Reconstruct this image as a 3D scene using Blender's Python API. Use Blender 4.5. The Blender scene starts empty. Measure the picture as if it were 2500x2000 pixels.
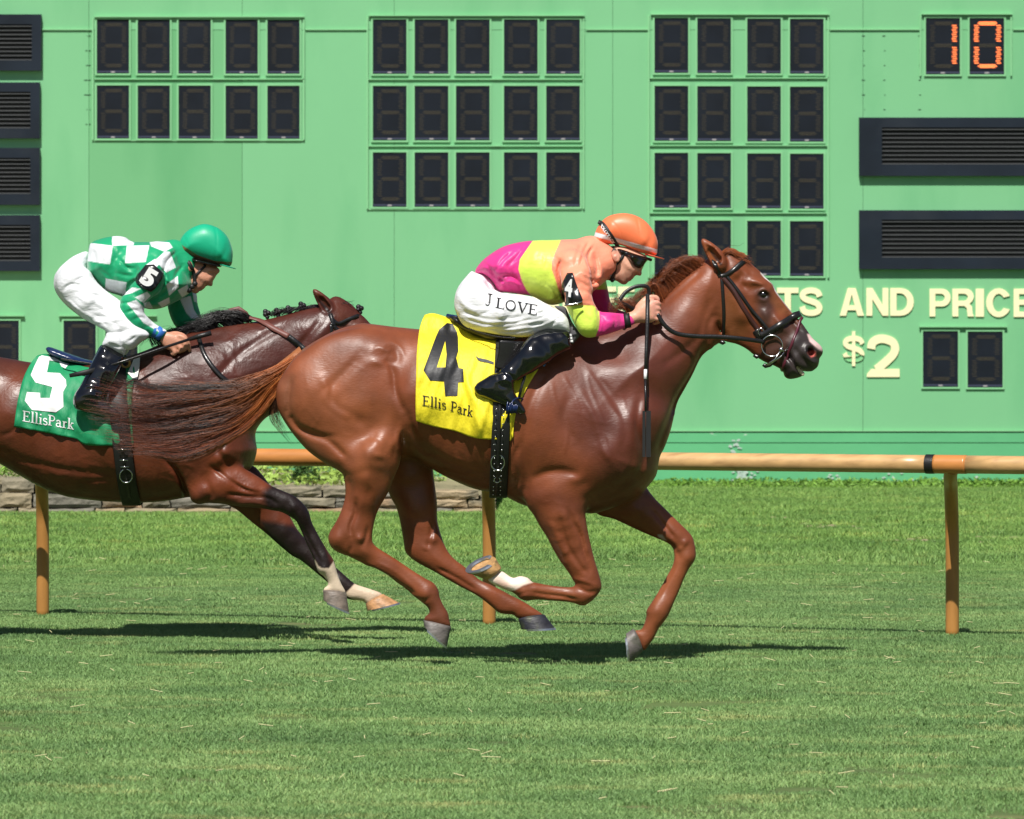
import bpy, math, random, sys
import numpy as np
from mathutils import Vector
from mathutils.bvhtree import BVHTree
random.seed(7); RNG = np.random.default_rng(11)
SC = bpy.context.scene; COL = SC.collection
# ---------------------------------------------------------------- camera, sky, sun
CAMZ = 1.6; FV = 11177.0            # eye height; focal length in view units (photo width = 2156 units)
cam = bpy.data.cameras.new('camera'); cam.sensor_width = 36; cam.lens = 36 * 12960 / 2500
cam.shift_y = -0.096; cam.clip_end = 500; cam.clip_start = 1
cam.dof.use_dof = True; cam.dof.focus_distance = 24.0; cam.dof.aperture_fstop = 11
camo = bpy.data.objects.new('camera', cam); COL.objects.link(camo)
camo.location = (0, 0, CAMZ); camo.rotation_euler = (math.pi / 2, 0, 0); SC.camera = camo
SUN_DIR = Vector((0.20, 1.0, -1.42)).normalized()     # direction in which the light travels
elev = math.asin(-SUN_DIR.z); azim = math.atan2(-SUN_DIR.x, -SUN_DIR.y)
w = bpy.data.worlds.new("World"); SC.world = w; w.use_nodes = True
nt = w.node_tree; bg = nt.nodes['Background']; sky = nt.nodes.new('ShaderNodeTexSky')
sky.sky_type = 'NISHITA'; sky.sun_disc = False; sky.sun_elevation = elev; sky.sun_rotation = azim
nt.links.new(sky.outputs[0], bg.inputs[0]); bg.inputs[1].default_value = 0.05
sl = bpy.data.lights.new('sun', 'SUN'); sl.energy = 4.9; sl.angle = math.radians(0.5); sl.color = (1, 0.96, 0.9)
so = bpy.data.objects.new('sun', sl); COL.objects.link(so); so.location = (-3, -10, 20)
so.rotation_euler = SUN_DIR.to_track_quat('-Z', 'Y').to_euler()
vs = SC.view_settings; vs.view_transform = 'Standard'; vs.look = 'None'; vs.gamma = 1; vs.exposure = 0.2
# ---------------------------------------------------------------- coordinate helpers
def at(u, v, Y): return ((u - 1078) * Y / FV, Y, CAMZ - (v - 655.4) * Y / FV)
def uv_of(P):
    P = np.asarray(P); return 1078 + P[:, 0] / P[:, 1] * FV, 655.4 + (CAMZ - P[:, 2]) / P[:, 1] * FV
def zt(x0, y0, s): return lambda pts: [(x0 + s * p[0], y0 + s * p[1]) + tuple(p[2:]) for p in pts]
R1 = zt(905.5, 431.2, .4); R2 = zt(0, 431.2, .4); ZA = zt(655.4, 965.9, .25); ZB = zt(931.4, 1017.6, .19)
ZC = zt(1224.6, 1000.4, .25); ZD = zt(345, 896.9, .25); ZE = zt(551.9, 655.4, .25); H2 = zt(1431.6, 483, .2)
Z4 = zt(948.6, 431.2, .25); HZ = zt(1207.4, 414, .15); Z6 = zt(86.2, 431.2, .3); Z5 = zt(0, 724.4, .21)
ZK = zt(845.2, 638.2, .18)
# ---------------------------------------------------------------- object helpers
ORG = {}
def tag(o, label=None, cat=None, group=None, kind=None):
    if label: o['label'] = label
    if cat: o['category'] = cat
    if group: o['group'] = group
    if kind: o['kind'] = kind
    return o
def thing(name, loc, label, cat, group=None):
    o = bpy.data.objects.new(name, None); COL.objects.link(o); o.location = loc; o.empty_display_size = .2
    ORG[o.name] = np.array(loc, float); return tag(o, label, cat, group)
def mesh_obj(name, V, F, mat, parent=None, smooth=True, color=None, loc=None):
    """V (n,3) world coordinates; F list of index tuples or (m,4) array"""
    V = np.asarray(V, dtype=np.float64)
    if parent is not None: org = ORG[parent.name]
    elif loc is not None: org = np.array(loc, float)
    else: org = np.zeros(3)
    me = bpy.data.meshes.new(name)
    if isinstance(F, np.ndarray):
        k = F.shape[1]; me.vertices.add(len(V)); me.vertices.foreach_set('co', (V - org).astype(np.float32).ravel())
        me.loops.add(F.size); me.loops.foreach_set('vertex_index', F.astype(np.int32).ravel())
        me.polygons.add(len(F)); me.polygons.foreach_set('loop_start', np.arange(0, F.size, k, dtype=np.int32))
        me.update(calc_edges=True); me.validate()
    else:
        me.from_pydata([tuple(p) for p in (V - org)], [], F); me.update()
    if smooth: me.polygons.foreach_set('use_smooth', np.ones(len(me.polygons), dtype=bool))
    if color is not None:
        ca = me.color_attributes.new('tone', 'FLOAT_COLOR', 'POINT')
        c = np.ones((len(V), 4), np.float32); c[:, :3] = color; ca.data.foreach_set('color', c.ravel())
    o = bpy.data.objects.new(name, me); COL.objects.link(o)
    if mat: me.materials.append(mat)
    if parent is not None:
        o.parent = parent
    else: o.location = org
    ORG[o.name] = org
    return o
class MB:
    def __init__(s): s.v = []; s.f = []
    def add(s, V, F):
        b = len(s.v); s.v += [tuple(p) for p in V]; s.f += [tuple(i + b for i in f) for f in F]
    def box(s, x0, x1, y0, y1, z0, z1):
        V = [(x, y, z) for x in (x0, x1) for y in (y0, y1) for z in (z0, z1)]
        s.add(V, [(0, 1, 3, 2), (4, 6, 7, 5), (0, 4, 5, 1), (2, 3, 7, 6), (0, 2, 6, 4), (1, 5, 7, 3)])
    def bevbox(s, x0, x1, y0, y1, z0, z1, b=.01):
        # box whose front (low y) edges are chamfered
        V = [(x0, y0 + b, z0), (x1, y0 + b, z0), (x1, y0 + b, z1), (x0, y0 + b, z1),
             (x0 + b, y0, z0 + b), (x1 - b, y0, z0 + b), (x1 - b, y0, z1 - b), (x0 + b, y0, z1 - b),
             (x0, y1, z0), (x1, y1, z0), (x1, y1, z1), (x0, y1, z1)]
        s.add(V, [(4, 5, 6, 7), (0, 1, 5, 4), (1, 2, 6, 5), (2, 3, 7, 6), (3, 0, 4, 7), (0, 8, 9, 1), (1, 9, 10, 2), (2, 10, 11, 3), (3, 11, 8, 0), (8, 11, 10, 9)])
    def tube(s, pts, r, n=8, cap=True, flat=1.0, up=None):
        pts = [np.array(p, float) for p in pts]; m = len(pts); rs = r if hasattr(r, '__len__') else [r] * m
        V = []; F = []; prev = None
        for i in range(m):
            t = pts[min(i + 1, m - 1)] - pts[max(i - 1, 0)]; t /= (np.linalg.norm(t) + 1e-9)
            a = np.array(up, float) if up is not None else (prev if prev is not None else (np.array([0, 1., 0]) if abs(t[1]) < .9 else np.array([1., 0, 0])))
            a = a - t * a.dot(t); a /= (np.linalg.norm(a) + 1e-9); b = np.cross(t, a); prev = a
            for k in range(n):
                th = 2 * math.pi * k / n
                V.append(pts[i] + (a * math.cos(th) * flat + b * math.sin(th)) * rs[i])
        for i in range(m - 1):
            for k in range(n):
                F.append((i * n + k, i * n + (k + 1) % n, (i + 1) * n + (k + 1) % n, (i + 1) * n + k))
        if cap: F.append(tuple(range(n))[::-1]); F.append(tuple((m - 1) * n + k for k in range(n)))
        s.add(V, F)
    def ball(s, c, r, n=12, sc=(1, 1, 1)):
        V = []; F = []
        for i in range(n + 1):
            ph = math.pi * i / n
            for k in range(2 * n):
                th = math.pi * k / n
                V.append((c[0] + r * sc[0] * math.sin(ph) * math.cos(th), c[1] + r * sc[1] * math.sin(ph) * math.sin(th), c[2] + r * sc[2] * math.cos(ph)))
        for i in range(n):
            for k in range(2 * n):
                F.append((i * 2 * n + k, i * 2 * n + (k + 1) % (2 * n), (i + 1) * 2 * n + (k + 1) % (2 * n), (i + 1) * 2 * n + k))
        s.add(V, F)
    def obj(s, name, mat, parent=None, smooth=False, color=None, loc=None):
        return mesh_obj(name, s.v, s.f, mat, parent, smooth, color, loc)
def cat_rom(P, sub=4, closed=False):
    P = np.array(P, float); n = len(P); out = []
    rng = range(n) if closed else range(n - 1)
    for i in rng:
        if closed: p0, p1, p2, p3 = P[(i - 1) % n], P[i], P[(i + 1) % n], P[(i + 2) % n]
        else: p0, p1, p2, p3 = P[max(i - 1, 0)], P[i], P[i + 1], P[min(i + 2, n - 1)]
        for j in range(sub):
            t = j / sub
            out.append(.5 * ((2 * p1) + (-p0 + p2) * t + (2 * p0 - 5 * p1 + 4 * p2 - p3) * t * t + (-p0 + 3 * p1 - 3 * p2 + p3) * t ** 3))
    if not closed: out.append(P[-1])
    return np.array(out)
# ---------------------------------------------------------------- implicit-surface sculpting
def sd_poly(X, Z, P):
    """signed distance from points (X,Z) to a closed polygon P (n,2); negative inside"""
    d2 = np.full(X.shape, 1e9, np.float32); ins = np.zeros(X.shape, bool); n = len(P)
    for i in range(n):
        ax, az = P[i]; bx, bz = P[(i + 1) % n]; ex, ez = bx - ax, bz - az
        L = ex * ex + ez * ez + 1e-12
        wx = X - ax; wz = Z - az; t = np.clip((wx * ex + wz * ez) / L, 0, 1)
        d2 = np.minimum(d2, (wx - ex * t) ** 2 + (wz - ez * t) ** 2)
        c = (az > Z) != (bz > Z)
        if abs(ez) > 1e-12: ins ^= c & (X < ex * (Z - az) / ez + ax)
    d = np.sqrt(d2); return np.where(ins, -d, d)
def d_line(X, Z, P):
    d2 = np.full(X.shape, 1e9, np.float32); P = np.asarray(P)
    for i in range(len(P) - 1):
        a = P[i]; e = P[i + 1] - a; L = (e * e).sum() + 1e-12
        t = np.clip(((X - a[0]) * e[0] + (Z - a[1]) * e[1]) / L, 0, 1)
        d2 = np.minimum(d2, (X - a[0] - e[0] * t) ** 2 + (Z - a[1] - e[1] * t) ** 2)
    return np.sqrt(d2)
def blur2(A, n=1):
    for _ in range(n):
        B = np.pad(A, 1, mode='edge'); A = (B[:-2, 1:-1] + B[2:, 1:-1] + B[1:-1, :-2] + B[1:-1, 2:] + 2 * B[1:-1, 1:-1]) / 6
    return A
def local_thick(s, h):
    """radius of the largest disc inside the shape that covers each cell"""
    D = -s; mx = float(D.max()); n, m = s.shape; out = np.zeros(s.shape, np.float32)
    I = np.arange(n); J = np.arange(m); DI = ((I[:, None] - I[None, :]) ** 2).astype(np.float32); DJ = ((J[:, None] - J[None, :]) ** 2).astype(np.float32)
    lv = np.geomspace(max(h, mx * .06), mx * .985, 16)
    for r in lv:
        M = np.where(D >= r, 0, 1e7).astype(np.float32)
        g = np.empty_like(M)
        for j0 in range(0, m, 32): g[:, j0:j0 + 32] = (DI[:, :, None] + M[None, :, j0:j0 + 32]).min(1)
        g2 = np.empty_like(M)
        for i0 in range(0, n, 32): g2[i0:i0 + 32] = (DJ[None, :, :] + g[i0:i0 + 32, None, :]).min(2)
        out = np.maximum(out, np.where(np.sqrt(g2) * h <= r + h * 1.5, r * 1.03, 0))
    W = (out > 0).astype(np.float32); A = out * W
    for _ in range(3):
        A = blur2(A, 4); W = blur2(W, 4); A = np.where(W > 1e-3, A / np.maximum(W, 1e-3), 0) * (W > 1e-3); W = (W > 1e-3).astype(np.float32)
        A = A * W
    A = np.where(W > 0, A, max(h, mx * .1)); return A
def shep(U, Wd, ctrl, p=3):
    """inverse-distance interpolation of control values; ctrl rows (x,z,val...)"""
    C = np.array(ctrl, float); ws = 0; out = [0] * (C.shape[1] - 2)
    for c in C:
        wgt = 1 / (((U - c[0]) ** 2 + (Wd - c[1]) ** 2) ** (p / 2) + 1e-7); ws = ws + wgt
        for k in range(len(out)): out[k] = out[k] + wgt * c[2 + k]
    return [o / ws for o in out]
class Field:
    def __init__(s, u0, u1, v0, v1, Y, half, h):
        s.Y = Y; s.h = h; s.gain = 1.0; s.lgain = 1.0; a = at(u0, v1, Y); b = at(u1, v0, Y)
        s.o = np.array([a[0], Y - half, a[2]]); n = [int((b[0] - a[0]) / h) + 2, int(2 * half / h) + 2, int((b[2] - a[2]) / h) + 2]
        s.x = s.o[0] + np.arange(n[0]) * h; s.y = s.o[1] + np.arange(n[1]) * h; s.z = s.o[2] + np.arange(n[2]) * h
        s.d = np.full(n, .3, np.float32)
    def pl(s, pts, yo=0):
        Y = s.Y + yo; return np.array([((p[0] - 1078) * Y / FV, CAMZ - (p[1] - 655.4) * Y / FV) for p in pts])
    def rng(s, lo, hi):
        r = []
        for k, ax in enumerate((s.x, s.y, s.z)):
            i0 = max(0, int((lo[k] - ax[0]) / s.h)); i1 = min(len(ax), int((hi[k] - ax[0]) / s.h) + 2); r.append(slice(i0, max(i1, i0)))
        return r
    def merge(s, r, d, k, sub=False):
        a = s.d[r[0], r[1], r[2]]
        if sub: a = -a
        if k > 0:
            hh = np.maximum(k - np.abs(a - d), 0) / k; res = np.minimum(a, d) - hh * hh * k * .25
        else: res = np.minimum(a, d)
        if sub: res = -res
        s.d[r[0], r[1], r[2]] = res
    def slab(s, poly, ctrl, k=.03, p=2.1, sm=4, coarse=None, flat=1.0, sub=False):
        """poly in view units; ctrl rows (u,v,yoff,ratio of depth to in-plane radius)"""
        ym = float(np.mean([c[2] for c in ctrl])); P = s.pl(cat_rom(poly, sm, True) if sm > 1 else poly, ym); m = .03 + k
        lo = P.min(0) - m; hi = P.max(0) + m
        # coarse local thickness
        hc = max((hi - lo).max() / 150, s.h) if coarse is None else coarse
        xc = np.arange(lo[0], hi[0] + hc, hc); zc = np.arange(lo[1], hi[1] + hc, hc); XC, ZC_ = np.meshgrid(xc, zc, indexing='ij')
        LT = local_thick(sd_poly(XC, ZC_, P), hc)
        rr = s.rng((lo[0], s.Y - 1, lo[1]), (hi[0], s.Y + 1, hi[1])); X, Z = np.meshgrid(s.x[rr[0]], s.z[rr[2]], indexing='ij')
        fx = np.clip((X - xc[0]) / hc, 0, len(xc) - 1.001); fz = np.clip((Z - zc[0]) / hc, 0, len(zc) - 1.001)
        i = fx.astype(int); j = fz.astype(int); fx -= i; fz -= j
        R = (LT[i, j] * (1 - fx) * (1 - fz) + LT[i + 1, j] * fx * (1 - fz) + LT[i, j + 1] * (1 - fx) * fz + LT[i + 1, j + 1] * fx * fz)
        R = np.maximum(R * flat, s.h).astype(np.float32)
        sd = sd_poly(X, Z, P).astype(np.float32)
        cw = [tuple(s.pl([c[:2]], c[2])[0]) + tuple(c[2:]) for c in ctrl]
        yo, ra = shep(X, Z, cw); wd = (R * ra).astype(np.float32); yo = yo.astype(np.float32) + s.Y
        y0 = float((yo - wd)[sd < .02].min()) - m; y1 = float((yo + wd)[sd < .02].max()) + m
        rr = s.rng((lo[0], y0, lo[1]), (hi[0], y1, hi[1])); y = s.y[rr[1]].astype(np.float32)
        q1 = (np.maximum(sd + R, 0) / R)[:, None, :]; q2 = np.abs(y[None, :, None] - yo[:, None, :]) / wd[:, None, :]
        e = (q1 ** p + q2 ** p) ** (1 / p)
        d = (e - 1) * np.minimum(R, wd)[:, None, :]
        s.merge(rr, d.astype(np.float32), k, sub)
    def seg(s, A, B, ra, rb, k=.01, sub=False):
        """round cone between world points"""
        A = np.array(A); B = np.array(B); m = max(ra, rb) + k + .02; lo = np.minimum(A, B) - m; hi = np.maximum(A, B) + m; r = s.rng(lo, hi)
        X = s.x[r[0]][:, None, None]; Y = s.y[r[1]][None, :, None]; Z = s.z[r[2]][None, None, :]; e = B - A; L = (e * e).sum() + 1e-12
        t = np.clip(((X - A[0]) * e[0] + (Y - A[1]) * e[1] + (Z - A[2]) * e[2]) / L, 0, 1)
        d = np.sqrt((X - A[0] - e[0] * t) ** 2 + (Y - A[1] - e[1] * t) ** 2 + (Z - A[2] - e[2] * t) ** 2) - (ra + (rb - ra) * t)
        s.merge(r, d.astype(np.float32), k, sub)
    def limb(s, pts, k=.01, sub=3):
        """pts rows (u,v,yoff,r metres); smooth tapered limb"""
        W = [tuple(at(p[0], p[1], s.Y + p[2])) + (p[3],) for p in pts]; C = cat_rom(W, sub) if len(W) > 2 else np.array(W)
        for i in range(len(C) - 1): s.seg(C[i, :3], C[i + 1, :3], C[i, 3], C[i + 1, 3], k)
    def ell(s, u, v, yo, rx, ry, rz, k=.02, sub=False, ang=0):
        c = at(u, v, s.Y + yo); m = max(rx, ry, rz) + k + .01; r = s.rng([c[0] - m, c[1] - ry - k - .01, c[2] - m], [c[0] + m, c[1] + ry + k + .01, c[2] + m])
        X = s.x[r[0]][:, None, None] - c[0]; Y = s.y[r[1]][None, :, None] - c[1]; Z = s.z[r[2]][None, None, :] - c[2]
        ca, sa = math.cos(ang), math.sin(ang); X, Z = X * ca + Z * sa, -X * sa + Z * ca
        k0 = np.sqrt((X / rx) ** 2 + (Y / ry) ** 2 + (Z / rz) ** 2); k1 = np.sqrt((X / rx ** 2) ** 2 + (Y / ry ** 2) ** 2 + (Z / rz ** 2) ** 2) + 1e-6
        s.merge(r, (k0 * (k0 - 1) / k1).astype(np.float32), k, sub)
    def stroke(s, pts, sig, amp, y0=-9, y1=0, yr=0, sub=4, both=False, taper=True):
        """carve (amp>0) or raise (amp<0) along a side-view polyline on the part lying between depth offsets y0..y1"""
        C = cat_rom(pts, sub) if len(pts) > 2 else np.array(pts, float); P = s.pl(C, yr); m = sig * 2.6; lo = P.min(0) - m; hi = P.max(0) + m
        rr = s.rng((lo[0], s.Y + max(y0, -1), lo[1]), (hi[0], s.Y + min(y1, 1), hi[1])); X, Z = np.meshgrid(s.x[rr[0]], s.z[rr[2]], indexing='ij')
        D = d_line(X, Z, P); g = amp * (s.gain if y1 > -.1 and y0 < 0 else s.lgain) * np.exp(-(D / sig) ** 2)
        if taper:
            ends = np.minimum(np.hypot(X - P[0][0], Z - P[0][1]), np.hypot(X - P[-1][0], Z - P[-1][1])); L = max(sig * 2, .02)
            g = g * (.25 + .75 * np.clip(ends / L, 0, 1))
        s.d[rr[0], rr[1], rr[2]] += g[:, None, :].astype(np.float32)
        if both:
            rr = s.rng((lo[0], s.Y - min(y1, 1), lo[1]), (hi[0], s.Y - max(y0, -1), hi[1])); n = rr[1].stop - rr[1].start
            s.d[rr[0], rr[1], rr[2]] += g[:, None, :].astype(np.float32)
    def blob(s, u, v, ru, rv, amp, ang=0, y0=-9, y1=0, yr=0):
        c = s.pl([(u, v)], yr)[0]; k = s.Y / FV; ru *= k; rv *= k; m = 2.4 * max(ru, rv)
        rr = s.rng((c[0] - m, s.Y + max(y0, -1), c[1] - m), (c[0] + m, s.Y + min(y1, 1), c[1] + m)); X, Z = np.meshgrid(s.x[rr[0]] - c[0], s.z[rr[2]] - c[1], indexing='ij')
        a = math.radians(ang); X, Z = X * math.cos(a) + Z * math.sin(a), -X * math.sin(a) + Z * math.cos(a)
        g = amp * (s.gain if y1 > -.1 and y0 < 0 else s.lgain) * np.exp(-(X / ru) ** 2 - (Z / rv) ** 2); s.d[rr[0], rr[1], rr[2]] += g[:, None, :].astype(np.float32)
    def smooth(s, n=1):
        c = 5 * s.h; d = np.clip(s.d, -c, c)
        for _ in range(n):
            for ax in range(3):
                a = np.moveaxis(d, ax, 0); b = a.copy(); b[1:-1] = (a[:-2] + 2 * a[1:-1] + a[2:]) * .25; d = np.moveaxis(b, 0, ax)
        s.d = d
    def mesh(s):
        d = np.ascontiguousarray(s.d); n = d.shape; IN = d < 0
        # active cells
        c = np.zeros((n[0] - 1, n[1] - 1, n[2] - 1), np.int8)
        for a in (0, 1):
            for b in (0, 1):
                for e in (0, 1): c += IN[a:n[0] - 1 + a, b:n[1] - 1 + b, e:n[2] - 1 + e]
        I, J, K = np.nonzero((c > 0) & (c < 8)); idx = np.full(c.shape, -1, np.int32); idx[I, J, K] = np.arange(len(I))
        val = {(a, b, e): d[I + a, J + b, K + e] for a in (0, 1) for b in (0, 1) for e in (0, 1)}
        acc = np.zeros((len(I), 3)); cnt = np.zeros(len(I)); corners = list(val)
        for p in corners:
            for ax in range(3):
                if p[ax] == 1: continue
                q = list(p); q[ax] = 1; q = tuple(q); va, vb = val[p], val[q]; m = (va < 0) != (vb < 0)
                t = np.where(m, va / np.where(m, va - vb, 1), 0)
                for k in range(3): acc[:, k] += np.where(m, p[k] + (t if k == ax else 0), 0)
                cnt += m
        V = np.stack([I, J, K], 1) + acc / cnt[:, None]; V = V * s.h + s.o
        F = []
        for ax in range(3):
            a = [slice(None)] * 3; b = [slice(None)] * 3; a[ax] = slice(0, -1); b[ax] = slice(1, None)
            ch = IN[tuple(a)] != IN[tuple(b)]; inner = [slice(1, -1)] * 3; inner[ax] = slice(None)
            g = np.zeros_like(ch); g[tuple(inner)] = ch[tuple(inner)]; P = np.nonzero(g); fl = IN[tuple(a)][P]
            o1, o2 = [k for k in range(3) if k != ax]
            def cell(x1, x2):
                q = [P[0].copy(), P[1].copy(), P[2].copy()]; q[o1] -= x1; q[o2] -= x2; return idx[q[0], q[1], q[2]]
            Q = np.stack([cell(1, 1), cell(0, 1), cell(0, 0), cell(1, 0)], 1)
            if ax == 1: fl = ~fl
            Q[~fl] = Q[~fl][:, ::-1]; F.append(Q)
        F = np.concatenate(F); F = F[(F >= 0).all(1)]
        return V, F
def relax(V, F, n=2, lam=.5):
    E = np.concatenate([F[:, [0, 1]], F[:, [1, 2]], F[:, [2, 3]], F[:, [3, 0]]]); N = len(V); deg = np.bincount(E[:, 0], minlength=N) + np.bincount(E[:, 1], minlength=N)
    for it in range(n):
        for l in (lam, -lam * 1.04):
            A = np.stack([np.bincount(E[:, 0], V[E[:, 1], k], N) + np.bincount(E[:, 1], V[E[:, 0], k], N) for k in range(3)], 1) / deg[:, None]; V = V + l * (A - V)
    return V
def bvh_of(V, F): return BVHTree.FromPolygons([tuple(p) for p in V], [tuple(int(i) for i in f) for f in F])
def hit(bvh, u, v):
    d = Vector(at(u, v, 1.0)) - Vector((0, 0, CAMZ)); return bvh.ray_cast(Vector((0, 0, CAMZ)), d.normalized())
def sstep(a, b, x): t = np.clip((x - a) / (b - a), 0, 1); return t * t * (3 - 2 * t)
FAST_TEST = False
# ---------------------------------------------------------------- materials
def lin(r, g, b): return tuple(((c / 255) / 12.92 if c / 255 <= .04045 else ((c / 255 + .055) / 1.055) ** 2.4) for c in (r, g, b))
def mat(name, col=(.5, .5, .5), rough=.5, attr=False, var=.0, vscale=8, bump=0, bscale=40, stretch=(1, 1, 1), metal=0, spec=.5, sss=0, coat=0,
        emit=None, bump2=0, b2scale=200, sheen=0, b2stretch=None, var2=None, detail=4, rvar=0):
    m = bpy.data.materials.new(name); m.use_nodes = True; t = m.node_tree; L = t.links; b = t.nodes['Principled BSDF']
    def N(k, **kw):
        n = t.nodes.new(k)
        for a, v in kw.items(): setattr(n, a, v)
        return n
    tc = N('ShaderNodeTexCoord'); mp = N('ShaderNodeMapping'); L.new(tc.outputs['Object'], mp.inputs[0]); mp.inputs['Scale'].default_value = stretch
    if attr: src = N('ShaderNodeAttribute', attribute_name='tone').outputs['Color']
    else:
        c = N('ShaderNodeRGB'); c.outputs[0].default_value = (*col, 1); src = c.outputs[0]
    if var:
        nz = N('ShaderNodeTexNoise'); nz.inputs['Scale'].default_value = vscale; nz.inputs['Detail'].default_value = detail; L.new(mp.outputs[0], nz.inputs[0])
        mr = N('ShaderNodeMapRange'); mr.inputs[1].default_value = .3; mr.inputs[2].default_value = .7; mr.inputs[3].default_value = 1 - var; mr.inputs[4].default_value = 1 + var; L.new(nz.outputs[0], mr.inputs[0])
        mx = N('ShaderNodeVectorMath', operation='SCALE'); L.new(src, mx.inputs[0]); L.new(mr.outputs[0], mx.inputs['Scale']); src = mx.outputs[0]
    if var2:   # (colour, scale, lo, hi, stretch) patches of a second colour
        nz = N('ShaderNodeTexNoise'); nz.inputs['Scale'].default_value = var2[1]; nz.inputs['Detail'].default_value = 6; m2 = N('ShaderNodeMapping'); m2.inputs['Scale'].default_value = var2[4]
        L.new(tc.outputs['Object'], m2.inputs[0]); L.new(m2.outputs[0], nz.inputs[0]); mr = N('ShaderNodeMapRange'); mr.inputs[1].default_value = var2[2]; mr.inputs[2].default_value = var2[3]; L.new(nz.outputs[0], mr.inputs[0])
        mx = N('ShaderNodeMix', data_type='RGBA'); L.new(mr.outputs[0], mx.inputs[0]); L.new(src, mx.inputs[6]); mx.inputs[7].default_value = (*var2[0], 1); src = mx.outputs[2]
    L.new(src, b.inputs['Base Color'])
    b.inputs['Roughness'].default_value = rough; b.inputs['Metallic'].default_value = metal; b.inputs['Specular IOR Level'].default_value = spec
    if rvar:
        nz = N('ShaderNodeTexNoise'); nz.inputs['Scale'].default_value = 9; nz.inputs['Detail'].default_value = 5; L.new(tc.outputs['Object'], nz.inputs[0]); mr = N('ShaderNodeMapRange'); mr.inputs[1].default_value = .3; mr.inputs[2].default_value = .7; mr.inputs[3].default_value = rough - rvar; mr.inputs[4].default_value = rough + rvar; L.new(nz.outputs[0], mr.inputs[0]); L.new(mr.outputs[0], b.inputs['Roughness'])
    b.inputs['Coat Weight'].default_value = coat; b.inputs['Coat Roughness'].default_value = .08
    if sheen: b.inputs['Sheen Weight'].default_value = sheen; b.inputs['Sheen Roughness'].default_value = .4
    if sss: b.inputs['Subsurface Weight'].default_value = sss; b.inputs['Subsurface Radius'].default_value = (.01, .004, .002); b.inputs['Subsurface Scale'].default_value = .6
    prev = None
    for amt, sc, st in ((bump, bscale, stretch), (bump2, b2scale, b2stretch or stretch)):
        if amt:
            m3 = N('ShaderNodeMapping'); m3.inputs['Scale'].default_value = st; L.new(tc.outputs['Object'], m3.inputs[0])
            nz = N('ShaderNodeTexNoise'); nz.inputs['Scale'].default_value = sc; nz.inputs['Detail'].default_value = 3; L.new(m3.outputs[0], nz.inputs[0])
            bp = N('ShaderNodeBump'); bp.inputs['Strength'].default_value = 1; bp.inputs['Distance'].default_value = amt; L.new(nz.outputs[0], bp.inputs['Height'])
            if prev: L.new(prev, bp.inputs['Normal'])
            prev = bp.outputs[0]
    if prev: L.new(prev, b.inputs['Normal'])
    if emit: b.inputs['Emission Color'].default_value = (*emit[0], 1); b.inputs['Emission Strength'].default_value = emit[1]
    return m
M = {}
M['coat'] = mat('horse_coat', attr=True, rough=.43, var=.24, vscale=7, detail=12, bump=.0018, bscale=13, bump2=.0008, b2scale=90, b2stretch=(.6, 1, 1.6), spec=.46, rvar=.10)
M['coat_wet'] = mat('sweaty_horse_coat', attr=True, rough=.40, var=.26, vscale=8, detail=12, bump=.0024, bscale=24, bump2=.0012, b2scale=90, spec=.42, rvar=.12)
M['hair'] = mat('hair', attr=True, rough=.42, spec=.5)
M['hoof'] = mat('hoof_horn', attr=True, rough=.5, var=.35, vscale=26, stretch=(1, 1, 2), bump=.0016, bscale=60, var2=(lin(70, 74, 52), 18, .55, .75, (1, 1, 1)))
M['alu'] = mat('horseshoe_metal', lin(205, 208, 212), .3, metal=.9)
M['eye'] = mat('eye', (.006, .004, .003), .04, coat=1)
M['leather'] = mat('black_leather', (.012, .011, .011), .3, bump=.0008, bscale=120, spec=.6, var=.2)
M['brownleather'] = mat('brown_leather', (.055, .018, .014), .38, bump=.0008, bscale=120)
M['brownstrap'] = mat('worn_brown_strap', lin(112, 66, 58), .5)
M['rubber'] = mat('black_rubber', (.014, .013, .013), .42, bump=.001, bscale=150)
M['patent'] = mat('polished_boot_leather', (.004, .004, .0055), .12, bump=.003, bscale=16, coat=.6, spec=.7)
M['metal'] = mat('polished_steel', (.6, .6, .6), .22, metal=1)
M['silk'] = mat('silk', attr=True, rough=.44, bump=.008, bscale=9, bump2=.0032, b2scale=24, b2stretch=(1.6, 1, .7), sheen=.25, stretch=(1, 1, 1.7), spec=.35)
M['breech'] = mat('white_breeches', attr=True, rough=.5, bump=.009, bscale=12, bump2=.0025, b2scale=34, stretch=(.7, 1, 1.8), sheen=.1)
M['skin'] = mat('skin', attr=True, rough=.48, sss=.12, bump=.0012, bscale=90, var=.10, vscale=22)
M['helmet'] = mat('satin_helmet_cover', attr=True, rough=.42, bump=.0012, bscale=14, spec=.5, sheen=.15)
M['ycloth'] = mat('yellow_cloth', lin(243, 224, 42), .6, bump=.008, bscale=14, bump2=.0016, b2scale=60, stretch=(1.6, 1, .8), var=.06)
M['gcloth'] = mat('green_cloth', lin(18, 138, 88), .6, bump=.008, bscale=14, bump2=.0016, b2scale=60, stretch=(1.6, 1, .8), var=.08)
M['blacktxt'] = mat('black_lettering', (.012, .012, .014), .5, bump=.001, bscale=60)
M['whitetxt'] = mat('white_lettering', (.8, .8, .8), .55, bump=.001, bscale=60)
M['lens'] = mat('dark_goggle_lens', (.004, .004, .004), .06, coat=.5)
M['elastic'] = mat('black_elastic', (.010, .010, .010), .55, bump=.0005, bscale=300)
M['band'] = mat('armband_plastic', (.013, .013, .014), .28)
M['teeth'] = mat('teeth', (.62, .52, .36), .3)
M['blue'] = mat('blue_plastic', lin(40, 130, 215), .35)
M['navy'] = mat('navy_leather', (.012, .025, .09), .25)
M['white'] = mat('white_padding', (.75, .74, .70), .6, bump=.002, bscale=60)
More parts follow.
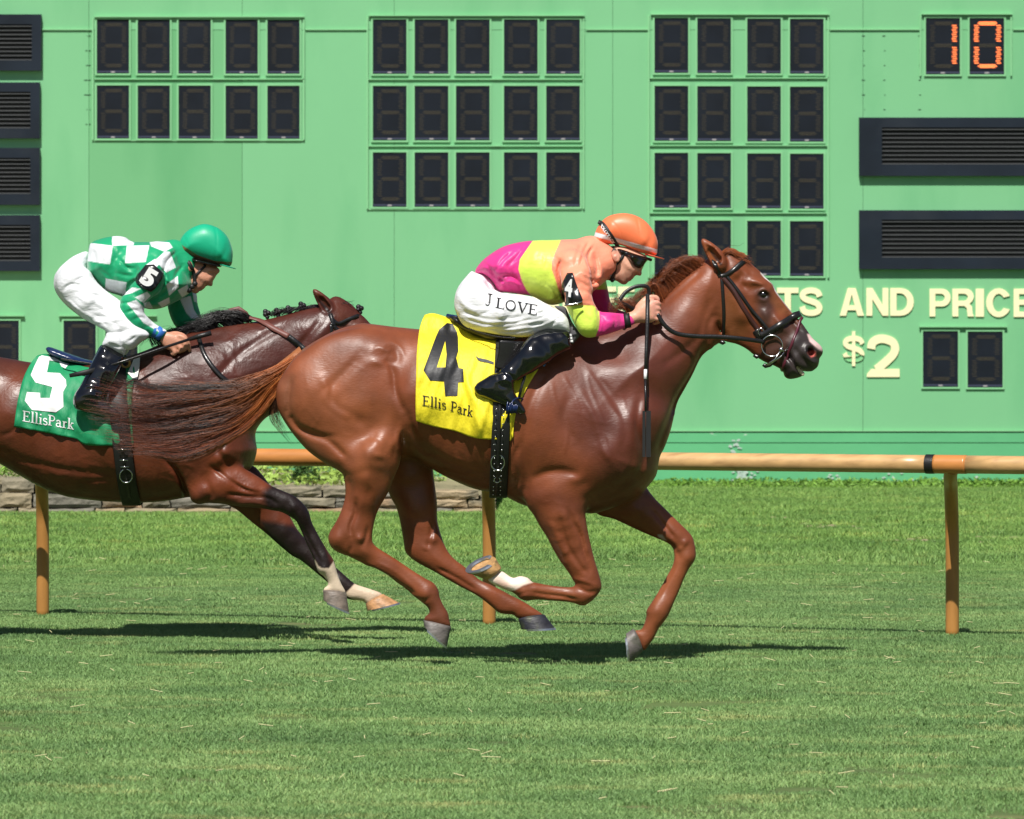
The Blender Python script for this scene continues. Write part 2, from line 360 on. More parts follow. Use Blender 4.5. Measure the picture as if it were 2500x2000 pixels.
# ---------------------------------------------------------------- lettering helpers
def text_mesh(body, bold=0.0, cuts=0):
    cu = bpy.data.curves.new('lettering', 'FONT'); cu.body = body; cu.size = 1; cu.offset = bold; cu.resolution_u = 6; cu.fill_mode = 'FRONT' if hasattr(cu, 'fill_mode') else 'FRONT'
    o = bpy.data.objects.new('lettering', cu); COL.objects.link(o); dg = bpy.context.evaluated_depsgraph_get(); me = o.evaluated_get(dg).to_mesh()
    V = np.array([v.co[:] for v in me.vertices]); F = [tuple(p.vertices) for p in me.polygons]
    o.to_mesh_clear(); bpy.data.objects.remove(o); bpy.data.curves.remove(cu); return V, F
def extrude_glyph(ch, u0, u1, v0, v1, Y, depth, m, parent, name='lettering'):
    """bold sans letter cut from sheet, filling a rectangle in view units on the board plane"""
    from mathutils.geometry import tessellate_polygon
    a = at(u0, v1, Y); b = at(u1, v0, Y); V = []; F = []
    for k, polys in enumerate(SANS[ch]):
        d = depth - .0006 * k; P = [p for pl in polys for p in pl]; n = len(P); T = tessellate_polygon([[Vector((p[0], p[1], 0)) for p in pl] for pl in polys]); b0 = len(V)
        Q = [(a[0] + p[0] * (b[0] - a[0]), a[2] + p[1] * (b[2] - a[2])) for p in P]; V += [(x, Y - d, z) for x, z in Q] + [(x, Y, z) for x, z in Q]; F += [tuple(b0 + i for i in t) for t in T]; o = b0
        for pl in polys:
            c = len(pl); F += [(o + i, o + (i + 1) % c, o + (i + 1) % c + n, o + i + n) for i in range(c)]; o += c
    return mesh_obj(name, V, F, m, parent, False)
def arc(cx, cy, rx, ry, a0, a1, n=9): return [(cx + rx * math.cos(math.radians(a0 + (a1 - a0) * i / n)), cy + ry * math.sin(math.radians(a0 + (a1 - a0) * i / n))) for i in range(n + 1)]
def rib2(pts, wd, sub=5):
    C = cat_rom(pts, sub); L = []; R = []
    for i in range(len(C)):
        t = C[min(i + 1, len(C) - 1)] - C[max(i - 1, 0)]; t = t / (np.hypot(*t) + 1e-9); n = np.array([-t[1], t[0]]) * wd / 2; L.append(tuple(C[i] + n * [1.25, 1])); R.append(tuple(C[i] - n * [1.25, 1]))
    return [L + R[::-1]]
_S = [(.87, .68), (.78, .83), (.5, .895), (.21, .83), (.14, .70), (.26, .59), (.5, .52), (.76, .43), (.86, .29), (.77, .155), (.5, .105), (.21, .165), (.12, .33)]
_bowl = lambda x, y0, y1, rx, n=10: arc(x, (y0 + y1) / 2, rx, (y1 - y0) / 2, 90, -90, n)
SANS = {'T': [[[(0, 1), (1, 1), (1, .81), (.645, .81), (.645, 0), (.355, 0), (.355, .81), (0, .81)]]],
 'A': [[[(0, 0), (.33, 1), (.66, 1), (1, 0), (.73, 0), (.67, .2), (.32, .2), (.26, 0)], [(.38, .38), (.61, .38), (.495, .77)]]],
 'N': [[[(0, 0), (0, 1), (.28, 1), (.73, .40), (.73, 1), (1, 1), (1, 0), (.73, 0), (.27, .60), (.27, 0)]]],
 'D': [[[(0, 0), (0, 1)] + _bowl(.45, 0, 1, .55), [(.27, .19), (.27, .81)] + _bowl(.42, .19, .81, .30)]],
 'P': [[[(0, 0), (0, 1)] + _bowl(.60, .36, 1, .40) + [(.27, .36), (.27, 0)], [(.27, .55), (.27, .82)] + _bowl(.52, .55, .82, .20)]],
 'R': [[[(0, 0), (0, 1)] + _bowl(.62, .44, 1, .36)[:-2] + [(.78, .45), (.90, .36), (.93, .10), (1, 0), (.70, 0), (.66, .30), (.55, .38), (.27, .38), (.27, 0)], [(.27, .57), (.27, .82)] + _bowl(.52, .57, .82, .19)]],
 'I': [[[(0, 0), (0, 1), (1, 1), (1, 0)]]],
 'C': [[arc(.5, .5, .5, .5, 28, 332, 26) + arc(.5, .5, .235, .31, 325, 35, 20)]],
 'O': [[arc(.5, .5, .5, .5, 0, 350, 26), arc(.5, .5, .235, .31, 0, 345, 20)]],
 'E': [[[(0, 0), (0, 1), (.97, 1), (.97, .81), (.29, .81), (.29, .61), (.90, .61), (.90, .43), (.29, .43), (.29, .19), (1, .19), (1, 0)]]],
 'F': [[[(0, 0), (0, 1), (1, 1), (1, .81), (.31, .81), (.31, .60), (.90, .60), (.90, .42), (.31, .42), (.31, 0)]]],
 'L': [[[(0, 0), (0, 1), (.30, 1), (.30, .19), (1, .19), (1, 0)]]], 'U': [rib2([(.13, 1), (.13, .5), (.16, .22), (.5, .1), (.84, .22), (.87, .5), (.87, 1)], .2)], 'Y': [[[(0, 1), (.30, 1), (.5, .62), (.70, 1), (1, 1), (.64, .40), (.64, 0), (.36, 0), (.36, .40)]]],
 'S': [rib2(_S, .205)], '$': [rib2([(x, .12 + y * .76) for x, y in _S], .155), [[(.43, 0), (.43, 1), (.57, 1), (.57, 0)]]],
 '2': [rib2([(.13, .66), (.17, .80), (.34, .885), (.55, .89), (.78, .82), (.86, .68), (.80, .53), (.55, .34), (.28, .17)], .20), [[(0, 0), (0, .07), (.13, .19), (1, .19), (1, 0)]]]}
TK, TN = .15, .07
GL = {  # serif glyphs: (advance, [(polyline, width)...])
 'E': (.82, [([(.2, 0), (.2, 1)], TK), ([(.02, .97), (.70, .97)], TN), ([(.02, .03), (.72, .03)], TN), ([(.2, .52), (.55, .52)], TN), ([(.69, 1), (.69, .78)], .05), ([(.71, 0), (.71, .24)], .05), ([(.55, .62), (.55, .42)], .05)]),
 'L': (.76, [([(.2, 0), (.2, 1)], TK), ([(.02, .97), (.4, .97)], TN), ([(.02, .03), (.70, .03)], TN), ([(.69, 0), (.69, .26)], .05)]),
 'J': (.52, [([(.32, 1), (.32, .18)], TK), (arc(.17, .12, .15, .16, 0, -160, 6), TN), ([(.14, .97), (.5, .97)], TN)]),
 'O': (.98, [(arc(.46, .5, .37, .47, 0, 360, 24), .11)]),
 'V': (.90, [([(.14, .97), (.46, 0)], TK), ([(.46, 0), (.76, .97)], TN), ([(0, .97), (.32, .97)], TN), ([(.62, .97), (.90, .97)], TN)]),
 'P': (.80, [([(.2, 0), (.2, 1)], TK), ([(.02, .03), (.4, .03)], TN), ([(.02, .97), (.42, .97)] + arc(.42, .72, .25, .25, 90, -90, 8) + [(.2, .47)], .09)]),
 'l': (.40, [([(.2, 0), (.2, 1.06)], TK), ([(.03, .03), (.38, .03)], TN), ([(.05, 1.03), (.2, 1.03)], TN)]),
 'i': (.40, [([(.2, 0), (.2, .64)], TK), ([(.03, .03), (.38, .03)], TN), ([(.05, .61), (.2, .61)], TN), ([(.2, .86), (.2, .99)], .14)]),
 's': (.54, [(arc(.26, .49, .17, .14, 20, 270, 8) + arc(.27, .19, .18, .16, 90, -160, 8), .10)]),
 'a': (.64, [(arc(.27, .45, .18, .18, 160, 10, 6) + [(.44, .12), (.5, .03), (.62, .05)], .12), (arc(.27, .19, .20, .17, 60, 310, 10), .09)]),
 'r': (.52, [([(.2, 0), (.2, .64)], TK), ([(.03, .03), (.38, .03)], TN), ([(.05, .61), (.2, .61)], TN), ([(.22, .42), (.32, .6), (.48, .58)], .11)]),
 'k': (.68, [([(.2, 0), (.2, 1.06)], TK), ([(.03, .03), (.38, .03)], TN), ([(.05, 1.03), (.2, 1.03)], TN), ([(.24, .28), (.52, .62)], TN), ([(.32, .38), (.58, .03)], .13), ([(.40, .61), (.64, .61)], TN), ([(.46, .03), (.70, .03)], TN)]),
 ' ': (.30, [])}
def serif(s):
    V = []; F = []; x0 = 0; lay = 0
    for ch in s:
        adv, st = GL[ch]
        for pl, wd in st:
            P = np.array(pl, float); Q = [P[0]]
            for a, b in zip(P[:-1], P[1:]):
                n = max(1, int(np.hypot(*(b - a)) / .12))
                for i in range(1, n + 1): Q.append(a + (b - a) * i / n)
            Q = np.array(Q); b0 = len(V); lay += 1
            for i in range(len(Q)):
                t = Q[min(i + 1, len(Q) - 1)] - Q[max(i - 1, 0)]; t = t / (np.hypot(*t) + 1e-9); nn = np.array([-t[1], t[0]]) * wd / 2
                for sg in (1, -1): V.append((x0 + Q[i][0] + sg * nn[0], Q[i][1] + sg * nn[1], lay % 7))
            for i in range(len(Q) - 1): F.append((b0 + 2 * i, b0 + 2 * i + 1, b0 + 2 * i + 3, b0 + 2 * i + 2))
        x0 += adv
    return np.array(V), F
def project_patch(V2, F, bv, o, ex, ey, off, m, parent, name, fine=0, yfall=None):
    """lay a flat drawing (V2 in its own units) on a surface: view point = o + x*ex + y*ey, pushed onto the surface seen there"""
    if fine:
        import bmesh
        bm = bmesh.new(); vs_ = [bm.verts.new((p[0], p[1], 0)) for p in V2]
        for f in F:
            try: bm.faces.new([vs_[i] for i in f])
            except ValueError: pass
        lo = V2.min(0); hi = V2.max(0)
        for ax in (0, 1):
            x = lo[ax] + fine
            while x < hi[ax]:
                co = [0, 0, 0]; no = [0, 0, 0]; co[ax] = x; no[ax] = 1
                bmesh.ops.bisect_plane(bm, geom=bm.verts[:] + bm.edges[:] + bm.faces[:], plane_co=co, plane_no=no); x += fine
        bm.verts.index_update(); V2 = np.array([(v.co.x, v.co.y, 0) for v in bm.verts]); F = [tuple(v.index for v in f.verts) for f in bm.faces]; bm.free()
    P = []; last = None
    for p in V2:
        u = o[0] + p[0] * ex[0] + p[1] * ey[0]; v = o[1] + p[0] * ex[1] + p[1] * ey[1]; h = hit(bv, u, v)
        if h[0] is not None:
            last = h[0].y; q = h[0]; d = off + (p[2] * .00012 if len(p) > 2 else 0); r = (q - Vector((0, 0, CAMZ))).normalized(); q = q - r * d; P.append(tuple(q))
        else: P.append(at(u, v, (last if last else (yfall or 24)) - off))
    return mesh_obj(name, P, F, m, parent, True)
# ---------------------------------------------------------------- ground
M['soil'] = mat('turf_soil', lin(84, 104, 52), .95, var=.25, vscale=1.2, stretch=(.5, 1.5, 1), var2=(lin(120, 118, 74), 3, .55, .75, (.4, 1.6, 1)), bump=.01, bscale=20)
mb = MB(); mb.add([(-60, -20, 0), (60, -20, 0), (60, 160, 0), (-60, 160, 0)], [(0, 1, 2, 3)]); tag(mb.obj('ground', M['soil']), kind='structure')
def blade_mat():
    m = bpy.data.materials.new('grass_blades'); m.use_nodes = True; t = m.node_tree; L = t.links; b = t.nodes['Principled BSDF']
    geo = t.nodes.new('ShaderNodeNewGeometry'); mp = t.nodes.new('ShaderNodeMapping'); mp.inputs['Scale'].default_value = (.85, 1.5, .1); L.new(geo.outputs['Position'], mp.inputs[0])
    at_ = t.nodes.new('ShaderNodeAttribute'); at_.attribute_name = 'tone'
    n1 = t.nodes.new('ShaderNodeTexNoise'); n1.inputs['Scale'].default_value = .8; n1.inputs['Detail'].default_value = 5; n1.inputs['Roughness'].default_value = .65; L.new(mp.outputs[0], n1.inputs[0])
    r1 = t.nodes.new('ShaderNodeValToRGB'); r1.color_ramp.elements[0].position = .30; r1.color_ramp.elements[1].position = .72
    r1.color_ramp.elements[0].color = (*lin(94, 128, 76), 1); r1.color_ramp.elements[1].color = (*lin(146, 174, 108), 1); e = r1.color_ramp.elements.new(.52); e.color = (*lin(118, 152, 90), 1); L.new(n1.outputs[0], r1.inputs[0])
    # straw coloured streaks
    m2 = t.nodes.new('ShaderNodeMapping'); m2.inputs['Scale'].default_value = (1.6, 4.0, .1); L.new(geo.outputs['Position'], m2.inputs[0]); n2 = t.nodes.new('ShaderNodeTexNoise'); n2.inputs['Scale'].default_value = 1.1; n2.inputs['Detail'].default_value = 6; L.new(m2.outputs[0], n2.inputs[0])
    q = t.nodes.new('ShaderNodeMapRange'); q.inputs[1].default_value = .56; q.inputs[2].default_value = .74; q.inputs[4].default_value = .75; L.new(n2.outputs[0], q.inputs[0])
    x = t.nodes.new('ShaderNodeMix'); x.data_type = 'RGBA'; L.new(q.outputs[0], x.inputs[0]); L.new(r1.outputs[0], x.inputs[6]); x.inputs[7].default_value = (*lin(172, 176, 112), 1)
    # brighter rough grass towards the scoreboard
    sp = t.nodes.new('ShaderNodeSeparateXYZ'); L.new(geo.outputs['Position'], sp.inputs[0]); q2 = t.nodes.new('ShaderNodeMapRange'); q2.inputs[1].default_value = 30; q2.inputs[2].default_value = 36; q2.inputs[4].default_value = .7; L.new(sp.outputs[1], q2.inputs[0])
    x2 = t.nodes.new('ShaderNodeMix'); x2.data_type = 'RGBA'; x2.blend_type = 'MULTIPLY'; L.new(q2.outputs[0], x2.inputs[0]); L.new(x.outputs[2], x2.inputs[6]); x2.inputs[7].default_value = (1.05, 1.12, .62, 1)
    mu = t.nodes.new('ShaderNodeMix'); mu.data_type = 'RGBA'; mu.blend_type = 'MULTIPLY'; mu.inputs[0].default_value = 1; L.new(x2.outputs[2], mu.inputs[6]); L.new(at_.outputs[0], mu.inputs[7]); L.new(mu.outputs[2], b.inputs['Base Color'])
    b.inputs['Roughness'].default_value = .55; b.inputs['Specular IOR Level'].default_value = .3; return m
M['blade'] = blade_mat()
def blades(n, size, h0, h1, w, lean=.5, seed=1, tones=None):
    r = np.random.default_rng(seed); x = r.uniform(-size / 2, size / 2, n); y = r.uniform(-size / 2, size / 2, n); a = r.uniform(0, 2 * math.pi, n); h = r.uniform(h0, h1, n); l = r.uniform(.1, lean, n) * h; ww = w * r.uniform(.6, 1.2, n)
    la = r.uniform(0, 2 * math.pi, n); dx = np.cos(a) * ww / 2; dy = np.sin(a) * ww / 2; lx = np.cos(la) * l; ly = np.sin(la) * l
    V = np.stack([np.stack([x - dx, y - dy, 0 * x], 1), np.stack([x + dx, y + dy, 0 * x], 1), np.stack([x + lx * .4 + dx * .8, y + ly * .4 + dy * .8, h * .6], 1), np.stack([x + lx * .4 - dx * .8, y + ly * .4 - dy * .8, h * .6], 1), np.stack([x + lx, y + ly, h], 1)], 1)
    F = []
    b = np.arange(n) * 5; Fq = np.stack([b, b + 1, b + 2, b + 3], 1); Ft = np.stack([b + 3, b + 2, b + 4, b + 4], 1)
    t = r.uniform(.84, 1.18, n)[:, None] * np.array([1, 1, 1.]) ; dry = r.random(n) < .07; t[dry] = np.array([1.5, 1.25, 1.3]); C = np.repeat(t, 5, 0).reshape(-1, 3)
    return V.reshape(-1, 3), [tuple(q) for q in Fq] + [tuple(q[:3]) for q in Ft], C
def grass_field(name, patch, x0, x1, y0, y1, step, jit, label_kind='stuff', seed=3):
    V, F, C = patch; o = mesh_obj(name, V, F, M['blade'], None, False, C)
    g = bpy.data.node_groups.new(name + '_scatter', 'GeometryNodeTree'); g.interface.new_socket('Geometry', in_out='INPUT', socket_type='NodeSocketGeometry'); g.interface.new_socket('Geometry', in_out='OUTPUT', socket_type='NodeSocketGeometry')
    N = g.nodes; L = g.links; gi = N.new('NodeGroupInput'); go = N.new('NodeGroupOutput'); gr = N.new('GeometryNodeMeshGrid'); nx = int((x1 - x0) / step); ny = int((y1 - y0) / step)
    gr.inputs['Size X'].default_value = x1 - x0; gr.inputs['Size Y'].default_value = y1 - y0; gr.inputs['Vertices X'].default_value = nx; gr.inputs['Vertices Y'].default_value = ny
    sp = N.new('GeometryNodeSetPosition'); L.new(gr.outputs[0], sp.inputs[0]); rv = N.new('FunctionNodeRandomValue'); rv.data_type = 'FLOAT_VECTOR'; rv.inputs[0].default_value = ((x0 + x1) / 2 - jit, (y0 + y1) / 2 - jit, -.008); rv.inputs[1].default_value = ((x0 + x1) / 2 + jit, (y0 + y1) / 2 + jit, 0)
    L.new(rv.outputs[0], sp.inputs['Offset']); ip = N.new('GeometryNodeInstanceOnPoints'); L.new(sp.outputs[0], ip.inputs['Points']); L.new(gi.outputs[0], ip.inputs['Instance'])
    r2 = N.new('FunctionNodeRandomValue'); r2.data_type = 'FLOAT_VECTOR'; r2.inputs[0].default_value = (0, 0, 0); r2.inputs[1].default_value = (0, 0, 6.28); r2.inputs['Seed'].default_value = seed; L.new(r2.outputs[0], ip.inputs['Rotation'])
    r3 = N.new('FunctionNodeRandomValue'); r3.data_type = 'FLOAT'; r3.inputs[2].default_value = .8; r3.inputs[3].default_value = 1.2; r3.inputs['Seed'].default_value = seed + 9; L.new(r3.outputs[1], ip.inputs['Scale'])
    L.new(ip.outputs[0], go.inputs[0]); md = o.modifiers.new('scatter', 'NODES'); md.node_group = g; return o
tag(grass_field('grass', blades(3300, .55, .008, .021, .0034, 1.2, 1), -7.5, 7.5, 14.5, 34, .30, .30), kind='stuff')
tag(grass_field('rough_grass', blades(1500, .55, .018, .050, .006, .9, 2), -9.5, 9.5, 33.8, 48.7, .33, .30), kind='stuff')
# ---------------------------------------------------------------- scoreboard
BY = 49.0
def green(name, c, **k): return mat(name, lin(*c), .42, var=.045, vscale=.6, bump=.004, bscale=1.5, bump2=.0006, b2scale=40, stretch=(1, 1, .5), var2=(lin(c[0] - 16, c[1] - 12, c[2] - 12), 1.1, .50, .80, (1.6, 1, .45)), **k)
M['green'] = green('green_board_paint', (123, 189, 137)); M['green2'] = green('weathered_green_paint', (112, 178, 125)); M['skirt'] = mat('green_footing_paint', lin(96, 178, 124), .5, var=.06, vscale=1, var2=(lin(190, 206, 190), 4.5, .70, .73, (1, 1, 2.6)), bump=.004, bscale=6)
M['trim'] = mat('green_trim_paint', lin(134, 198, 144), .4, var=.05, vscale=2); M['gap'] = mat('dark_joint', lin(32, 66, 48), .8)
M['panel'] = mat('display_panel', (.007, .010, .017), .45, spec=.3, var=.25, vscale=3, var2=((.018, .022, .030), 1.2, .6, .85, (1, 1, .6))); M['navy_frame'] = mat('navy_louvre_frame', (.012, .018, .029), .4, spec=.35, var=.25, vscale=2, var2=((.026, .032, .042), 1.5, .55, .8, (1, 1, 1)))
M['slat'] = mat('louvre_slat', lin(84, 86, 88), .4); M['black'] = mat('black_void', (.004, .004, .005), .6); M['unlit'] = mat('unlit_lamp_slots', lin(74, 68, 54), .6); M['lit'] = mat('lit_lamp_slots', lin(236, 110, 60), .5, emit=((1, .22, .06), 1.5))
M['ledge'] = mat('display_ledge', lin(58, 62, 84), .4); M['cream'] = mat('cream_lettering', lin(250, 242, 194), .5, var=.03, vscale=3); M['latch'] = mat('panel_latch', lin(170, 165, 168), .4)
sb = thing('scoreboard', (0, BY, 0), 'wide green tote scoreboard with digit windows, louvres and cream lettering across the background', 'scoreboard')
def XX(u, Y=BY): return (u - 1078) * Y / FV
def ZZ(v, Y=BY): return CAMZ - (v - 655.4) * Y / FV
mb = MB(); mb.box(XX(-520), XX(2700), BY + .035, BY + .30, .0, ZZ(-230)); mb.obj('backing_wall', M['gap'], sb)
us = [-520, -240, 187, 510, 830, 1290, 1817, 2350, 2700]; us2 = [-520, -240, 187, 600, 1060, 1480, 1817, 2350, 2700]
for a, b in zip(us[:-1], us[1:]):
    mb = MB(); mb.box(XX(a) + .0015, XX(b) - .0015, BY, BY + .03, ZZ(62.6), ZZ(-228)); mb.obj('sheet', M['green'], sb)
    mb = MB(); mb.box(XX(a) + .0015, XX(b) - .0015, BY + .002, BY + .03, ZZ(909), ZZ(63.6)); mb.obj('sheet', M['green2'] if a == 187 else M['green'], sb)
for a, b in zip(us2[:-1], us2[1:]):
    mb = MB(); mb.box(XX(a), XX(b), BY - .012, BY + .03, ZZ(931.6), ZZ(911.5)); mb.box(XX(a), XX(b), BY - .006, BY + .03, -.05, ZZ(932.8)); mb.obj('footing_board', M['skirt'], sb)
mb = MB(); mb.box(XX(-520), XX(2700), BY - .022, BY - .001, ZZ(908.5), ZZ(906.5)); mb.obj('drip_edge', M['trim'], sb)
def digit(u, v, w, h, on=()):
    x0, x1, z1, z0 = XX(u), XX(u + w), ZZ(v), ZZ(v + h); W = x1 - x0; H = z1 - z0
    mb = MB(); mb.box(x0, x1, BY - .006, BY + .001, z0, z1); d = mb.obj('digit_display', M['panel'], sb)
    lf = MB(); t = .016
    for (a, b, c, e) in ((x0 - t, x0, z0 - t, z1 + t), (x1, x1 + t, z0 - t, z1 + t), (x0, x1, z1, z1 + t), (x0, x1, z0 - t, z0)): lf.box(a, b, BY - .015, BY - .001, c, e)
    lf.obj('window_frame', M['trim'], d)
    lg = MB(); lg.box(x0 + .003, x1 - .003, BY - .016, BY - .007, z0 + H * .018, z0 + H * .050); lg.obj('sill', M['ledge'], d)
    lt = MB(); lt.box(x0 + W * .44, x0 + W * .56, BY - .020, BY - .0165, z0 + H * .015, z0 + H * .04); lt.obj('latch', M['latch'], d)
    segs = {}
    def dash(k, cx, cz, wd):
        th = .0085 if k in on else .0042; segs.setdefault(k, MB()).box(x0 + W * (cx - wd / 2), x0 + W * (cx + wd / 2), BY - .0085, BY - .0065, z1 - H * cz - th / 2, z1 - H * cz + th / 2)
    for i in range(8):
        for k, cx, cz in (('f', .20, .135 + i * .039), ('b', .84, .135 + i * .039), ('e', .20, .525 + i * .039), ('c', .84, .525 + i * .039)):
            dash(k, cx + (.012 if i % 2 else -.012) + (i - 3.5) * -.002, cz, .13)
    for k, c0 in (('a', .075), ('g', .465), ('d', .83)):
        for j in range(3): dash(k, .52, c0 + j * .022, [.50, .56, .46][j] if k != 'd' else [.46, .56, .44][j])
    off = MB(); onm = MB()
    for k, s in segs.items(): (onm if k in on else off).add(s.v, s.f)
    if off.v: off.obj('lamp_slots', M['unlit'], d)
    if onm.v:
        o = onm.obj('lit_lamp_slots', M['lit'], d); o['label'] = 'glowing orange lamp slots'
for rw in (41, 180):
    for u in (204, 290, 376, 475, 563): digit(u, rw + (u - 204) * .002, 68, 114 if rw == 41 else 112)
for rw in (41, 181, 321):
    for u in (785, 873, 960, 1061, 1150): digit(u, rw, 71, 115)
for rw in (38, 181, 322, 464):
    for u in (1378, 1468, 1573, 1663): digit(u, rw + (u - 1378) * .006, 71, 116)
digit(1949, 38, 72, 119, 'bc'); digit(2041, 38, 73, 119, 'abcdef'); digit(1943, 697, 74, 118); digit(2037, 698, 74, 118)
for u in (-28, 134, 222): digit(u, 675, 68, 114)
def ledge(u0, u1, v, d=.035, t=2.0):
    fr = MB(); fr.box(XX(u0), XX(u1), BY - d, BY - .001, ZZ(v + t), ZZ(v)); fr.obj('ledge', M['trim'], sb)
for u0, u1, v in ((199, 641, 34.5), (776, 1231, 32), (1370, 1746, 29.5), (1940, 2131, 29), (1935, 2120, 687), (-60, 52, 664), (124, 330, 664)): ledge(u0, u1, v, .034, 2.2)
for u0, u1, v in ((199, 641, 165.5), (776, 1228, 166), (776, 1228, 306.5), (1368, 1744, 163.5), (1368, 1742, 305.5), (1368, 1740, 447.5)): ledge(u0, u1, v, .018, 2.2)
for u0, u1, v in ((199, 641, 295), (776, 1222, 440), (1368, 1738, 584)): ledge(u0, u1, v, .010, 2)
def strip(*a):
    mb = MB(); mb.box(*a); mb.obj('frame_strip', M['trim'], sb)
for u, v0, v1 in ((196, 38, 295), (640, 38, 295), (774, 36, 440), (1229, 36, 440), (1366, 33, 585), (1744, 33, 585), (1938, 32, 160), (2129, 32, 160)): strip(XX(u - 2), XX(u + 1.5), BY - .018, BY - .001, ZZ(v1), ZZ(v0))
for u0, u1 in ((88, 196), (643, 772), (1234, 1366), (1747, 1936), (2133, 2600)): strip(XX(u0), XX(u1), BY - .014, BY - .001, ZZ(63.5), ZZ(60.5))
sc = MB()
for u in (1817, 1700, 1860, 1935, 1005, 1100, 520, 180, 187, 505):      # screw heads and small marks beside the seams
    for k in range(7): sc.box(XX(u + RNG.uniform(-3, 3)), XX(u + 4), BY - .003, BY - .0005, ZZ(75 + k * 31 + 1.2), ZZ(75 + k * 31))
sc.obj('screws', M['gap'], sb)
def louvre(u0, u1, v0, v1, s0, s1, t0, t1):
    x0, x1, z1, z0 = XX(u0), XX(u1), ZZ(v0), ZZ(v1); a0, a1, b1, b0 = XX(s0), XX(s1), ZZ(t0), ZZ(t1); lf = MB()
    for a, b, c, e in ((x0, a0, z0, z1), (a1, x1, z0, z1), (a0, a1, b1, z1), (a0, a1, z0, b0)):
        if b - a > .001 and e - c > .001: lf.box(a, b, BY - .06, BY - .001, c, e)
    o = lf.obj('louvre_frame', M['navy_frame'], sb)
    v_ = MB(); v_.box(a0, a1, BY - .006, BY - .0015, b0, b1); v_.obj('louvre_void', M['black'], o); sl_ = MB(); n = 8
    for i in range(n + 1):
        z = b0 + (b1 - b0) * (i + .15) / (n + .6); sl_.box(a0, a1, BY - .050, BY - .036, z - .0035, z + .0035)
    sl_.obj('slats', M['slat'], o)
for a, b, c, e in ((31, 149.5, 52, 128), (174, 292, 194, 271), (312, 432, 333, 409), (453, 571, 474, 550)): louvre(-160, 88 - (a > 100) * 3, a, b, -130, 68 - (a > 100) * 3, c, e)
louvre(1808, 2420, 248, 371, 1856, 2390, 269, 347); louvre(1808, 2420, 443, 567, 1856, 2390, 463, 543)
for s, u0, u1, v0, v1 in (('T', 1636, 1681, 606, 664.5), ('S', 1683, 1732, 605, 665.5), ('R', 1402, 1447, 605, 664), ('E', 1451, 1489, 605, 664), ('S', 1493, 1540, 604, 665), ('U', 1545, 1590, 604, 664.5), ('L', 1595, 1632, 605, 664.5), ('A', 1768, 1819, 606.5, 665), ('N', 1824, 1870.5, 606.5, 665), ('D', 1874, 1924, 606.5, 665), ('P', 1957, 2001.5, 608, 666.5), ('R', 2005, 2051, 608, 666.5), ('I', 2054, 2071.5, 608, 667), ('C', 2076, 2129, 607, 668), ('E', 2134, 2174, 608, 667.5), ('S', 2179, 2228, 607, 668.5), ('P', 1090, 1134, 603, 661), ('A', 1134, 1182, 603, 661), ('Y', 1168, 1214, 603, 661), ('O', 1212, 1258, 602.5, 662), ('F', 1262, 1297, 603.5, 661.5), ('F', 1301, 1336, 603.5, 661.5), ('$', 1772.5, 1822, 697.5, 771), ('2', 1825, 1894, 704, 794)):
    extrude_glyph(s, u0, u1, v0, v1, BY, .012, M['cream'], sb)
pk = MB(); rr_ = random.Random(4)          # peeled paint flakes low on the footing
for cu, cv, n, sp in ((1562, 1000, 40, 17), (1548, 938, 10, 12), (1590, 992, 6, 20), (1900, 1010, 9, 60), (2060, 1012, 9, 60), (1760, 1010, 8, 40)):
    for i in range(n):
        u = cu + rr_.gauss(0, sp * .5); v = min(cv + rr_.gauss(0, 7), 1028); a = [rr_.uniform(2, 6) for _ in range(7)]; K7 = [(XX(u + a[k] * math.cos(k * .9)), BY - .0145 - .0002 * i, ZZ(v + a[k] * .6 * math.sin(k * .9))) for k in range(7)]; pk.add(K7, [tuple(range(7))])
pk.obj('peeled_paint', mat('bare_primer', lin(176, 196, 184), .7), sb)
# ---------------------------------------------------------------- running rail
M['rail'] = mat('weathered_rail', lin(200, 160, 108), .36, var=.16, vscale=5, stretch=(.5, 6, 6), var2=(lin(160, 118, 78), 3, .55, .8, (.35, 8, 8)), spec=.6); M['railor'] = mat('orange_rail_sleeve', lin(196, 130, 70), .34, var=.12, vscale=4, stretch=(.5, 5, 5), spec=.6)
M['post'] = mat('amber_post', lin(178, 126, 66), .4, var=.14, vscale=5, stretch=(4, 4, .8), spec=.5)
def RY(u): return 27.9 + (u - 90) * (26.2 - 27.9) / (2005 - 90)
rl = thing('running_rail', (0, 26.9, 0), 'orange brown tubular running rail on curved posts behind the horses', 'rail')
def rp(u): Y = RY(u) - .48; return np.array([XX(u, Y), Y, .858])
def cyl(u0, u1, r, m, name):
    mb = MB(); n = 14; mb.tube([rp(u0 + (u1 - u0) * i / n) for i in range(n + 1)], r, 24, flat=1); return mb.obj(name, m, rl, True)
cyl(-700, 1044, .0435, M['railor'], 'rail_tube'); cyl(1045, 1966, .0440, M['rail'], 'rail_tube'); cyl(1950.5, 1967, .0475, M['rubber'], 'joint_band'); cyl(1968, 2035, .0458, M['railor'], 'sleeve'); cyl(2036, 2900, .0440, M['rail'], 'rail_tube'); cyl(1120, 1180, .0452, M['railor'], 'sleeve')
for u in (-880, 90, 1030, 2005, 2960):
    Y = RY(u); b = np.array([XX(u, Y), Y, -.02]); top = rp(u) if -700 < u < 2900 else np.array([XX(u, Y), Y - .48, .858])
    if not -700 < u < 2900: continue
    pts = cat_rom([b, b + [0, 0, .42], [XX(u - 1, Y - .03), Y - .03, .58], [XX(u - 3, Y - .18), Y - .18, .74], [XX(u - 4, Y - .38), Y - .38, .80], [top[0], Y - .48, .84]], 6)
    mb = MB(); mb.tube(pts, .0335, 20, up=(1, 0, 0)); mb.obj('post', M['post'], rl, True)
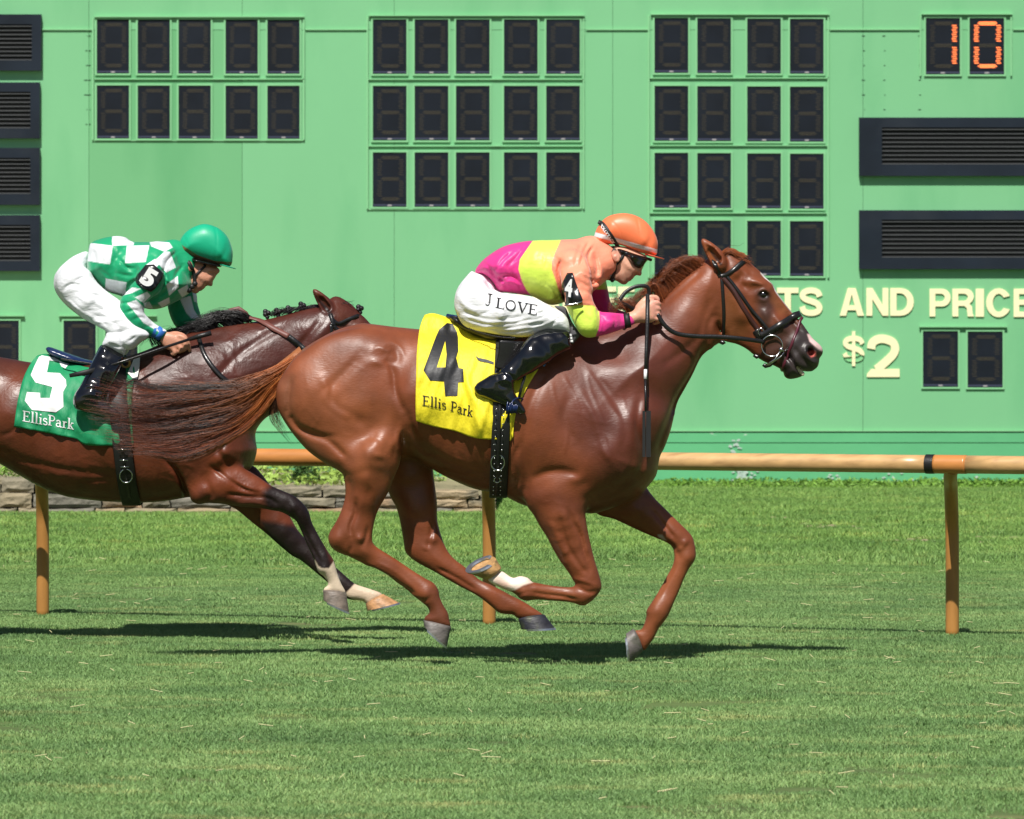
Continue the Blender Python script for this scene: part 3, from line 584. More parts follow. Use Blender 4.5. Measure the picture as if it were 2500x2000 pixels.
# ---------------------------------------------------------------- low stone wall, bed and plants
M['stone'] = mat('pale_sandstone', attr=True, rough=.9, var=.18, vscale=6, bump=.03, bscale=12, var2=(lin(84, 84, 70), 5, .50, .70, (1, 1, 1.6)))
M['earth'] = mat('sandy_soil', lin(140, 128, 100), .95, var=.2, vscale=4, bump=.02, bscale=8)
WY = 41.6; V = []; F = []; Cc = []; rs = random.Random(12)
def wtop(u): return np.interp(u, [-700, 0, 330, 650, 900, 1045], [.31, .30, .26, .225, .20, .17])
def stone(x0, x1, z0, z1, y, col):
    b = len(V); j = lambda s: rs.uniform(-s, s); nx, nz = 5, 4
    for i in range(nx + 1):
        for k in range(nz + 1):
            ex = min(i, nx - i); ez = min(k, nz - k); yy = y + j(.006) + (.02 if ex == 0 or ez == 0 else 0); V.append((x0 + (x1 - x0) * i / nx + j(.006), yy, z0 + (z1 - z0) * k / nz + (j(.006)))); Cc.append(col)
    for i in range(nx):
        for k in range(nz): F.append((b + i * (nz + 1) + k, b + (i + 1) * (nz + 1) + k, b + (i + 1) * (nz + 1) + k + 1, b + i * (nz + 1) + k + 1))
    b2 = len(V)
    for q in ((x0, z1), (x1, z1)): V.append((q[0], y + .30, q[1])); Cc.append(col)
    F.append((b + nz, b + nx * (nz + 1) + nz, b2 + 1, b2))
rows = 2
for r_ in range(rows + 1):
    x = XX(-700, WY)
    while x < XX(1045, WY):
        wd = rs.uniform(.22, .55); x1 = min(x + wd, XX(1045, WY)); uc = 1078 + (x + x1) / 2 / WY * FV; T = float(wtop(uc)); zb = [-.02, .055, .055 + (T - .055) * .5, T]
        c = rs.choice([(150, 138, 112), (134, 126, 106), (164, 146, 116), (122, 118, 106), (156, 130, 102)])
        stone(x + .006, x1 - .006, zb[r_] + .005, zb[r_ + 1] - .003 + rs.uniform(-.008, .008) * (r_ == rows), WY + r_ * .025 + rs.uniform(-.02, .012), lin(*c)); x = x1
wl = mesh_obj('stone_wall', V, F, M['stone'], None, False, np.array(Cc)); tag(wl, 'low dry stone retaining wall of pale blocks behind the rail on the left', 'stone wall')
mb = MB(); mb.add([(XX(-700, WY), WY + .13, .26), (XX(640, WY), WY + .13, .20), (XX(1040, WY), WY + .13, .15), (XX(1060, 44), 44.5, .05), (XX(1000, 48.9), 48.9, .06), (XX(-700, 48.9), 48.9, .40)], [tuple(range(6))]); tag(mb.obj('planting_bed_soil', M['earth']), kind='structure')
V2, F2 = [], []
for i in range(60):
    a = i / 60 * 2 * math.pi
mb = MB()
for i in range(70):      # crumbled sandy strip at the foot of the wall
    u = rs.uniform(-300, 1040); x = XX(u, WY - .25); r = rs.uniform(.03, .12); mb.ball((x, WY - .12 - rs.random() * .35, .004), r, 5, (1.8, .8, .22))
tag(mb.obj('sandy_rubble', M['earth'], None, True), kind='stuff')
def weed_patch(name, pts, hgt, n, col, leaf, label=None, cat=None, kind=None, seed=0, group=None, spread=.12):
    r = random.Random(seed); V = []; F = []; C = []
    for (x, y, z) in pts:
        for i in range(n):
            a = r.uniform(0, 6.28); rad = abs(r.gauss(0, spread)); h = hgt * r.uniform(.25, 1) * max(.3, 1 - rad / (spread * 3)); cx, cy, cz = x + rad * math.cos(a), y + rad * math.sin(a), z + h
            L = leaf * r.uniform(.6, 1.3); d1 = Vector((r.gauss(0, 1), r.gauss(0, 1), r.gauss(.2, .6))).normalized(); d2 = d1.cross(Vector((r.gauss(0, 1), r.gauss(0, 1), r.gauss(0, 1)))).normalized(); c = Vector((cx, cy, cz)); b = len(V)
            V += [tuple(c - d1 * L), tuple(c + d2 * L * .35), tuple(c + d1 * L), tuple(c - d2 * L * .35)]; F.append((b, b + 1, b + 2, b + 3)); t = r.uniform(.6, 1.3); C += [tuple(k * t for k in lin(*col))] * 4
        for i in range(max(2, n // 25)):
            a = r.uniform(0, 6.28); rad = abs(r.gauss(0, spread * .6)); b = len(V); x1, y1 = x + rad * math.cos(a), y + rad * math.sin(a); V += [(x1 - .003, y1, z - .02), (x1 + .003, y1, z - .02), (x1 + r.gauss(0, .03), y1, z + hgt * r.uniform(.5, 1.1))]; F.append((b, b + 1, b + 2)); C += [lin(110, 130, 60)] * 3
    return tag(mesh_obj(name, V, F, M['leaf'], None, False, np.array(C)), label, cat, group, kind)
M['leaf'] = mat('leaves', attr=True, rough=.55, spec=.3)
pts = [(XX(u, Y), Y, .20) for u, Y in ((rs.uniform(-600, 1010), rs.uniform(42.2, 48.5)) for _ in range(240))]
weed_patch('low_weeds', pts, .12, 55, (150, 178, 84), .030, kind='stuff', seed=5)
pts = [(XX(u, Y), Y, 0) for u, Y in ((rs.uniform(1000, 2500), rs.uniform(47.3, 48.9)) for _ in range(420))]
weed_patch('tall_weeds', pts, .075, 32, (112, 152, 58), .022, kind='stuff', seed=6, spread=.16)
weed_patch('shrub', [(XX(640, 42.6), 42.6, .2), (XX(655, 42.7), 42.7, .2), (XX(625, 42.6), 42.6, .2)], .22, 160, (64, 98, 46), .024, 'dark leafy shrub growing above the stone wall left of the chestnut hind legs', 'shrub', seed=8, spread=.06)
weed_patch('shrub', [(XX(10, 42.4), 42.4, .26), (XX(-20, 42.4), 42.4, .26)], .14, 120, (120, 158, 66), .026, 'light green leafy clump on top of the stone wall at the far left', 'shrub', seed=9, spread=.12)
mb = MB(); c = at(931, 1054, 44.4); mb.ball((c[0], c[1], .03), .026, 8, (1.3, 1, 1)); tag(mb.obj('ball', mat('white_ball', (.75, .78, .8), .4), None, True), 'small white ball lying on the grass below the chestnut belly', 'ball')
mb = MB()
for cu, cv in ((1650, 1098), (1668, 1102), (1704, 1112), (1725, 1114), (1772, 1116), (1930, 1140), (1948, 1145), (2040, 1140), (2080, 1148), (2110, 1138)):
    Yp = 24 * 745 / (cv - 655.4)
    for i in range(7): mb.ball((XX(cu, Yp) + rs.gauss(0, .10), Yp + rs.gauss(0, .12), .012), rs.uniform(.010, .026), 5, (1.8, 1.2, .9))
tag(mb.obj('bare_soil', M['earth'], None, True), kind='stuff')
mb = MB()
for k in range(260):   # dry clippings lying on the turf
    Y = rs.uniform(17, 34); x = rs.uniform(-.11, .11) * Y; a = rs.uniform(0, 3.14); L = rs.uniform(.02, .07); z = rs.uniform(.022, .036); mb.tube([(x, Y, z), (x + L * math.cos(a), Y + L * math.sin(a), z + rs.uniform(-.008, .012))], .0016, 4)
tag(mb.obj('grass_clippings', mat('straw', lin(206, 200, 150), .8)), kind='stuff')
# ---------------------------------------------------------------- racehorses
HO = {}
HEAD = H2([(500, 215), (600, 250), (690, 300), (760, 370), (860, 460), (960, 590), (1080, 740), (1190, 880), (1280, 980), (1350, 1080), (1400, 1150), (1470, 1215), (1500, 1260), (1503, 1310), (1462, 1370),
           (1452, 1445), (1400, 1490), (1340, 1515), (1290, 1545), (1230, 1567), (1150, 1577), (1100, 1550), (1080, 1490), (1000, 1440), (900, 1400), (800, 1340), (700, 1260), (600, 1210), (480, 1175), (425, 1080), (400, 950),
           (400, 750), (390, 550), (370, 400), (430, 260)])
HEADC = H2([(500, 400, 0, .62), (700, 560, 0, .44), (640, 820, 0, .40), (640, 1100, 0, .30), (900, 850, 0, .44), (900, 1150, 0, .40), (1100, 1080, 0, .52), (1250, 1200, 0, .70), (1400, 1270, 0, .82), (1150, 1470, 0, .80), (1050, 1350, 0, .55)])
def sculpt_head(f, T):
    """T maps head view points to this horse's head"""
    HT = lambda pts: T(H2(pts))
    k = T.k
    f.slab(T(HEAD), [tuple(p) for p in T(HEADC)], k=.035, p=2.2)
    S = lambda pts, sig, amp, y1=-.005, y0=-.3: f.stroke(HT(pts), sig * k, amp * k * 1.3, y0=y0, y1=y1, both=True)
    # jowl edge, facial crest, jaw hollow, brow, veins
    S([(395, 940), (415, 1050), (470, 1120)], .016, .010)
    S([(880, 800), (900, 900), (930, 980)], .016, -.007); S([(960, 880), (1060, 1010), (1140, 1110)], .012, -.006)
    S([(560, 620), (600, 760), (650, 900), (720, 1010)], .030, -.010); S([(800, 820), (760, 900), (790, 1010), (860, 1100)], .022, .008)
    S([(1120, 900), (1230, 1040), (1300, 1110)], .010, .006); S([(1010, 780), (1130, 930), (1230, 1060)], .02, .006)
    S([(690, 520), (760, 545), (850, 570), (930, 600)], .016, -.013); S([(600, 560), (660, 600), (720, 640)], .013, .008); S([(640, 440), (700, 470), (770, 500), (850, 560)], .009, -.004)
    S([(600, 420), (640, 480), (620, 560)], .008, .004); S([(720, 440), (760, 500)], .008, .004)
    f.blob(*HT([(875, 668)])[0], 20 * k, 14 * k, -.010 * k, 40); f.blob(*HT([(875, 668)])[0], 20 * k, 14 * k, -.010 * k, 40, y0=.01, y1=.4)
    S([(800, 690), (840, 642), (900, 640), (950, 690)], .006, -.008); S([(815, 700), (870, 745), (930, 725)], .006, -.005); f.blob(*HT([(872, 692)])[0], 8.5 * k, 7 * k, .012 * k, 10); f.blob(*HT([(872, 692)])[0], 8.5 * k, 7 * k, .012 * k, 10, y0=.01, y1=.4)
    S([(860, 790), (900, 850)], .01, .005)
    # nostril with raised rim, mouth, chin
    S([(1310, 1250), (1330, 1215), (1400, 1215), (1460, 1260)], .009, -.008); S([(1310, 1250), (1325, 1340), (1390, 1400), (1440, 1390)], .010, -.010)
    for sg in (-1, 1):
        f.ell(*HT([(1372, 1292)])[0], sg * .055 * k, .021 * k, .030 * k, .016 * k, k=.006, sub=True, ang=-math.radians(48))
    S([(1100, 1290), (1160, 1370), (1215, 1450), (1280, 1500), (1350, 1516)], .008, .016); S([(1180, 1230), (1270, 1350), (1330, 1400), (1400, 1440)], .010, .007)
    S([(1080, 1200), (1130, 1290), (1160, 1370)], .010, .006); S([(1230, 1360), (1290, 1440)], .02, -.006)
    for sg in (-1, 1): f.ell(*HT([(1262, 1478)])[0], sg * .035 * k, .026 * k, .03 * k, .009 * k, k=.004, sub=True, ang=-math.radians(55))
    # ears: cupped, open side facing out
    for sg in (-1, 1):
        e = HT([(430, 385), (385, 300), (312, 200), (238, 112)]) if sg < 0 else HT([(440, 380), (395, 300), (330, 215), (262, 142)])
        yo = [.050, .056, .060, .060]; rr = [.030, .032, .024, .0075]
        f.limb([(p[0], p[1], sg * yo[i] * k, rr[i] * k) for i, p in enumerate(e)], k=.012)
        c = HT([(388, 320), (330, 235), (285, 175)]) if sg < 0 else HT([(395, 320), (340, 240), (300, 185)])
        f.limb([(p[0], p[1], sg * (yo[i] + .030) * k, [.021, .020, .010][i] * k) for i, p in enumerate(c)], k=.004) if False else None
        for i in range(2):
            a = at(c[i][0], c[i][1], f.Y + sg * (yo[i + 1] + .021) * k); b = at(c[i + 1][0], c[i + 1][1], f.Y + sg * (yo[i + 1] + .019) * k)
            f.seg(a, b, [.022, .019][i] * k, [.019, .008][i] * k, k=.003, sub=True)
class HT_:
    def __init__(s, k, du, dv, u0=1532, v0=526): s.k, s.du, s.dv, s.u0, s.v0 = k, du, dv, u0, v0
    def __call__(s, pts): return [(s.u0 + s.du + (p[0] - s.u0) * s.k, s.v0 + s.dv + (p[1] - s.v0) * s.k) + tuple(p[2:]) for p in pts]
def hoof(name_i, col, coronet, sole, yo, Yc, parent, wid=.056, lift=None):
    """coronet/sole: (heel,toe) view points; sole ring is tipped towards the viewer by lift (metres of depth shift)"""
    Y = Yc + yo; n = 28; rings = []
    C0, C1 = [np.array(at(*p, Y)) for p in coronet]; S0, S1 = [np.array(at(*p, Y)) for p in sole]
    lf = np.array(lift if lift else (0, 0, 0), float)
    def ring(A, B, wd, sh, hx=.0):
        c = (A + B) / 2; a = (B - A) / 2; out = []
        for k in range(n):
            t = 2 * math.pi * k / n; x = math.cos(t); y = math.sin(t)
            if x < 0: x = -abs(x) ** .75 if x > -.999 else x      # squarer heel
            out.append(c + a * x + np.array([0, 1, 0]) * wd * y + sh * (0) + sh * (y if lift else 0))
        return out
    V = []; F = []; st = [0, .12, .5, .96, 1.0]
    for s_ in st:
        A = C0 + (S0 - C0) * s_; B = C1 + (S1 - C1) * s_; wd = wid * (.80 + .28 * s_) if s_ > 0 else wid * .76
        V += ring(A, B, wd, lf * s_)
    m = len(st)
    for i in range(m - 1):
        for k in range(n): F.append((i * n + k, i * n + (k + 1) % n, (i + 1) * n + (k + 1) % n, (i + 1) * n + k))
    ctr = (C0 + C1) / 2; V.append(ctr + (ctr - (S0 + S1) / 2) * .25); F += [((k + 1) % n, k, len(V) - 1) for k in range(n)]
    sc = (S0 + S1) / 2; up = (ctr - sc); b0 = len(V)     # recessed sole
    V += [sc + (V[(m - 1) * n + k] - sc) * .72 + up * .10 for k in range(n)]
    for k in range(n): F.append(((m - 1) * n + k, (m - 1) * n + (k + 1) % n, b0 + (k + 1) % n, b0 + k))
    V.append(sc + up * .16); F += [(b0 + k, b0 + (k + 1) % n, len(V) - 1) for k in range(n)]
    h = mesh_obj('hoof', V, F, M['hoof'], parent, True, np.tile(np.array(col), (len(V), 1)) * (1 + .25 * np.array([math.sin(i * 7.3) * .3 for i in range(len(V))]))[:, None])
    # shoe: flat U under the wall
    ups = up / np.linalg.norm(up); mb = MB(); R = V[(m - 1) * n:(m - 1) * n + n]; ks = [k for k in range(-10, 11)]
    vs_ = []; 
    for k in ks:
        p = R[k % n]; i_ = sc + (p - sc) * .74; o_ = sc + (p - sc) * 1.03
        vs_ += [o_ + ups * .001, o_ - ups * .009, i_ - ups * .009, i_ + ups * .001]
    fs = []
    for i in range(len(ks) - 1):
        for q in range(4): fs.append((i * 4 + q, i * 4 + (q + 1) % 4, (i + 1) * 4 + (q + 1) % 4, (i + 1) * 4 + q))
    fs += [(0, 1, 2, 3)[::-1], tuple(len(vs_) - 4 + q for q in range(4))]
    mb.add(vs_, fs); mb.obj('horseshoe', M['alu'], h)
    return h
def add_eye(root, u, v, Y, r=.018):
    mb = MB()
    for sg in (-1, 1): pass
    bv = HO[root.name]['bvh']; h = hit(bv, u, v); c = h[0]; yc = HO[root.name]['Y']
    mb.ball((c.x, c.y + .009, c.z), r, 10); mb.obj('eye', M['eye'], root, True)
    mb = MB(); mb.ball((c.x, 2 * yc - c.y - .009, c.z), r, 10); mb.obj('eye', M['eye'], root, True)
# ---- horse in front --------------------------------------------------------
Y4 = 24.0; HX = .0056 if not FAST_TEST else .011
def build_front():
    f = Field(570, 1750, 490, 1385, Y4, .36, HX)
    TR = ZE([(370, 300), (600, 170), (800, 108), (900, 105), (1100, 130), (1300, 150)]) + [(920, 697), (980, 703), (1040, 704), (1100, 702), (1160, 698), (1210, 696), (1260, 690), (1300, 678), (1340, 664), (1385, 641), (1409, 618), (1441, 586), (1481, 553),
        (1500, 540), (1530, 575), (1535, 620), (1524, 680), (1514, 712), (1500, 731), (1477, 751), (1457, 791), (1441, 820), (1425, 851), (1413, 903), (1400, 940), (1389, 963), (1382, 1000), (1365, 1023), (1345, 1045), (1310, 1062), (1256, 1080), (1230, 1080),
        (1180, 1074), (1106, 1065), (1053, 1040), (1000, 1030), (945, 1007), (905, 985), (870, 963), (840, 960), (780, 965), (719, 985), (692, 975), (652, 945), (622, 915), (603, 885), (592, 855), (588, 815), (596, 785), (612, 760)]
    f.slab(TR, [(640, 800, 0, .85), (720, 780, 0, .80), (800, 800, 0, .78), (900, 820, 0, .80), (1000, 860, 0, .80), (1100, 880, 0, .76), (1220, 900, 0, .70), (1320, 960, 0, .85), (1300, 800, 0, .60),
                (1300, 720, 0, .50), (1380, 700, 0, .56), (1450, 660, 0, .60), (1500, 620, 0, .62), (1400, 800, 0, .62), (1370, 900, 0, .8)], k=0, p=2.15)
    NH = [(640, 745), (680, 715), (750, 700), (815, 725), (842, 775), (858, 830), (860, 885), (854, 913), (845, 943), (842, 975), (828, 1010), (817, 1038), (797, 1073), (787, 1106), (784, 1138), (795, 1153), (830, 1175), (868, 1201), (895, 1218), (913, 1228), (923, 1243), (926, 1258),
          (934, 1276), (943, 1291), (946, 1306), (948, 1320), (925, 1322), (894, 1309), (896, 1298), (904, 1291), (899, 1278), (880, 1263), (855, 1243), (815, 1216), (780, 1196), (748, 1178), (713, 1163), (698, 1151), (692, 1136), (695, 1121), (708, 1098), (720, 1071), (727, 1041), (725, 1011),
          (720, 995), (692, 980), (652, 953), (622, 920), (599, 888), (586, 863), (582, 840), (583, 815), (597, 785), (615, 765)]
    f.slab(NH, [(700, 800, -.12, .30), (760, 900, -.13, .34), (800, 960, -.15, .55), (660, 900, -.11, .42), (770, 1040, -.15, .70), (745, 1110, -.145, .62), (735, 1150, -.14, .55), (800, 1185, -.13, .60), (860, 1225, -.12, .62), (900, 1250, -.115, .85), (925, 1300, -.11, .85)], k=.03)
    FH = ZA([(1030, 140), (1045, 250), (1060, 380), (1060, 500), (1080, 600), (1120, 720), (1180, 820), (1290, 910)]) + ZB([(200, 880), (400, 1060), (520, 1115), (640, 1175), (760, 1240), (900, 1310), (1040, 1400), (1120, 1460), (1060, 1500), (850, 1500), (780, 1455), (700, 1450), (620, 1430), (560, 1380), (450, 1290), (340, 1220)]) + \
        ZA([(1220, 1060), (1050, 960), (900, 880), (830, 830), (790, 780), (775, 690), (760, 600), (740, 500), (710, 400), (660, 310)]) + [(805, 990), (790, 900), (840, 850), (890, 880), (908, 950)]
    f.slab(FH, [(850, 900, .12, .55), (870, 1000, .14, .6), (880, 1080, .14, .65), (890, 1150, .14, .55), (960, 1210, .13, .60), (1050, 1265, .12, .8), (1110, 1290, .12, .85)], k=.03)
    NF = [(1106, 1060), (1123, 1084), (1137, 1109), (1152, 1132), (1163, 1154), (1178, 1179), (1197, 1206), (1207, 1222), (1211, 1229), (1205, 1236), (1178, 1235), (1150, 1231), (1129, 1227), (1120, 1225), (1112, 1217), (1095, 1213), (1082, 1217), (1072, 1213), (1057, 1203), (1040, 1206), (1027, 1220), (1036, 1229), (1050, 1236), (1064, 1242), (1080, 1248),
          (1093, 1259), (1108, 1265), (1131, 1263), (1159, 1265), (1188, 1267), (1207, 1270), (1222, 1275), (1234, 1274), (1253, 1259), (1266, 1240), (1265, 1223), (1258, 1198), (1252, 1179), (1245, 1151), (1239, 1124), (1235, 1101), (1233, 1080), (1240, 1050), (1260, 1010), (1265, 950), (1220, 900), (1150, 920), (1105, 980), (1100, 1030)]
    f.slab(NF, [(1180, 960, -.15, .45), (1180, 1040, -.17, .60), (1195, 1120, -.17, .68), (1225, 1190, -.165, .75), (1240, 1245, -.16, .80), (1180, 1250, -.16, .70), (1100, 1240, -.16, .85), (1050, 1220, -.16, .85)], k=.035)
    FFo = ZC([(545, 100), (620, 200), (720, 300), (820, 400), (920, 500), (950, 570), (963, 660), (950, 720), (905, 790), (860, 880), (820, 980), (770, 1090), (730, 1180), (690, 1240), (650, 1290), (610, 1370), (560, 1440), (520, 1480), (470, 1390), (440, 1310), (500, 1300), (530, 1240), (545, 1180), (545, 1140), (580, 1090), (650, 970), (710, 860), (770, 745), (778, 670), (750, 600), (660, 545), (530, 490), (400, 430), (270, 370), (120, 320)]) + [(1245, 1040), (1280, 980), (1330, 975)]
    f.slab(FFo, [(1300, 1030, .13, .50), (1380, 1085, .14, .68), (1440, 1150, .13, .80), (1410, 1220, .12, .70), (1380, 1290, .11, .85), (1355, 1345, .11, .9)], k=.03)
    T = HT_(1, 0, 0)
    sculpt_head(f, T); f.gain = .72; f.lgain = 1.15
    # ---- muscles of the near side (positive = groove, negative = swelling)
    S = f.stroke; yy = dict(y0=-.4, y1=-.02)
    S(ZE([(240, 840), (300, 950), (420, 1030), (560, 1075), (640, 1140), (730, 1230)]), .015, .012, **yy)           # hamstring seam
    S(ZE([(360, 980), (500, 1030), (640, 1050)]), .012, .008, **yy)
    S(ZE([(850, 370), (740, 480), (640, 580), (570, 660)]), .022, .011, **yy); S(ZE([(570, 660), (620, 800), (760, 880), (930, 945)]), .026, .011, **yy)
    S(ZE([(520, 560), (560, 640), (560, 740), (640, 830), (780, 900)]), .016, -.010, **yy)
    S(ZE([(1060, 440), (1110, 520), (1130, 640), (1170, 760), (1215, 860)]), .015, .017, **yy)                      # flank edge
    S(ZE([(900, 420), (1000, 430), (1060, 470), (1090, 560)]), .016, -.008, **yy); S(ZE([(1030, 280), (1120, 320), (1150, 410), (1080, 430)]), .013, .007, **yy)
    f.blob(*ZE([(1050, 290)])[0], 22, 14, -.016, 10, y0=-.4, y1=-.02)                                               # point of hip
    f.blob(*ZE([(400, 700)])[0], 40, 60, -.012, 10, y0=-.4, y1=-.02); f.blob(*ZE([(860, 720)])[0], 60, 50, -.014, 0, y0=-.4, y1=-.02)
    f.blob(*ZE([(250, 700)])[0], 14, 50, .010, 8, y0=-.4, y1=-.02); S(ZE([(270, 560), (240, 700), (235, 830)]), .010, .008, **yy)
    S(ZE([(960, 1060), (1040, 1110), (1070, 1180)]), .011, .006, **yy); f.blob(*ZE([(1000, 1205)])[0], 13, 8, -.010, -20, y0=-.4, y1=-.02); f.blob(*ZE([(1100, 1130)])[0], 8, 20, -.008, -20, y0=-.4, y1=-.02)
    S(ZE([(1180, 950), (1150, 1080), (1160, 1200)]), .012, -.010, **yy); S(ZE([(740, 1380), (760, 1500), (740, 1650)]), .014, .009, **yy); S(ZE([(900, 1400), (950, 1500), (930, 1600)]), .018, -.006, **yy)
    S(ZE([(700, 1350), (900, 1280), (1080, 1300)]), .022, -.006, **yy)
    # hocks
    for DU, DV, y0, y1 in ((0, 0, -.4, -.12), ):
        S(ZA([(385, 340), (380, 450), (340, 560), (350, 640)]), .010, .012, y0=y0, y1=y1); f.blob(*ZA([(420, 660)])[0], 9, 9, -.012, 0, y0=y0, y1=y1); f.blob(*ZA([(230, 660)])[0], 13, 18, -.008, 0, y0=y0, y1=y1)
        S(ZA([(480, 560), (470, 640), (440, 720)]), .007, .007, y0=y0, y1=y1); S(ZA([(350, 700), (330, 790)]), .009, .006, y0=y0, y1=y1); S(ZA([(500, 900), (640, 970), (780, 1060), (880, 1120)]), .006, .009, y0=y0, y1=y1)
        S(ZA([(560, 860), (700, 930), (860, 1060)]), .006, -.004, y0=y0, y1=y1); f.blob(*ZA([(970, 1120)])[0], 12, 12, -.007, 0, y0=y0, y1=y1); S(ZA([(900, 1170), (960, 1180), (1010, 1150)]), .007, .005, y0=y0, y1=y1)
    # far hock & cannon seen through
    S(ZA([(1010, 560), (1000, 680), (960, 780)]), .010, .008, y0=.02, y1=.14); f.blob(*ZA([(1020, 690)])[0], 9, 8, -.010, 0, y0=.02, y1=.14); f.blob(*ZA([(965, 760)])[0], 6, 6, -.008, 0, y0=.02, y1=.14); S(ZA([(1060, 930), (1200, 1000), (1380, 1110)]), .006, .007, y0=.02, y1=.14)
    # barrel: ribs, flank fold, belly seam
    S([(872, 900), (900, 940), (960, 975), (1020, 992)], .014, .010, **yy); S([(862, 870), (880, 930), (910, 960)], .012, .012, **yy); S([(905, 985), (950, 992), (1020, 1008)], .010, .007, **yy)
    for i in range(6): S([(905 + 24 * i, 800 + 6 * i), (915 + 24 * i, 870 + 8 * i), (912 + 24 * i, 935 + 9 * i)], .010, .0028, **yy)
    # shoulder, arm and breast
    S(R1([(600, 880), (520, 1060), (500, 1250), (510, 1400), (500, 1540)]), .022, .014, **yy)                       # rear of shoulder / triceps edge
    S(R1([(740, 980), (700, 1120), (760, 1250)]), .020, .008, **yy); S(R1([(780, 960), (860, 1120), (900, 1260), (940, 1350)]), .014, -.006, **yy)
    S(R1([(880, 900), (960, 1020), (1020, 1160), (1000, 1300)]), .020, .007, **yy); S(R1([(820, 860), (900, 980), (1000, 1130)]), .010, -.004, **yy)
    S(R1([(520, 1440), (640, 1390), (740, 1400), (800, 1450)]), .018, .009, **yy); f.blob(*R1([(770, 1430)])[0], 16, 11, -.014, 10, y0=-.4, y1=-.02); f.blob(*R1([(640, 1290)])[0], 46, 50, -.014, 20, y0=-.4, y1=-.02)
    f.blob(*R1([(860, 1200)])[0], 26, 60, -.012, -10, y0=-.4, y1=-.02); f.blob(*R1([(1020, 1180)])[0], 30, 60, -.014, 10, y0=-.4, y1=-.02); S(R1([(1100, 1000), (1080, 1150), (1120, 1300), (1090, 1420)]), .016, .010, **yy)
    S(R1([(1060, 1420), (960, 1500), (840, 1540)]), .020, .012, **yy); f.blob(*R1([(440, 1380)])[0], 14, 40, -.010, 0, y0=-.4, y1=-.02); S(R1([(470, 1250), (440, 1340), (460, 1440), (430, 1500)]), .012, .010, **yy)
    # neck: jugular groove, windpipe, neck muscle
    S(R1([(1440, 740), (1400, 860), (1300, 1020), (1230, 1180), (1190, 1300)]), .014, .013, **yy); S(R1([(1490, 720), (1450, 850), (1360, 980), (1280, 1120)]), .012, -.006, **yy)
    S(R1([(1480, 480), (1440, 600), (1400, 700), (1300, 790), (1200, 850)]), .020, .009, **yy); S(R1([(1500, 560), (1460, 640), (1460, 740)]), .014, .010, **yy)
    f.blob(*R1([(1330, 560)])[0], 40, 22, -.008, 40, y0=-.4, y1=-.02); S(R1([(1240, 520), (1340, 430), (1430, 350)]), .010, .008, **yy); f.blob(*R1([(950, 780)])[0], 60, 30, .012, -20, y0=-.4, y1=-.02)
    # forearms and knees
    nf = dict(y0=-.4, y1=-.15)
    S(ZB([(1390, 260), (1430, 400), (1520, 560), (1560, 720), (1600, 860), (1640, 980)]), .009, .007, **nf); S(ZB([(1300, 330), (1340, 560), (1420, 740), (1530, 900), (1600, 980)]), .011, .007, **nf)
    S(ZB([(1480, 330), (1560, 560), (1600, 760)]), .008, -.005, **nf); S(ZB([(1180, 380), (1280, 620), (1380, 820)]), .016, -.006, **nf); S(ZB([(1460, 1040), (1560, 1060), (1680, 1100)]), .008, -.006, **nf); S(ZB([(1500, 1130), (1600, 1180), (1700, 1170)]), .008, .007, **nf)
    S(ZB([(980, 1180), (1150, 1210), (1320, 1230), (1480, 1260)]), .0055, .008, **nf); f.blob(*ZB([(900, 1200)])[0], 9, 9, -.007, 0, **nf); S(ZB([(820, 1230), (880, 1200), (960, 1180)]), .006, .006, **nf)
    ff = dict(y0=.03, y1=.13)
    S(ZC([(600, 300), (700, 430), (790, 540)]), .009, .010, **ff); S(ZC([(700, 560), (790, 620), (830, 700)]), .010, .007, **ff); f.blob(*ZC([(870, 570)])[0], 7, 5, -.006, 20, **ff); f.blob(*ZC([(900, 700)])[0], 12, 12, -.006, 0, **ff)
    S(ZC([(800, 650), (850, 620), (900, 560)]), .006, -.005, **ff); S(ZC([(800, 760), (730, 900), (650, 1040)]), .006, .005, **ff); f.blob(*ZC([(630, 1150)])[0], 12, 14, -.006, 0, **ff)
    # veins over shoulder, thigh and legs
    rv = random.Random(21)
    for (x0, x1, y0, y1, nn) in ((1150, 1330, 780, 980, 16), (640, 830, 720, 900, 10), (1110, 1240, 1010, 1180, 8), (900, 1030, 920, 1000, 8), (1380, 1480, 640, 760, 6)):
        for i in range(nn):
            x, y, a = rv.uniform(x0, x1), rv.uniform(y0, y1), rv.uniform(.6, 1.9); q = [(x, y)]
            for j in range(4): a += rv.uniform(-.6, .6); x += 11 * math.cos(a); y += 11 * math.sin(a); q.append((x, y))
            S(q, .005, -.0018, y0=-.4, y1=-.02, sub=2)
    for vn in (ZB([(1110, 180), (1150, 190), (1190, 182)]), ZB([(1190, 605), (1260, 612), (1330, 590)]), ZB([(1250, 480), (1290, 485), (1310, 495)]), ZB([(1310, 740), (1360, 745), (1420, 735)]),
               R1([(820, 880), (850, 1000), (900, 1120), (950, 1300)]), R1([(700, 900), (760, 1010), (800, 1150)]), R1([(640, 930), (660, 1040), (720, 1180), (700, 1300)]),
               ZE([(820, 1090), (880, 1098), (960, 1080), (1040, 1110), (1060, 1180)]), ZE([(930, 340), (990, 300), (1060, 330), (1110, 310)]), ZE([(1080, 240), (1170, 300), (1210, 400)])):
        S(vn, .0055, -.0035, y0=-.4, y1=-.02)
    f.smooth(1)
    V, F = f.mesh(); V = relax(V, F, 2)
    root = thing('racehorse', (.2, Y4, 0), 'chestnut racehorse in full gallop in front, white socked foreleg, wearing yellow number 4 cloth', 'horse')
    # ---- coat colours
    u, v = uv_of(V); K = Y4 / FV
    base = np.array(lin(125, 67, 41)); C = np.tile(base, (len(V), 1))
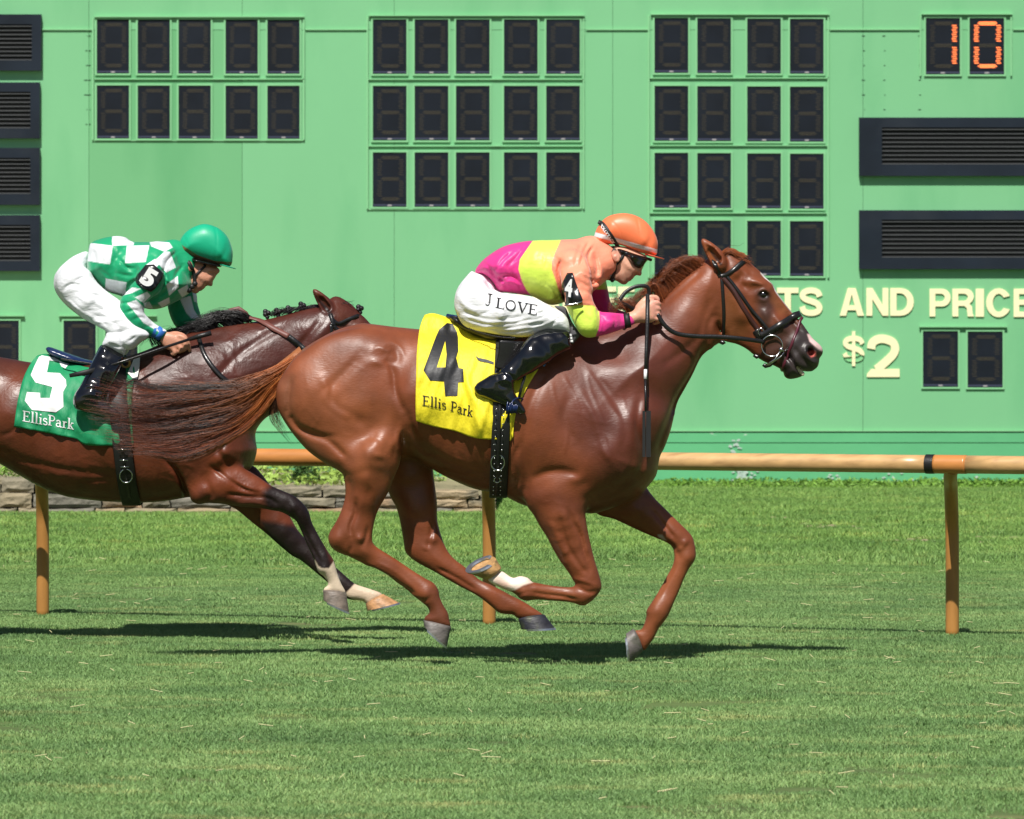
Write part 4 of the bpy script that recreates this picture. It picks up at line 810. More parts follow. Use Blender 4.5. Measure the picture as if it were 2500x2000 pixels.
    def mix(col, m): C[:] = C * (1 - m[:, None]) + np.array(col) * m[:, None]
    def pm(poly, soft=10): return 1 - sstep(-soft, soft, sd_poly(u, v, np.array(poly)))
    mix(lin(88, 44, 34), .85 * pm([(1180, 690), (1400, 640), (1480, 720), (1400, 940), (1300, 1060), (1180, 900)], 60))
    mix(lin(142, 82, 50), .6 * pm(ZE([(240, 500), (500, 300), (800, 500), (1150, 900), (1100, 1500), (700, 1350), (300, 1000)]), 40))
    mix(lin(136, 86, 60), .5 * pm([(582, 800), (620, 790), (615, 900), (720, 985), (690, 985), (600, 900)], 12))
    mix(lin(116, 62, 38), .6 * pm([(845, 690), (1200, 690), (1180, 720), (845, 715)], 12))
    hd = lambda q, s=8: pm(H2(q), s)
    mix(lin(112, 56, 30), .8 * hd([(430, 250), (1200, 900), (900, 1300), (400, 1150)], 30)); mix(lin(128, 78, 42), .6 * hd([(520, 620), (640, 850), (760, 1080), (600, 1200), (420, 1100), (440, 800)], 14))
    mix(lin(58, 40, 34), .85 * hd([(800, 640), (900, 620), (1010, 800), (960, 1000), (1050, 980), (1200, 940), (1300, 1010), (1510, 1250), (1460, 1500), (1150, 1600), (1000, 1440), (820, 1340), (900, 1150), (820, 900)], 12))
    mix(lin(52, 46, 46), .9 * hd([(1290, 990), (1510, 1250), (1460, 1500), (1150, 1600), (1070, 1480), (1130, 1200), (1230, 1080)], 8))
    mix(lin(134, 80, 46), .7 * hd([(980, 640), (1160, 880), (1060, 900), (960, 760)], 8)); cen = (np.abs(V[:, 1] - Y4) < .024)
    mix((.75, .70, .66), hd([(850, 430), (1200, 870), (1220, 920), (1165, 862), (960, 606), (850, 465)], 1.5) * cen)
    mix(lin(232, 196, 190), hd([(1340, 1105), (1380, 1095), (1510, 1240), (1500, 1285), (1455, 1262), (1365, 1180)], 2)); mix(lin(190, 96, 88), hd([(1330, 1285), (1350, 1255), (1430, 1290), (1440, 1330), (1380, 1350)], 2) * (np.abs(V[:, 1] - Y4) < .125))
    mix(lin(22, 14, 12), hd([(1312, 1250), (1370, 1240), (1400, 1265), (1345, 1300), (1320, 1300)], 2)); mix(lin(24, 16, 14), .9 * hd([(815, 690), (840, 650), (900, 648), (955, 700), (930, 725), (870, 735)], 3))
    mix(lin(30, 16, 12), .95 * hd([(290, 190), (370, 270), (450, 370), (425, 385), (350, 300), (285, 210)], 2.5)); mix(lin(150, 84, 36), .6 * hd([(240, 130), (280, 190), (420, 385), (340, 330)], 3))
    # legs
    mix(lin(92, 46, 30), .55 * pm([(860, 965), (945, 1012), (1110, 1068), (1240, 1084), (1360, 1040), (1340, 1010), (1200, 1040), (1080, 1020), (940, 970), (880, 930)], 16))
    near = V[:, 1] < Y4 - .05
    mix(lin(128, 70, 42), .5 * pm([(690, 1100), (800, 1100), (960, 1330), (880, 1330)], 10)); mix(lin(104, 58, 40), .6 * pm([(900, 1240), (930, 1230), (960, 1330), (890, 1330)], 8))
    sock = pm(ZB([(660, 960), (790, 1040), (870, 1010), (960, 1040), (1000, 1100), (900, 1130), (800, 1185), (700, 1200), (480, 1090), (560, 960)]), 2.5) * near
    mix(lin(236, 214, 198), sock); mix(lin(190, 130, 100), .5 * sock * pm(ZB([(600, 1080), (720, 1100), (760, 1200), (600, 1180)]), 8))
    mix(lin(150, 86, 50), .5 * pm([(1200, 1240), (1100, 1240), (1250, 1280)], 10)); mix(lin(138, 80, 48), .5 * pm([(1420, 1140), (1460, 1150), (1440, 1230), (1340, 1380), (1340, 1300)], 10))
    mix(lin(185, 180, 175), .7 * pm(ZC([(640, 500), (680, 505), (715, 550), (690, 550), (645, 520)]), 2))
    mix(lin(60, 34, 26), .5 * pm([(580, 900), (590, 880), (620, 925), (612, 925)], 4))
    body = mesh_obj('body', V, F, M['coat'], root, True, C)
    HO[root.name] = dict(bvh=bvh_of(V, F), Y=Y4, root=root)
    grey = lin(104, 98, 94)
    hoof(0, grey, [(891, 1306), (950, 1319)], [(893, 1319), (941, 1362)], -.11, Y4, root, .052)
    hoof(1, lin(44, 44, 52), [(1091, 1303), (1146, 1294)], [(1098, 1325), (1168, 1322)], .12, Y4, root, .052)
    hoof(2, lin(178, 138, 90), [(1056, 1196), (1023, 1221)], [(1044, 1178), (984, 1203)], -.16, Y4, root, .052, lift=(0.0, 0.0, .024))
    hoof(3, grey, [(1334, 1324), (1354, 1370)], [(1318, 1334), (1326, 1398)], .11, Y4, root, .052)
    add_eye(root, *H2([(874, 690)])[0], Y4, .019)
    mb = MB()
    for i, q in enumerate(((1232, 1452), (1252, 1478), (1272, 1498), (1292, 1520))):
        p = H2([q])[0]; c = at(p[0], p[1], Y4 - .038); mb.ball(c, .0085, 6, (1, .8, 1.3))
    for q in ((1265, 1440), (1290, 1462)): c = at(*H2([q])[0], Y4 - .034); mb.ball(c, .0075, 6, (1, .8, 1.2))
    mb.obj('teeth', M['teeth'], root, True)
    return root
# ---- second horse ----------------------------------------------------------
Y5 = 25.6
def build_second():
    f = Field(-500, 945, 585, 1330, Y5, .36, HX + .0006)
    TR = [(-340, 850), (-325, 800), (-290, 768), (-240, 748), (-180, 740), (-120, 741), (-50, 747), (0, 752), (64, 763), (120, 768), (180, 765), (240, 757), (290, 744), (340, 724), (392, 703), (440, 694), (480, 686), (560, 673), (640, 652), (690, 640), (710, 632),
          (735, 660), (738, 700), (728, 740), (712, 800), (690, 822), (660, 835), (625, 850), (590, 865), (560, 880), (540, 905), (538, 925), (541, 947), (536, 969), (528, 986), (500, 1010), (470, 1030), (430, 1045), (397, 1047), (362, 1053), (315, 1058), (252, 1057), (210, 1055), (147, 1047), (105, 1034), (73, 1019), (36, 998), (0, 977), (-60, 950), (-120, 940), (-180, 960), (-220, 985), (-270, 965), (-310, 920)]
    f.slab(TR, [(-260, 850, 0, .85), (-100, 840, 0, .78), (60, 880, 0, .80), (200, 900, 0, .80), (330, 900, 0, .72), (440, 930, 0, .72), (500, 950, 0, .85), (420, 800, 0, .62), (520, 780, 0, .55), (620, 740, 0, .55), (690, 700, 0, .6)], k=0, p=2.15)
    sh = lambda P: [(p[0] - 925 - 230 * min(1, max(0, (p[1] - 940) / 330)), p[1] + 38 if p[1] < 1000 else p[1] + 38 - (p[1] - 1000) * .12) for p in P]
    NH = [(640, 745), (680, 725), (750, 715), (815, 735), (842, 775), (858, 830), (860, 885), (854, 913), (845, 943), (842, 975), (828, 1010), (817, 1038), (797, 1073), (787, 1106), (784, 1138), (795, 1153), (830, 1175), (868, 1201), (895, 1218), (913, 1228), (923, 1243), (926, 1258), (934, 1276), (943, 1291), (946, 1306), (948, 1320), (925, 1322), (894, 1309), (896, 1298), (904, 1291), (899, 1278), (880, 1263), (855, 1243), (815, 1216), (780, 1196), (748, 1178), (713, 1163), (698, 1151), (692, 1136), (695, 1121), (708, 1098), (720, 1071), (727, 1041), (725, 1011), (720, 995), (692, 980), (652, 953), (622, 920), (599, 888), (590, 863), (588, 815), (600, 785), (615, 765)]
    for sg, dx in ((-1, 0), (1, 95)):
        f.slab([(p[0] + dx * min(1, max(0, (p[1] - 850) / 250)), p[1]) for p in sh(NH)], [(-225, 840, sg * .12, .30), (-170, 990, sg * .15, .55), (-230, 1070, sg * .15, .70), (-360, 1170, sg * .14, .55), (-280, 1260, sg * .12, .62), (-230, 1320, sg * .11, .85)], k=.03)
    NF = ZD([(440, 270), (560, 310), (680, 360), (800, 430), (900, 500), (1000, 545), (1100, 590), (1180, 660), (1225, 730), (1240, 790), (1270, 860), (1330, 970), (1390, 1070), (1430, 1130), (1447, 1190), (1470, 1270), (1500, 1340), (1532, 1410), (1440, 1415), (1342, 1395), (1350, 1365), (1385, 1330), (1340, 1260), (1300, 1230), (1270, 1160), (1260, 1120), (1200, 990), (1150, 880), (1118, 810), (1070, 770), (1000, 730), (880, 700), (700, 682), (500, 658), (400, 652), (330, 662), (260, 652), (218, 610), (190, 500), (170, 380), (260, 280), (360, 250)])
    f.slab(NF, [(420, 980, -.15, .50), (480, 1030, -.17, .60), (570, 1040, -.165, .70), (630, 1075, -.16, .85), (665, 1140, -.15, .75), (685, 1195, -.15, .85), (705, 1235, -.15, .85)], k=.035)
    FFo = ZD([(740, 330), (850, 440), (960, 600), (1060, 760), (1130, 880), (1230, 990), (1340, 1100), (1460, 1200), (1540, 1270), (1610, 1328), (1700, 1360), (1842, 1412), (1790, 1470), (1712, 1510), (1690, 1480), (1640, 1470), (1560, 1460), (1500, 1420), (1370, 1310), (1280, 1235), (1150, 1130), (1080, 1095), (970, 1005), (870, 915), (740, 812), (610, 705), (500, 640), (430, 500), (600, 380)])
    f.slab(FFo, [(520, 1010, .14, .55), (560, 1060, .15, .68), (620, 1130, .14, .80), (690, 1190, .13, .72), (740, 1235, .12, .85), (790, 1260, .12, .85)], k=.03)
    T = HT_(.90, -824, 103); sculpt_head(f, T); f.gain = .8; f.lgain = 1.2
    S = f.stroke; yy = dict(y0=-.4, y1=-.02); nf = dict(y0=-.4, y1=-.14)
    S(ZD([(30, 260), (110, 350), (160, 440), (195, 560), (210, 620)]), .010, .020, **yy); S(ZD([(420, 330), (560, 430), (700, 520), (860, 560)]), .008, .012, **nf); S(ZD([(520, 400), (700, 500), (880, 570)]), .009, -.006, **nf); S(ZD([(560, 560), (720, 580), (880, 590), (980, 650)]), .007, .010, **nf)
    S(ZD([(640, 640), (800, 640), (950, 690)]), .010, -.006, **nf); S(ZD([(360, 420), (420, 560), (360, 620)]), .016, .008, **nf); f.blob(*ZD([(500, 260)])[0], 22, 14, -.014, 40, **yy); S(ZD([(560, 300), (480, 200), (520, 100)]), .014, .012, **yy)
    f.blob(*ZD([(1090, 680)])[0], 9, 9, -.007, 0, **nf); S(ZD([(1060, 640), (1100, 720), (1130, 780)]), .007, .006, **nf); S(ZD([(1170, 830), (1260, 1000), (1330, 1130)]), .006, .009, **nf); f.blob(*ZD([(1360, 1190)])[0], 9, 9, -.006, 0, **nf)
    S(R2([(1200, 560 + 130), (1050, 700), (900, 780)]), .02, .008, **yy); S(R2([(1500, 640), (1300, 760), (1150, 900)]), .016, .008, **yy); S(R2([(1700, 600), (1620, 700), (1560, 760)]), .016, .010, **yy); S(R2([(750, 900), (800, 1000), (850, 1200)]), .02, .010, **yy)
    S(R2([(30, 1210), (80, 1190), (160, 1130)]), .010, .007, **yy); S(R2([(0, 1280), (150, 1340), (400, 1390), (600, 1410)]), .016, .008, **yy); S(R2([(450, 1450), (600, 1440)]), .008, .006, **yy); S(R2([(900, 1330), (960, 1430), (990, 1560)]), .012, .012, **yy)
    rr = random.Random(3)
    def vein(x, y, n, st, ang, am=-.0028):
        pts = [(x, y)]
        for i in range(n): ang += rr.uniform(-.9, .9); x += st * math.cos(ang); y += st * math.sin(ang); pts.append((x, y))
        S(pts, .0045, am, sub=2, **yy)
    for i in range(26): vein(rr.uniform(60, 270), rr.uniform(955, 1010), 4, 9, rr.uniform(0, 1.2))
    for i in range(18): vein(rr.uniform(400, 640), rr.uniform(690, 790), 4, 9, rr.uniform(0, 1.5), -.0035)
    for i in range(10): vein(rr.uniform(310, 400), rr.uniform(960, 1030), 4, 9, rr.uniform(0, 1.5))
    f.smooth(1); V, F = f.mesh(); V = relax(V, F, 2)
    root = thing('racehorse', (-1.8, Y5, 0), 'dark bay racehorse behind on the left with black legs and white pasterns', 'horse')
    u, v = uv_of(V); C = np.tile(np.array(lin(100, 50, 31)), (len(V), 1))
    def mix(col, m): C[:] = C * (1 - m[:, None]) + np.array(col) * m[:, None]
    def pm(poly, soft=10): return 1 - sstep(-soft, soft, sd_poly(u, v, np.array(poly)))
    mix(lin(66, 30, 24), .85 * pm([(290, 740), (420, 690), (640, 640), (780, 600), (950, 800), (900, 920), (560, 890), (500, 870), (300, 860)], 30)); mix(lin(60, 30, 24), .7 * pm([(-340, 730), (300, 740), (300, 775), (-340, 790)], 20))
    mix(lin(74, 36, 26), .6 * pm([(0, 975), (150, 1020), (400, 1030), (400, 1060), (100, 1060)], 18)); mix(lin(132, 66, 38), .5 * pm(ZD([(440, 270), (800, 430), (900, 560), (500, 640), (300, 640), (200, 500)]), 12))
    mix(lin(84, 46, 36), .6 * pm(ZD([(300, 560), (900, 600), (900, 700), (300, 670)]), 8))
    leg = pm(ZD([(920, 480), (1240, 560), (1300, 800), (1500, 1400), (1300, 1400), (1090, 800), (960, 720), (860, 700), (830, 560)]), 9) * (V[:, 1] < Y5); mix(lin(26, 21, 22), .96 * leg)
    fl = pm(ZD([(800, 790), (1100, 840), (1500, 1100), (1750, 1400), (1500, 1500), (1200, 1240), (900, 1000)]), 8) * (V[:, 1] >= Y5); mix(lin(28, 23, 24), .95 * fl)
    near = V[:, 1] < Y5
    mix(lin(226, 206, 180), pm(ZD([(1270, 1130), (1300, 1180), (1330, 1200), (1390, 1200), (1430, 1140), (1470, 1250), (1540, 1420), (1330, 1420), (1300, 1240)]), 1.8) * near)
    mix(lin(222, 198, 172), pm(ZD([(1560, 1380), (1615, 1320), (1860, 1420), (1780, 1520), (1680, 1510), (1520, 1420)]), 1.8) * (~near))
    mix(lin(26, 20, 22), .9 * pm([(-500, 1150), (60, 1150), (100, 1330), (-500, 1330)], 20))
    mix(lin(96, 52, 34), .5 * pm(T(H2([(500, 300), (800, 500), (1100, 1000), (700, 1200), (420, 1000)])), 16)); mix(lin(30, 24, 24), .85 * pm(T(H2([(1150, 950), (1520, 1250), (1450, 1550), (1100, 1600), (1000, 1300)])), 14)); mix(lin(24, 16, 14), .9 * pm(T(H2([(232, 120), (300, 215), (380, 300), (450, 370), (420, 400), (330, 300), (270, 215)])), 2))
    mesh_obj('body', V, F, M['coat_wet'], root, True, C); HO[root.name] = dict(bvh=bvh_of(V, F), Y=Y5, root=root)
    hoof(0, lin(120, 108, 98), [(680, 1243), (729, 1248)], [(681, 1264), (735, 1289)], -.15, Y5, root, .052)
    hoof(1, lin(180, 134, 92), [(770, 1272), (807, 1251)], [(773, 1286), (840, 1269)], .12, Y5, root, .050)
    hoof(2, lin(60, 56, 56), [(-264, 1309), (-206, 1322)], [(-262, 1324), (-210, 1360)], -.11, Y5, root, .052); hoof(3, lin(60, 56, 56), [(-169, 1309), (-111, 1322)], [(-167, 1324), (-115, 1360)], .11, Y5, root, .052)
    add_eye(root, *T(H2([(874, 690)]))[0], Y5, .018)
    return root
# ---------------------------------------------------------------- hair
def hair_obj(name, strands, rad, cols, parent, sides=3):
    """strands (n,m,3); rad (n,m); cols (n,m,3)"""
    S = np.asarray(strands); n, m, _ = S.shape; T = np.gradient(S, axis=1); T /= np.linalg.norm(T, axis=2, keepdims=True) + 1e-9
    A = np.cross(T, np.array([0, 1., 0])); A /= np.linalg.norm(A, axis=2, keepdims=True) + 1e-9; B = np.cross(T, A); V = []
    for k in range(sides): th = 2 * math.pi * k / sides; V.append(S + (A * math.cos(th) + B * math.sin(th)) * rad[:, :, None])
    V = np.stack(V, 2).reshape(-1, 3); C = np.repeat(np.asarray(cols)[:, :, None, :], sides, 2).reshape(-1, 3)
    i = (np.arange(n)[:, None, None] * m + np.arange(m - 1)[None, :, None]) * sides; k = np.arange(sides)[None, None, :]; k2 = (k + 1) % sides
    F = np.stack([i + k, i + k2, i + sides + k2, i + sides + k], 3).reshape(-1, 4); return mesh_obj(name, V, F, M['hair'], parent, True, C)
def flow_hair(name, parent, Y, guides, n, m, w0, length=(.55, 1), seed=0, c0=(190, 120, 60), c1=(90, 45, 28), wave=4, clumps=40, rad=.0011, dark=.25, dc=(50, 30, 24), droop=0, ystart=0, yspread=.06, stray_=.06):
    """guides: polylines in view units (same number of knots), strands are spread between neighbouring guides"""
    r = np.random.default_rng(seed); G = np.array([cat_rom(g, 8) for g in guides]); G = np.array([[g[int(round(t))] for t in np.linspace(0, len(g) - 1, m * 2)] for g in G]); ng = len(guides)
    s = r.uniform(0, ng - 1, n); cl = r.integers(0, clumps, n); cs = r.uniform(0, ng - 1, clumps); s = np.clip(cs[cl] + r.normal(0, .085, n) * (ng - 1) / 3, 0, ng - 1.001); i = s.astype(int); fr_ = (s - i)[:, None, None]
    P = G[i] * (1 - fr_) + G[i + 1] * fr_                                    # n, 2m, 2
    L = r.uniform(length[0], length[1], n) * r.uniform(.85, 1.0, clumps)[cl]; t = np.linspace(0, 1, m)[None, :] * L[:, None]; ix = np.clip(t * (2 * m - 1.001), 0, 2 * m - 1.001); i0 = ix.astype(int); ff = ix - i0; rows = np.arange(n)[:, None]
    P = P[rows, i0] * (1 - ff[..., None]) + P[rows, np.minimum(i0 + 1, 2 * m - 1)] * ff[..., None]
    ph = r.uniform(0, 6.28, (clumps, 3))[cl]; ph2 = r.uniform(0, 6.28, (n, 3)); tt = t
    wv = (np.sin(tt * 7 + ph[:, :1]) + .6 * np.sin(tt * 15 + ph[:, 1:2])) * wave * tt; wv2 = (np.sin(tt * 9 + ph2[:, :1]) * .4 + .3 * np.sin(tt * 22 + ph2[:, 1:2])) * wave * tt ** 1.3
    stray = (r.random(n) < stray_)[:, None] * r.normal(0, 18, n)[:, None] * tt ** 2
    P[..., 1] += wv + wv2 + stray + droop * tt ** 2; P[..., 0] += (wv2 * .6)
    P += r.normal(0, w0, (n, 1, 2)) * (1 - .3 * tt[..., None])
    yo = ystart + r.uniform(-yspread, yspread, clumps)[cl][:, None] * (.3 + .7 * tt) + r.normal(0, .012, n)[:, None] + .02 * np.sin(tt * 6 + ph[:, 2:3]) * tt
    YY = Y + yo; X3 = np.stack([(P[..., 0] - 1078) * YY / FV, YY, CAMZ - (P[..., 1] - 655.4) * YY / FV], 2)
    R = rad * (1 - .7 * np.linspace(0, 1, m) ** 2)[None, :] * r.uniform(.7, 1.3, n)[:, None]
    a = np.array(lin(*c0)); b = np.array(lin(*c1)); k = np.clip(tt * 1.25 + r.normal(0, .12, n)[:, None], 0, 1)[..., None]; C = a * (1 - k) + b * k; C = C * r.uniform(.6, 1.25, n)[:, None, None] * r.uniform(.7, 1.2, clumps)[cl][:, None, None]
    dk = (r.random(n) < dark) | (r.random(clumps) < dark * .6)[cl]; kk = (dk[:, None] * np.clip(tt * 2.2 - .1, 0, 1))[..., None]; C = C * (1 - kk) + np.array(lin(*dc)) * kk
    return hair_obj(name, X3, R, C, parent)
def build_hair(h4, h5):
    g = [R2(x) for x in ([(1560, 800), (1470, 850), (1340, 905), (1200, 945), (1000, 955), (800, 950), (620, 900), (480, 850)], [(1555, 815), (1460, 885), (1320, 960), (1180, 1000), (1000, 1010), (820, 1020), (640, 1020), (440, 985)],
                        [(1550, 830), (1445, 910), (1310, 1000), (1180, 1060), (1010, 1090), (820, 1110), (620, 1110), (400, 1085)], [(1545, 850), (1440, 930), (1330, 1050), (1200, 1120), (1050, 1160), (860, 1190), (650, 1180), (430, 1160)],
                        [(1540, 870), (1440, 960), (1350, 1080), (1220, 1180), (1080, 1230), (900, 1270), (700, 1270), (500, 1250)], [(1540, 900), (1450, 1000), (1380, 1090), (1270, 1200), (1130, 1290), (960, 1340), (800, 1300), (640, 1290)])]
    flow_hair('tail', h4, Y4, g, 6800, 28, 2.8, (.34, 1.0), 3, (218, 130, 58), (142, 60, 30), 8, 70, .00088, .36, (40, 22, 18), yspread=.07, stray_=.2)
    g = [R2(x) for x in ([(1560, 830), (1520, 900), (1480, 960), (1440, 1010)], [(1555, 850), (1500, 940), (1470, 1010), (1450, 1090)], [(1545, 860), (1480, 980), (1450, 1090), (1510, 1210)], [(1530, 860), (1450, 1000), (1430, 1130), (1560, 1290)])]
    flow_hair('tail_wisps', h4, Y4, g, 420, 16, 3, (.5, 1.0), 5, (190, 118, 60), (92, 60, 36), 4, 22, .0010, .4, yspread=.05)
    mb = MB(); mb.tube([at(640, 748, Y4), at(615, 762, Y4), at(588, 776, Y4), at(560, 792, Y4)], [.045, .034, .022, .008], 12); mb.obj('tail_dock', M['dock'], h4, True)
    # front horse's mane: swept back over the crest
    g = [R1(x) for x in ([(1460, 320), (1400, 285), (1340, 300), (1270, 330)], [(1420, 350), (1350, 300), (1290, 320), (1230, 350)], [(1350, 400), (1270, 350), (1210, 390), (1160, 420)], [(1290, 450), (1230, 390), (1170, 420), (1150, 490)], [(1220, 520), (1180, 430), (1140, 450), (1160, 540)],
                        [(1160, 580), (1100, 520), (1040, 510), (960, 500)], [(1060, 620), (1030, 550), (980, 540), (930, 540)])]
    flow_hair('mane', h4, Y4, g, 3200, 14, 3.4, (.5, 1.1), 8, (142, 74, 38), (158, 88, 48), 9, 60, .0009, .12, (70, 36, 26), ystart=.008, yspread=.035)
    g = [R1(x) for x in ([(1500, 290), (1560, 235), (1620, 250), (1680, 290)], [(1500, 310), (1570, 250), (1630, 270), (1690, 300)], [(1510, 320), (1590, 270), (1650, 290), (1700, 295)])]
    flow_hair('forelock', h4, Y4, g, 500, 12, 2, (.6, 1.05), 9, (140, 74, 36), (150, 80, 42), 4, 16, .0011, .1, ystart=-.01, yspread=.03)
    # second horse's mane (black) and plaits
    g = [R2(x) for x in ([(1330, 600), (1260, 560), (1150, 560), (980, 650)], [(1300, 610), (1220, 580), (1120, 600), (960, 665)], [(1240, 640), (1180, 600), (1090, 630), (1000, 665)], [(1150, 660), (1100, 620), (1040, 640), (960, 670)], [(1050, 690), (1000, 650), (960, 660), (900, 680)], [(800, 745), (780, 700), (760, 700), (730, 720)])]
    flow_hair('mane', h5, Y5, g, 1900, 14, 2.5, (.6, 1.1), 12, (20, 18, 20), (26, 23, 25), 6, 50, .0013, .1, (16, 14, 16), ystart=.005, yspread=.035)
    g = [R2(x) for x in ([(1380, 590), (1400, 570), (1430, 560), (1460, 565)], [(1560, 565), (1600, 540), (1650, 545), (1690, 535)], [(1700, 540), (1740, 530), (1790, 530), (1830, 525)], [(1790, 520), (1840, 510), (1880, 530), (1900, 560)])]
    flow_hair('forelock', h5, Y5, g, 520, 10, 2, (.6, 1.05), 13, (24, 20, 22), (26, 22, 24), 3, 20, .0012, .1, ystart=0, yspread=.02)
    for (x, y) in ((1402, 570), (1460, 563), (1521, 550), (1588, 530), (1892, 545)):
        c = R2([(x, y)])[0]; mb = MB(); r = .017
        for k in range(3):
            a = k * 2.1; q = at(c[0] + 4 * math.cos(a), c[1] + 3.5 * math.sin(a), Y5 - .006 + .006 * k)
            mb.ball(q, r * .75, 7)
        q = at(c[0] + 2, c[1] + 9, Y5); mb.ball(q, r * .6, 6); o = mb.obj('plait', M['plait'], h5, True)
M['dock'] = mat('tail_dock_hair', lin(150, 90, 48), .6, bump=.004, bscale=60); M['plait'] = mat('plaited_black_hair', (.012, .010, .011), .4, bump=.006, bscale=120)
# ---------------------------------------------------------------- tack helpers
def near_pts(hs, pts, off=0, sub=5, smooth=2):
    bv = hs['bvh']; C = cat_rom(pts, sub) if len(pts) > 2 else np.array([np.array(pts[0]) + (np.array(pts[1]) - np.array(pts[0])) * t for t in np.linspace(0, 1, sub * 2)])
    P = []; N = []; ok = []
    for p in C:
        h = hit(bv, p[0], p[1])
        if h[0] is not None: P.append(np.array(h[0])); n = np.array(h[1]); N.append(n if n[1] < 0 else -n); ok.append(True)
        else: P.append(None); N.append(None); ok.append(False)
    if not any(ok): return [np.array(at(p[0], p[1], hs['Y'])) for p in C], [np.array([0, -1., 0])] * len(C)
    idx = [i for i, o in enumerate(ok) if o]
    for i in range(len(C)):
        if not ok[i]:
            j = min(idx, key=lambda q: abs(q - i)); y = P[j][1]; P[i] = np.array(at(C[i][0], C[i][1], y)); N[i] = N[j]
    Yv = np.array([p[1] for p in P])
    for _ in range(smooth): Yv[1:-1] = (Yv[:-2] + 2 * Yv[1:-1] + Yv[2:]) / 4
    out = []
    for i, p in enumerate(P): out.append(np.array(at(C[i][0], C[i][1], Yv[i])))
    return out, N
def ribbon(P, N, width, thick, off=.0):
    mb = MB(); V = []; m = len(P); w_ = width if hasattr(width, '__len__') else [width] * m
    for i in range(m):
        t = P[min(i + 1, m - 1)] - P[max(i - 1, 0)]; t = t / (np.linalg.norm(t) + 1e-9); n = N[i] - t * np.dot(N[i], t); n /= np.linalg.norm(n) + 1e-9; b = np.cross(t, n); c = P[i] + n * off
        V += [c - b * w_[i] / 2, c - b * w_[i] / 2 * .9 + n * thick, c + b * w_[i] / 2 * .9 + n * thick, c + b * w_[i] / 2]
    F = [(i * 4 + k, i * 4 + (k + 1) % 4, (i + 1) * 4 + (k + 1) % 4, (i + 1) * 4 + k) for i in range(m - 1) for k in range(4)] + [(3, 2, 1, 0), tuple((m - 1) * 4 + k for k in range(4))]
    mb.add(V, F); return mb
def strap(hs, pts, width, m, name, parent, thick=.004, off=.001, mirror=False, close_top=None, smooth=2, sub=5):
    P, N = near_pts(hs, pts, sub=sub, smooth=smooth); Yc = hs['Y']
    if mirror:
        fl = lambda a: np.array([a[0], 2 * Yc - a[1], a[2]]); fn = lambda a: np.array([a[0], -a[1], a[2]])
        if close_top:   # curve over the mid line
            q = np.array(at(close_top[0], close_top[1], Yc)); a = P[-1]; b = fl(a); mid = [a * (1 - t) ** 2 + 2 * q * t * (1 - t) + b * t * t for t in (.25, .5, .75)]; nn = [N[-1] * (1 - t) + np.array([0, 0, 1.]) * .8 + fn(N[-1]) * t for t in (.25, .5, .75)]
            up = q - (a + b) / 2; up = up / (np.linalg.norm(up) + 1e-9); nn = [N[-1] * (1 - t) * .6 + up * .9 + fn(N[-1]) * t * .6 for t in (.25, .5, .75)]
            P2 = P + mid + [fl(p) for p in P[::-1]]; N2 = N + nn + [fn(p) for p in N[::-1]]
            return ribbon(P2, N2, width, thick, off).obj(name, m, parent, True)
        o = ribbon(P, N, width, thick, off); o2 = ribbon([fl(p) for p in P], [fn(p) for p in N], width, thick, off); o.add(o2.v, o2.f); return o.obj(name, m, parent, True)
    return ribbon(P, N, width, thick, off).obj(name, m, parent, True)
def girth_ring(hs, u0, v0, tilt, v_c, a0, a1, width, off, thick, m, name, parent, n=70):
    """band round the barrel; rays run from outside towards the axis"""
    bv = hs['bvh']; Yc = hs['Y']; P = []; N = []
    for i in range(n + 1):
        a = math.radians(a0 + (a1 - a0) * i / n); d = np.array([0, -math.sin(a), math.cos(a)]); c = np.array(at(u0, v_c, Yc))
        for it in range(2):
            o = c + d * .46; h = bv.ray_cast(Vector(o), Vector(-d))
            if h[0] is None: break
            q = np.array(h[0]); vv = 655.4 + (CAMZ - q[2]) * FV / q[1]; c = np.array(at(u0 + tilt * (vv - v0), v_c, Yc))
        if h[0] is None: continue
        P.append(q + d * .0); N.append(d)
    P = np.array(P)
    for _ in range(3): P[1:-1] = (P[:-2] + 2 * P[1:-1] + P[2:]) / 4
    return ribbon(list(P), N, width, thick, off).obj(name, m, parent, True), P
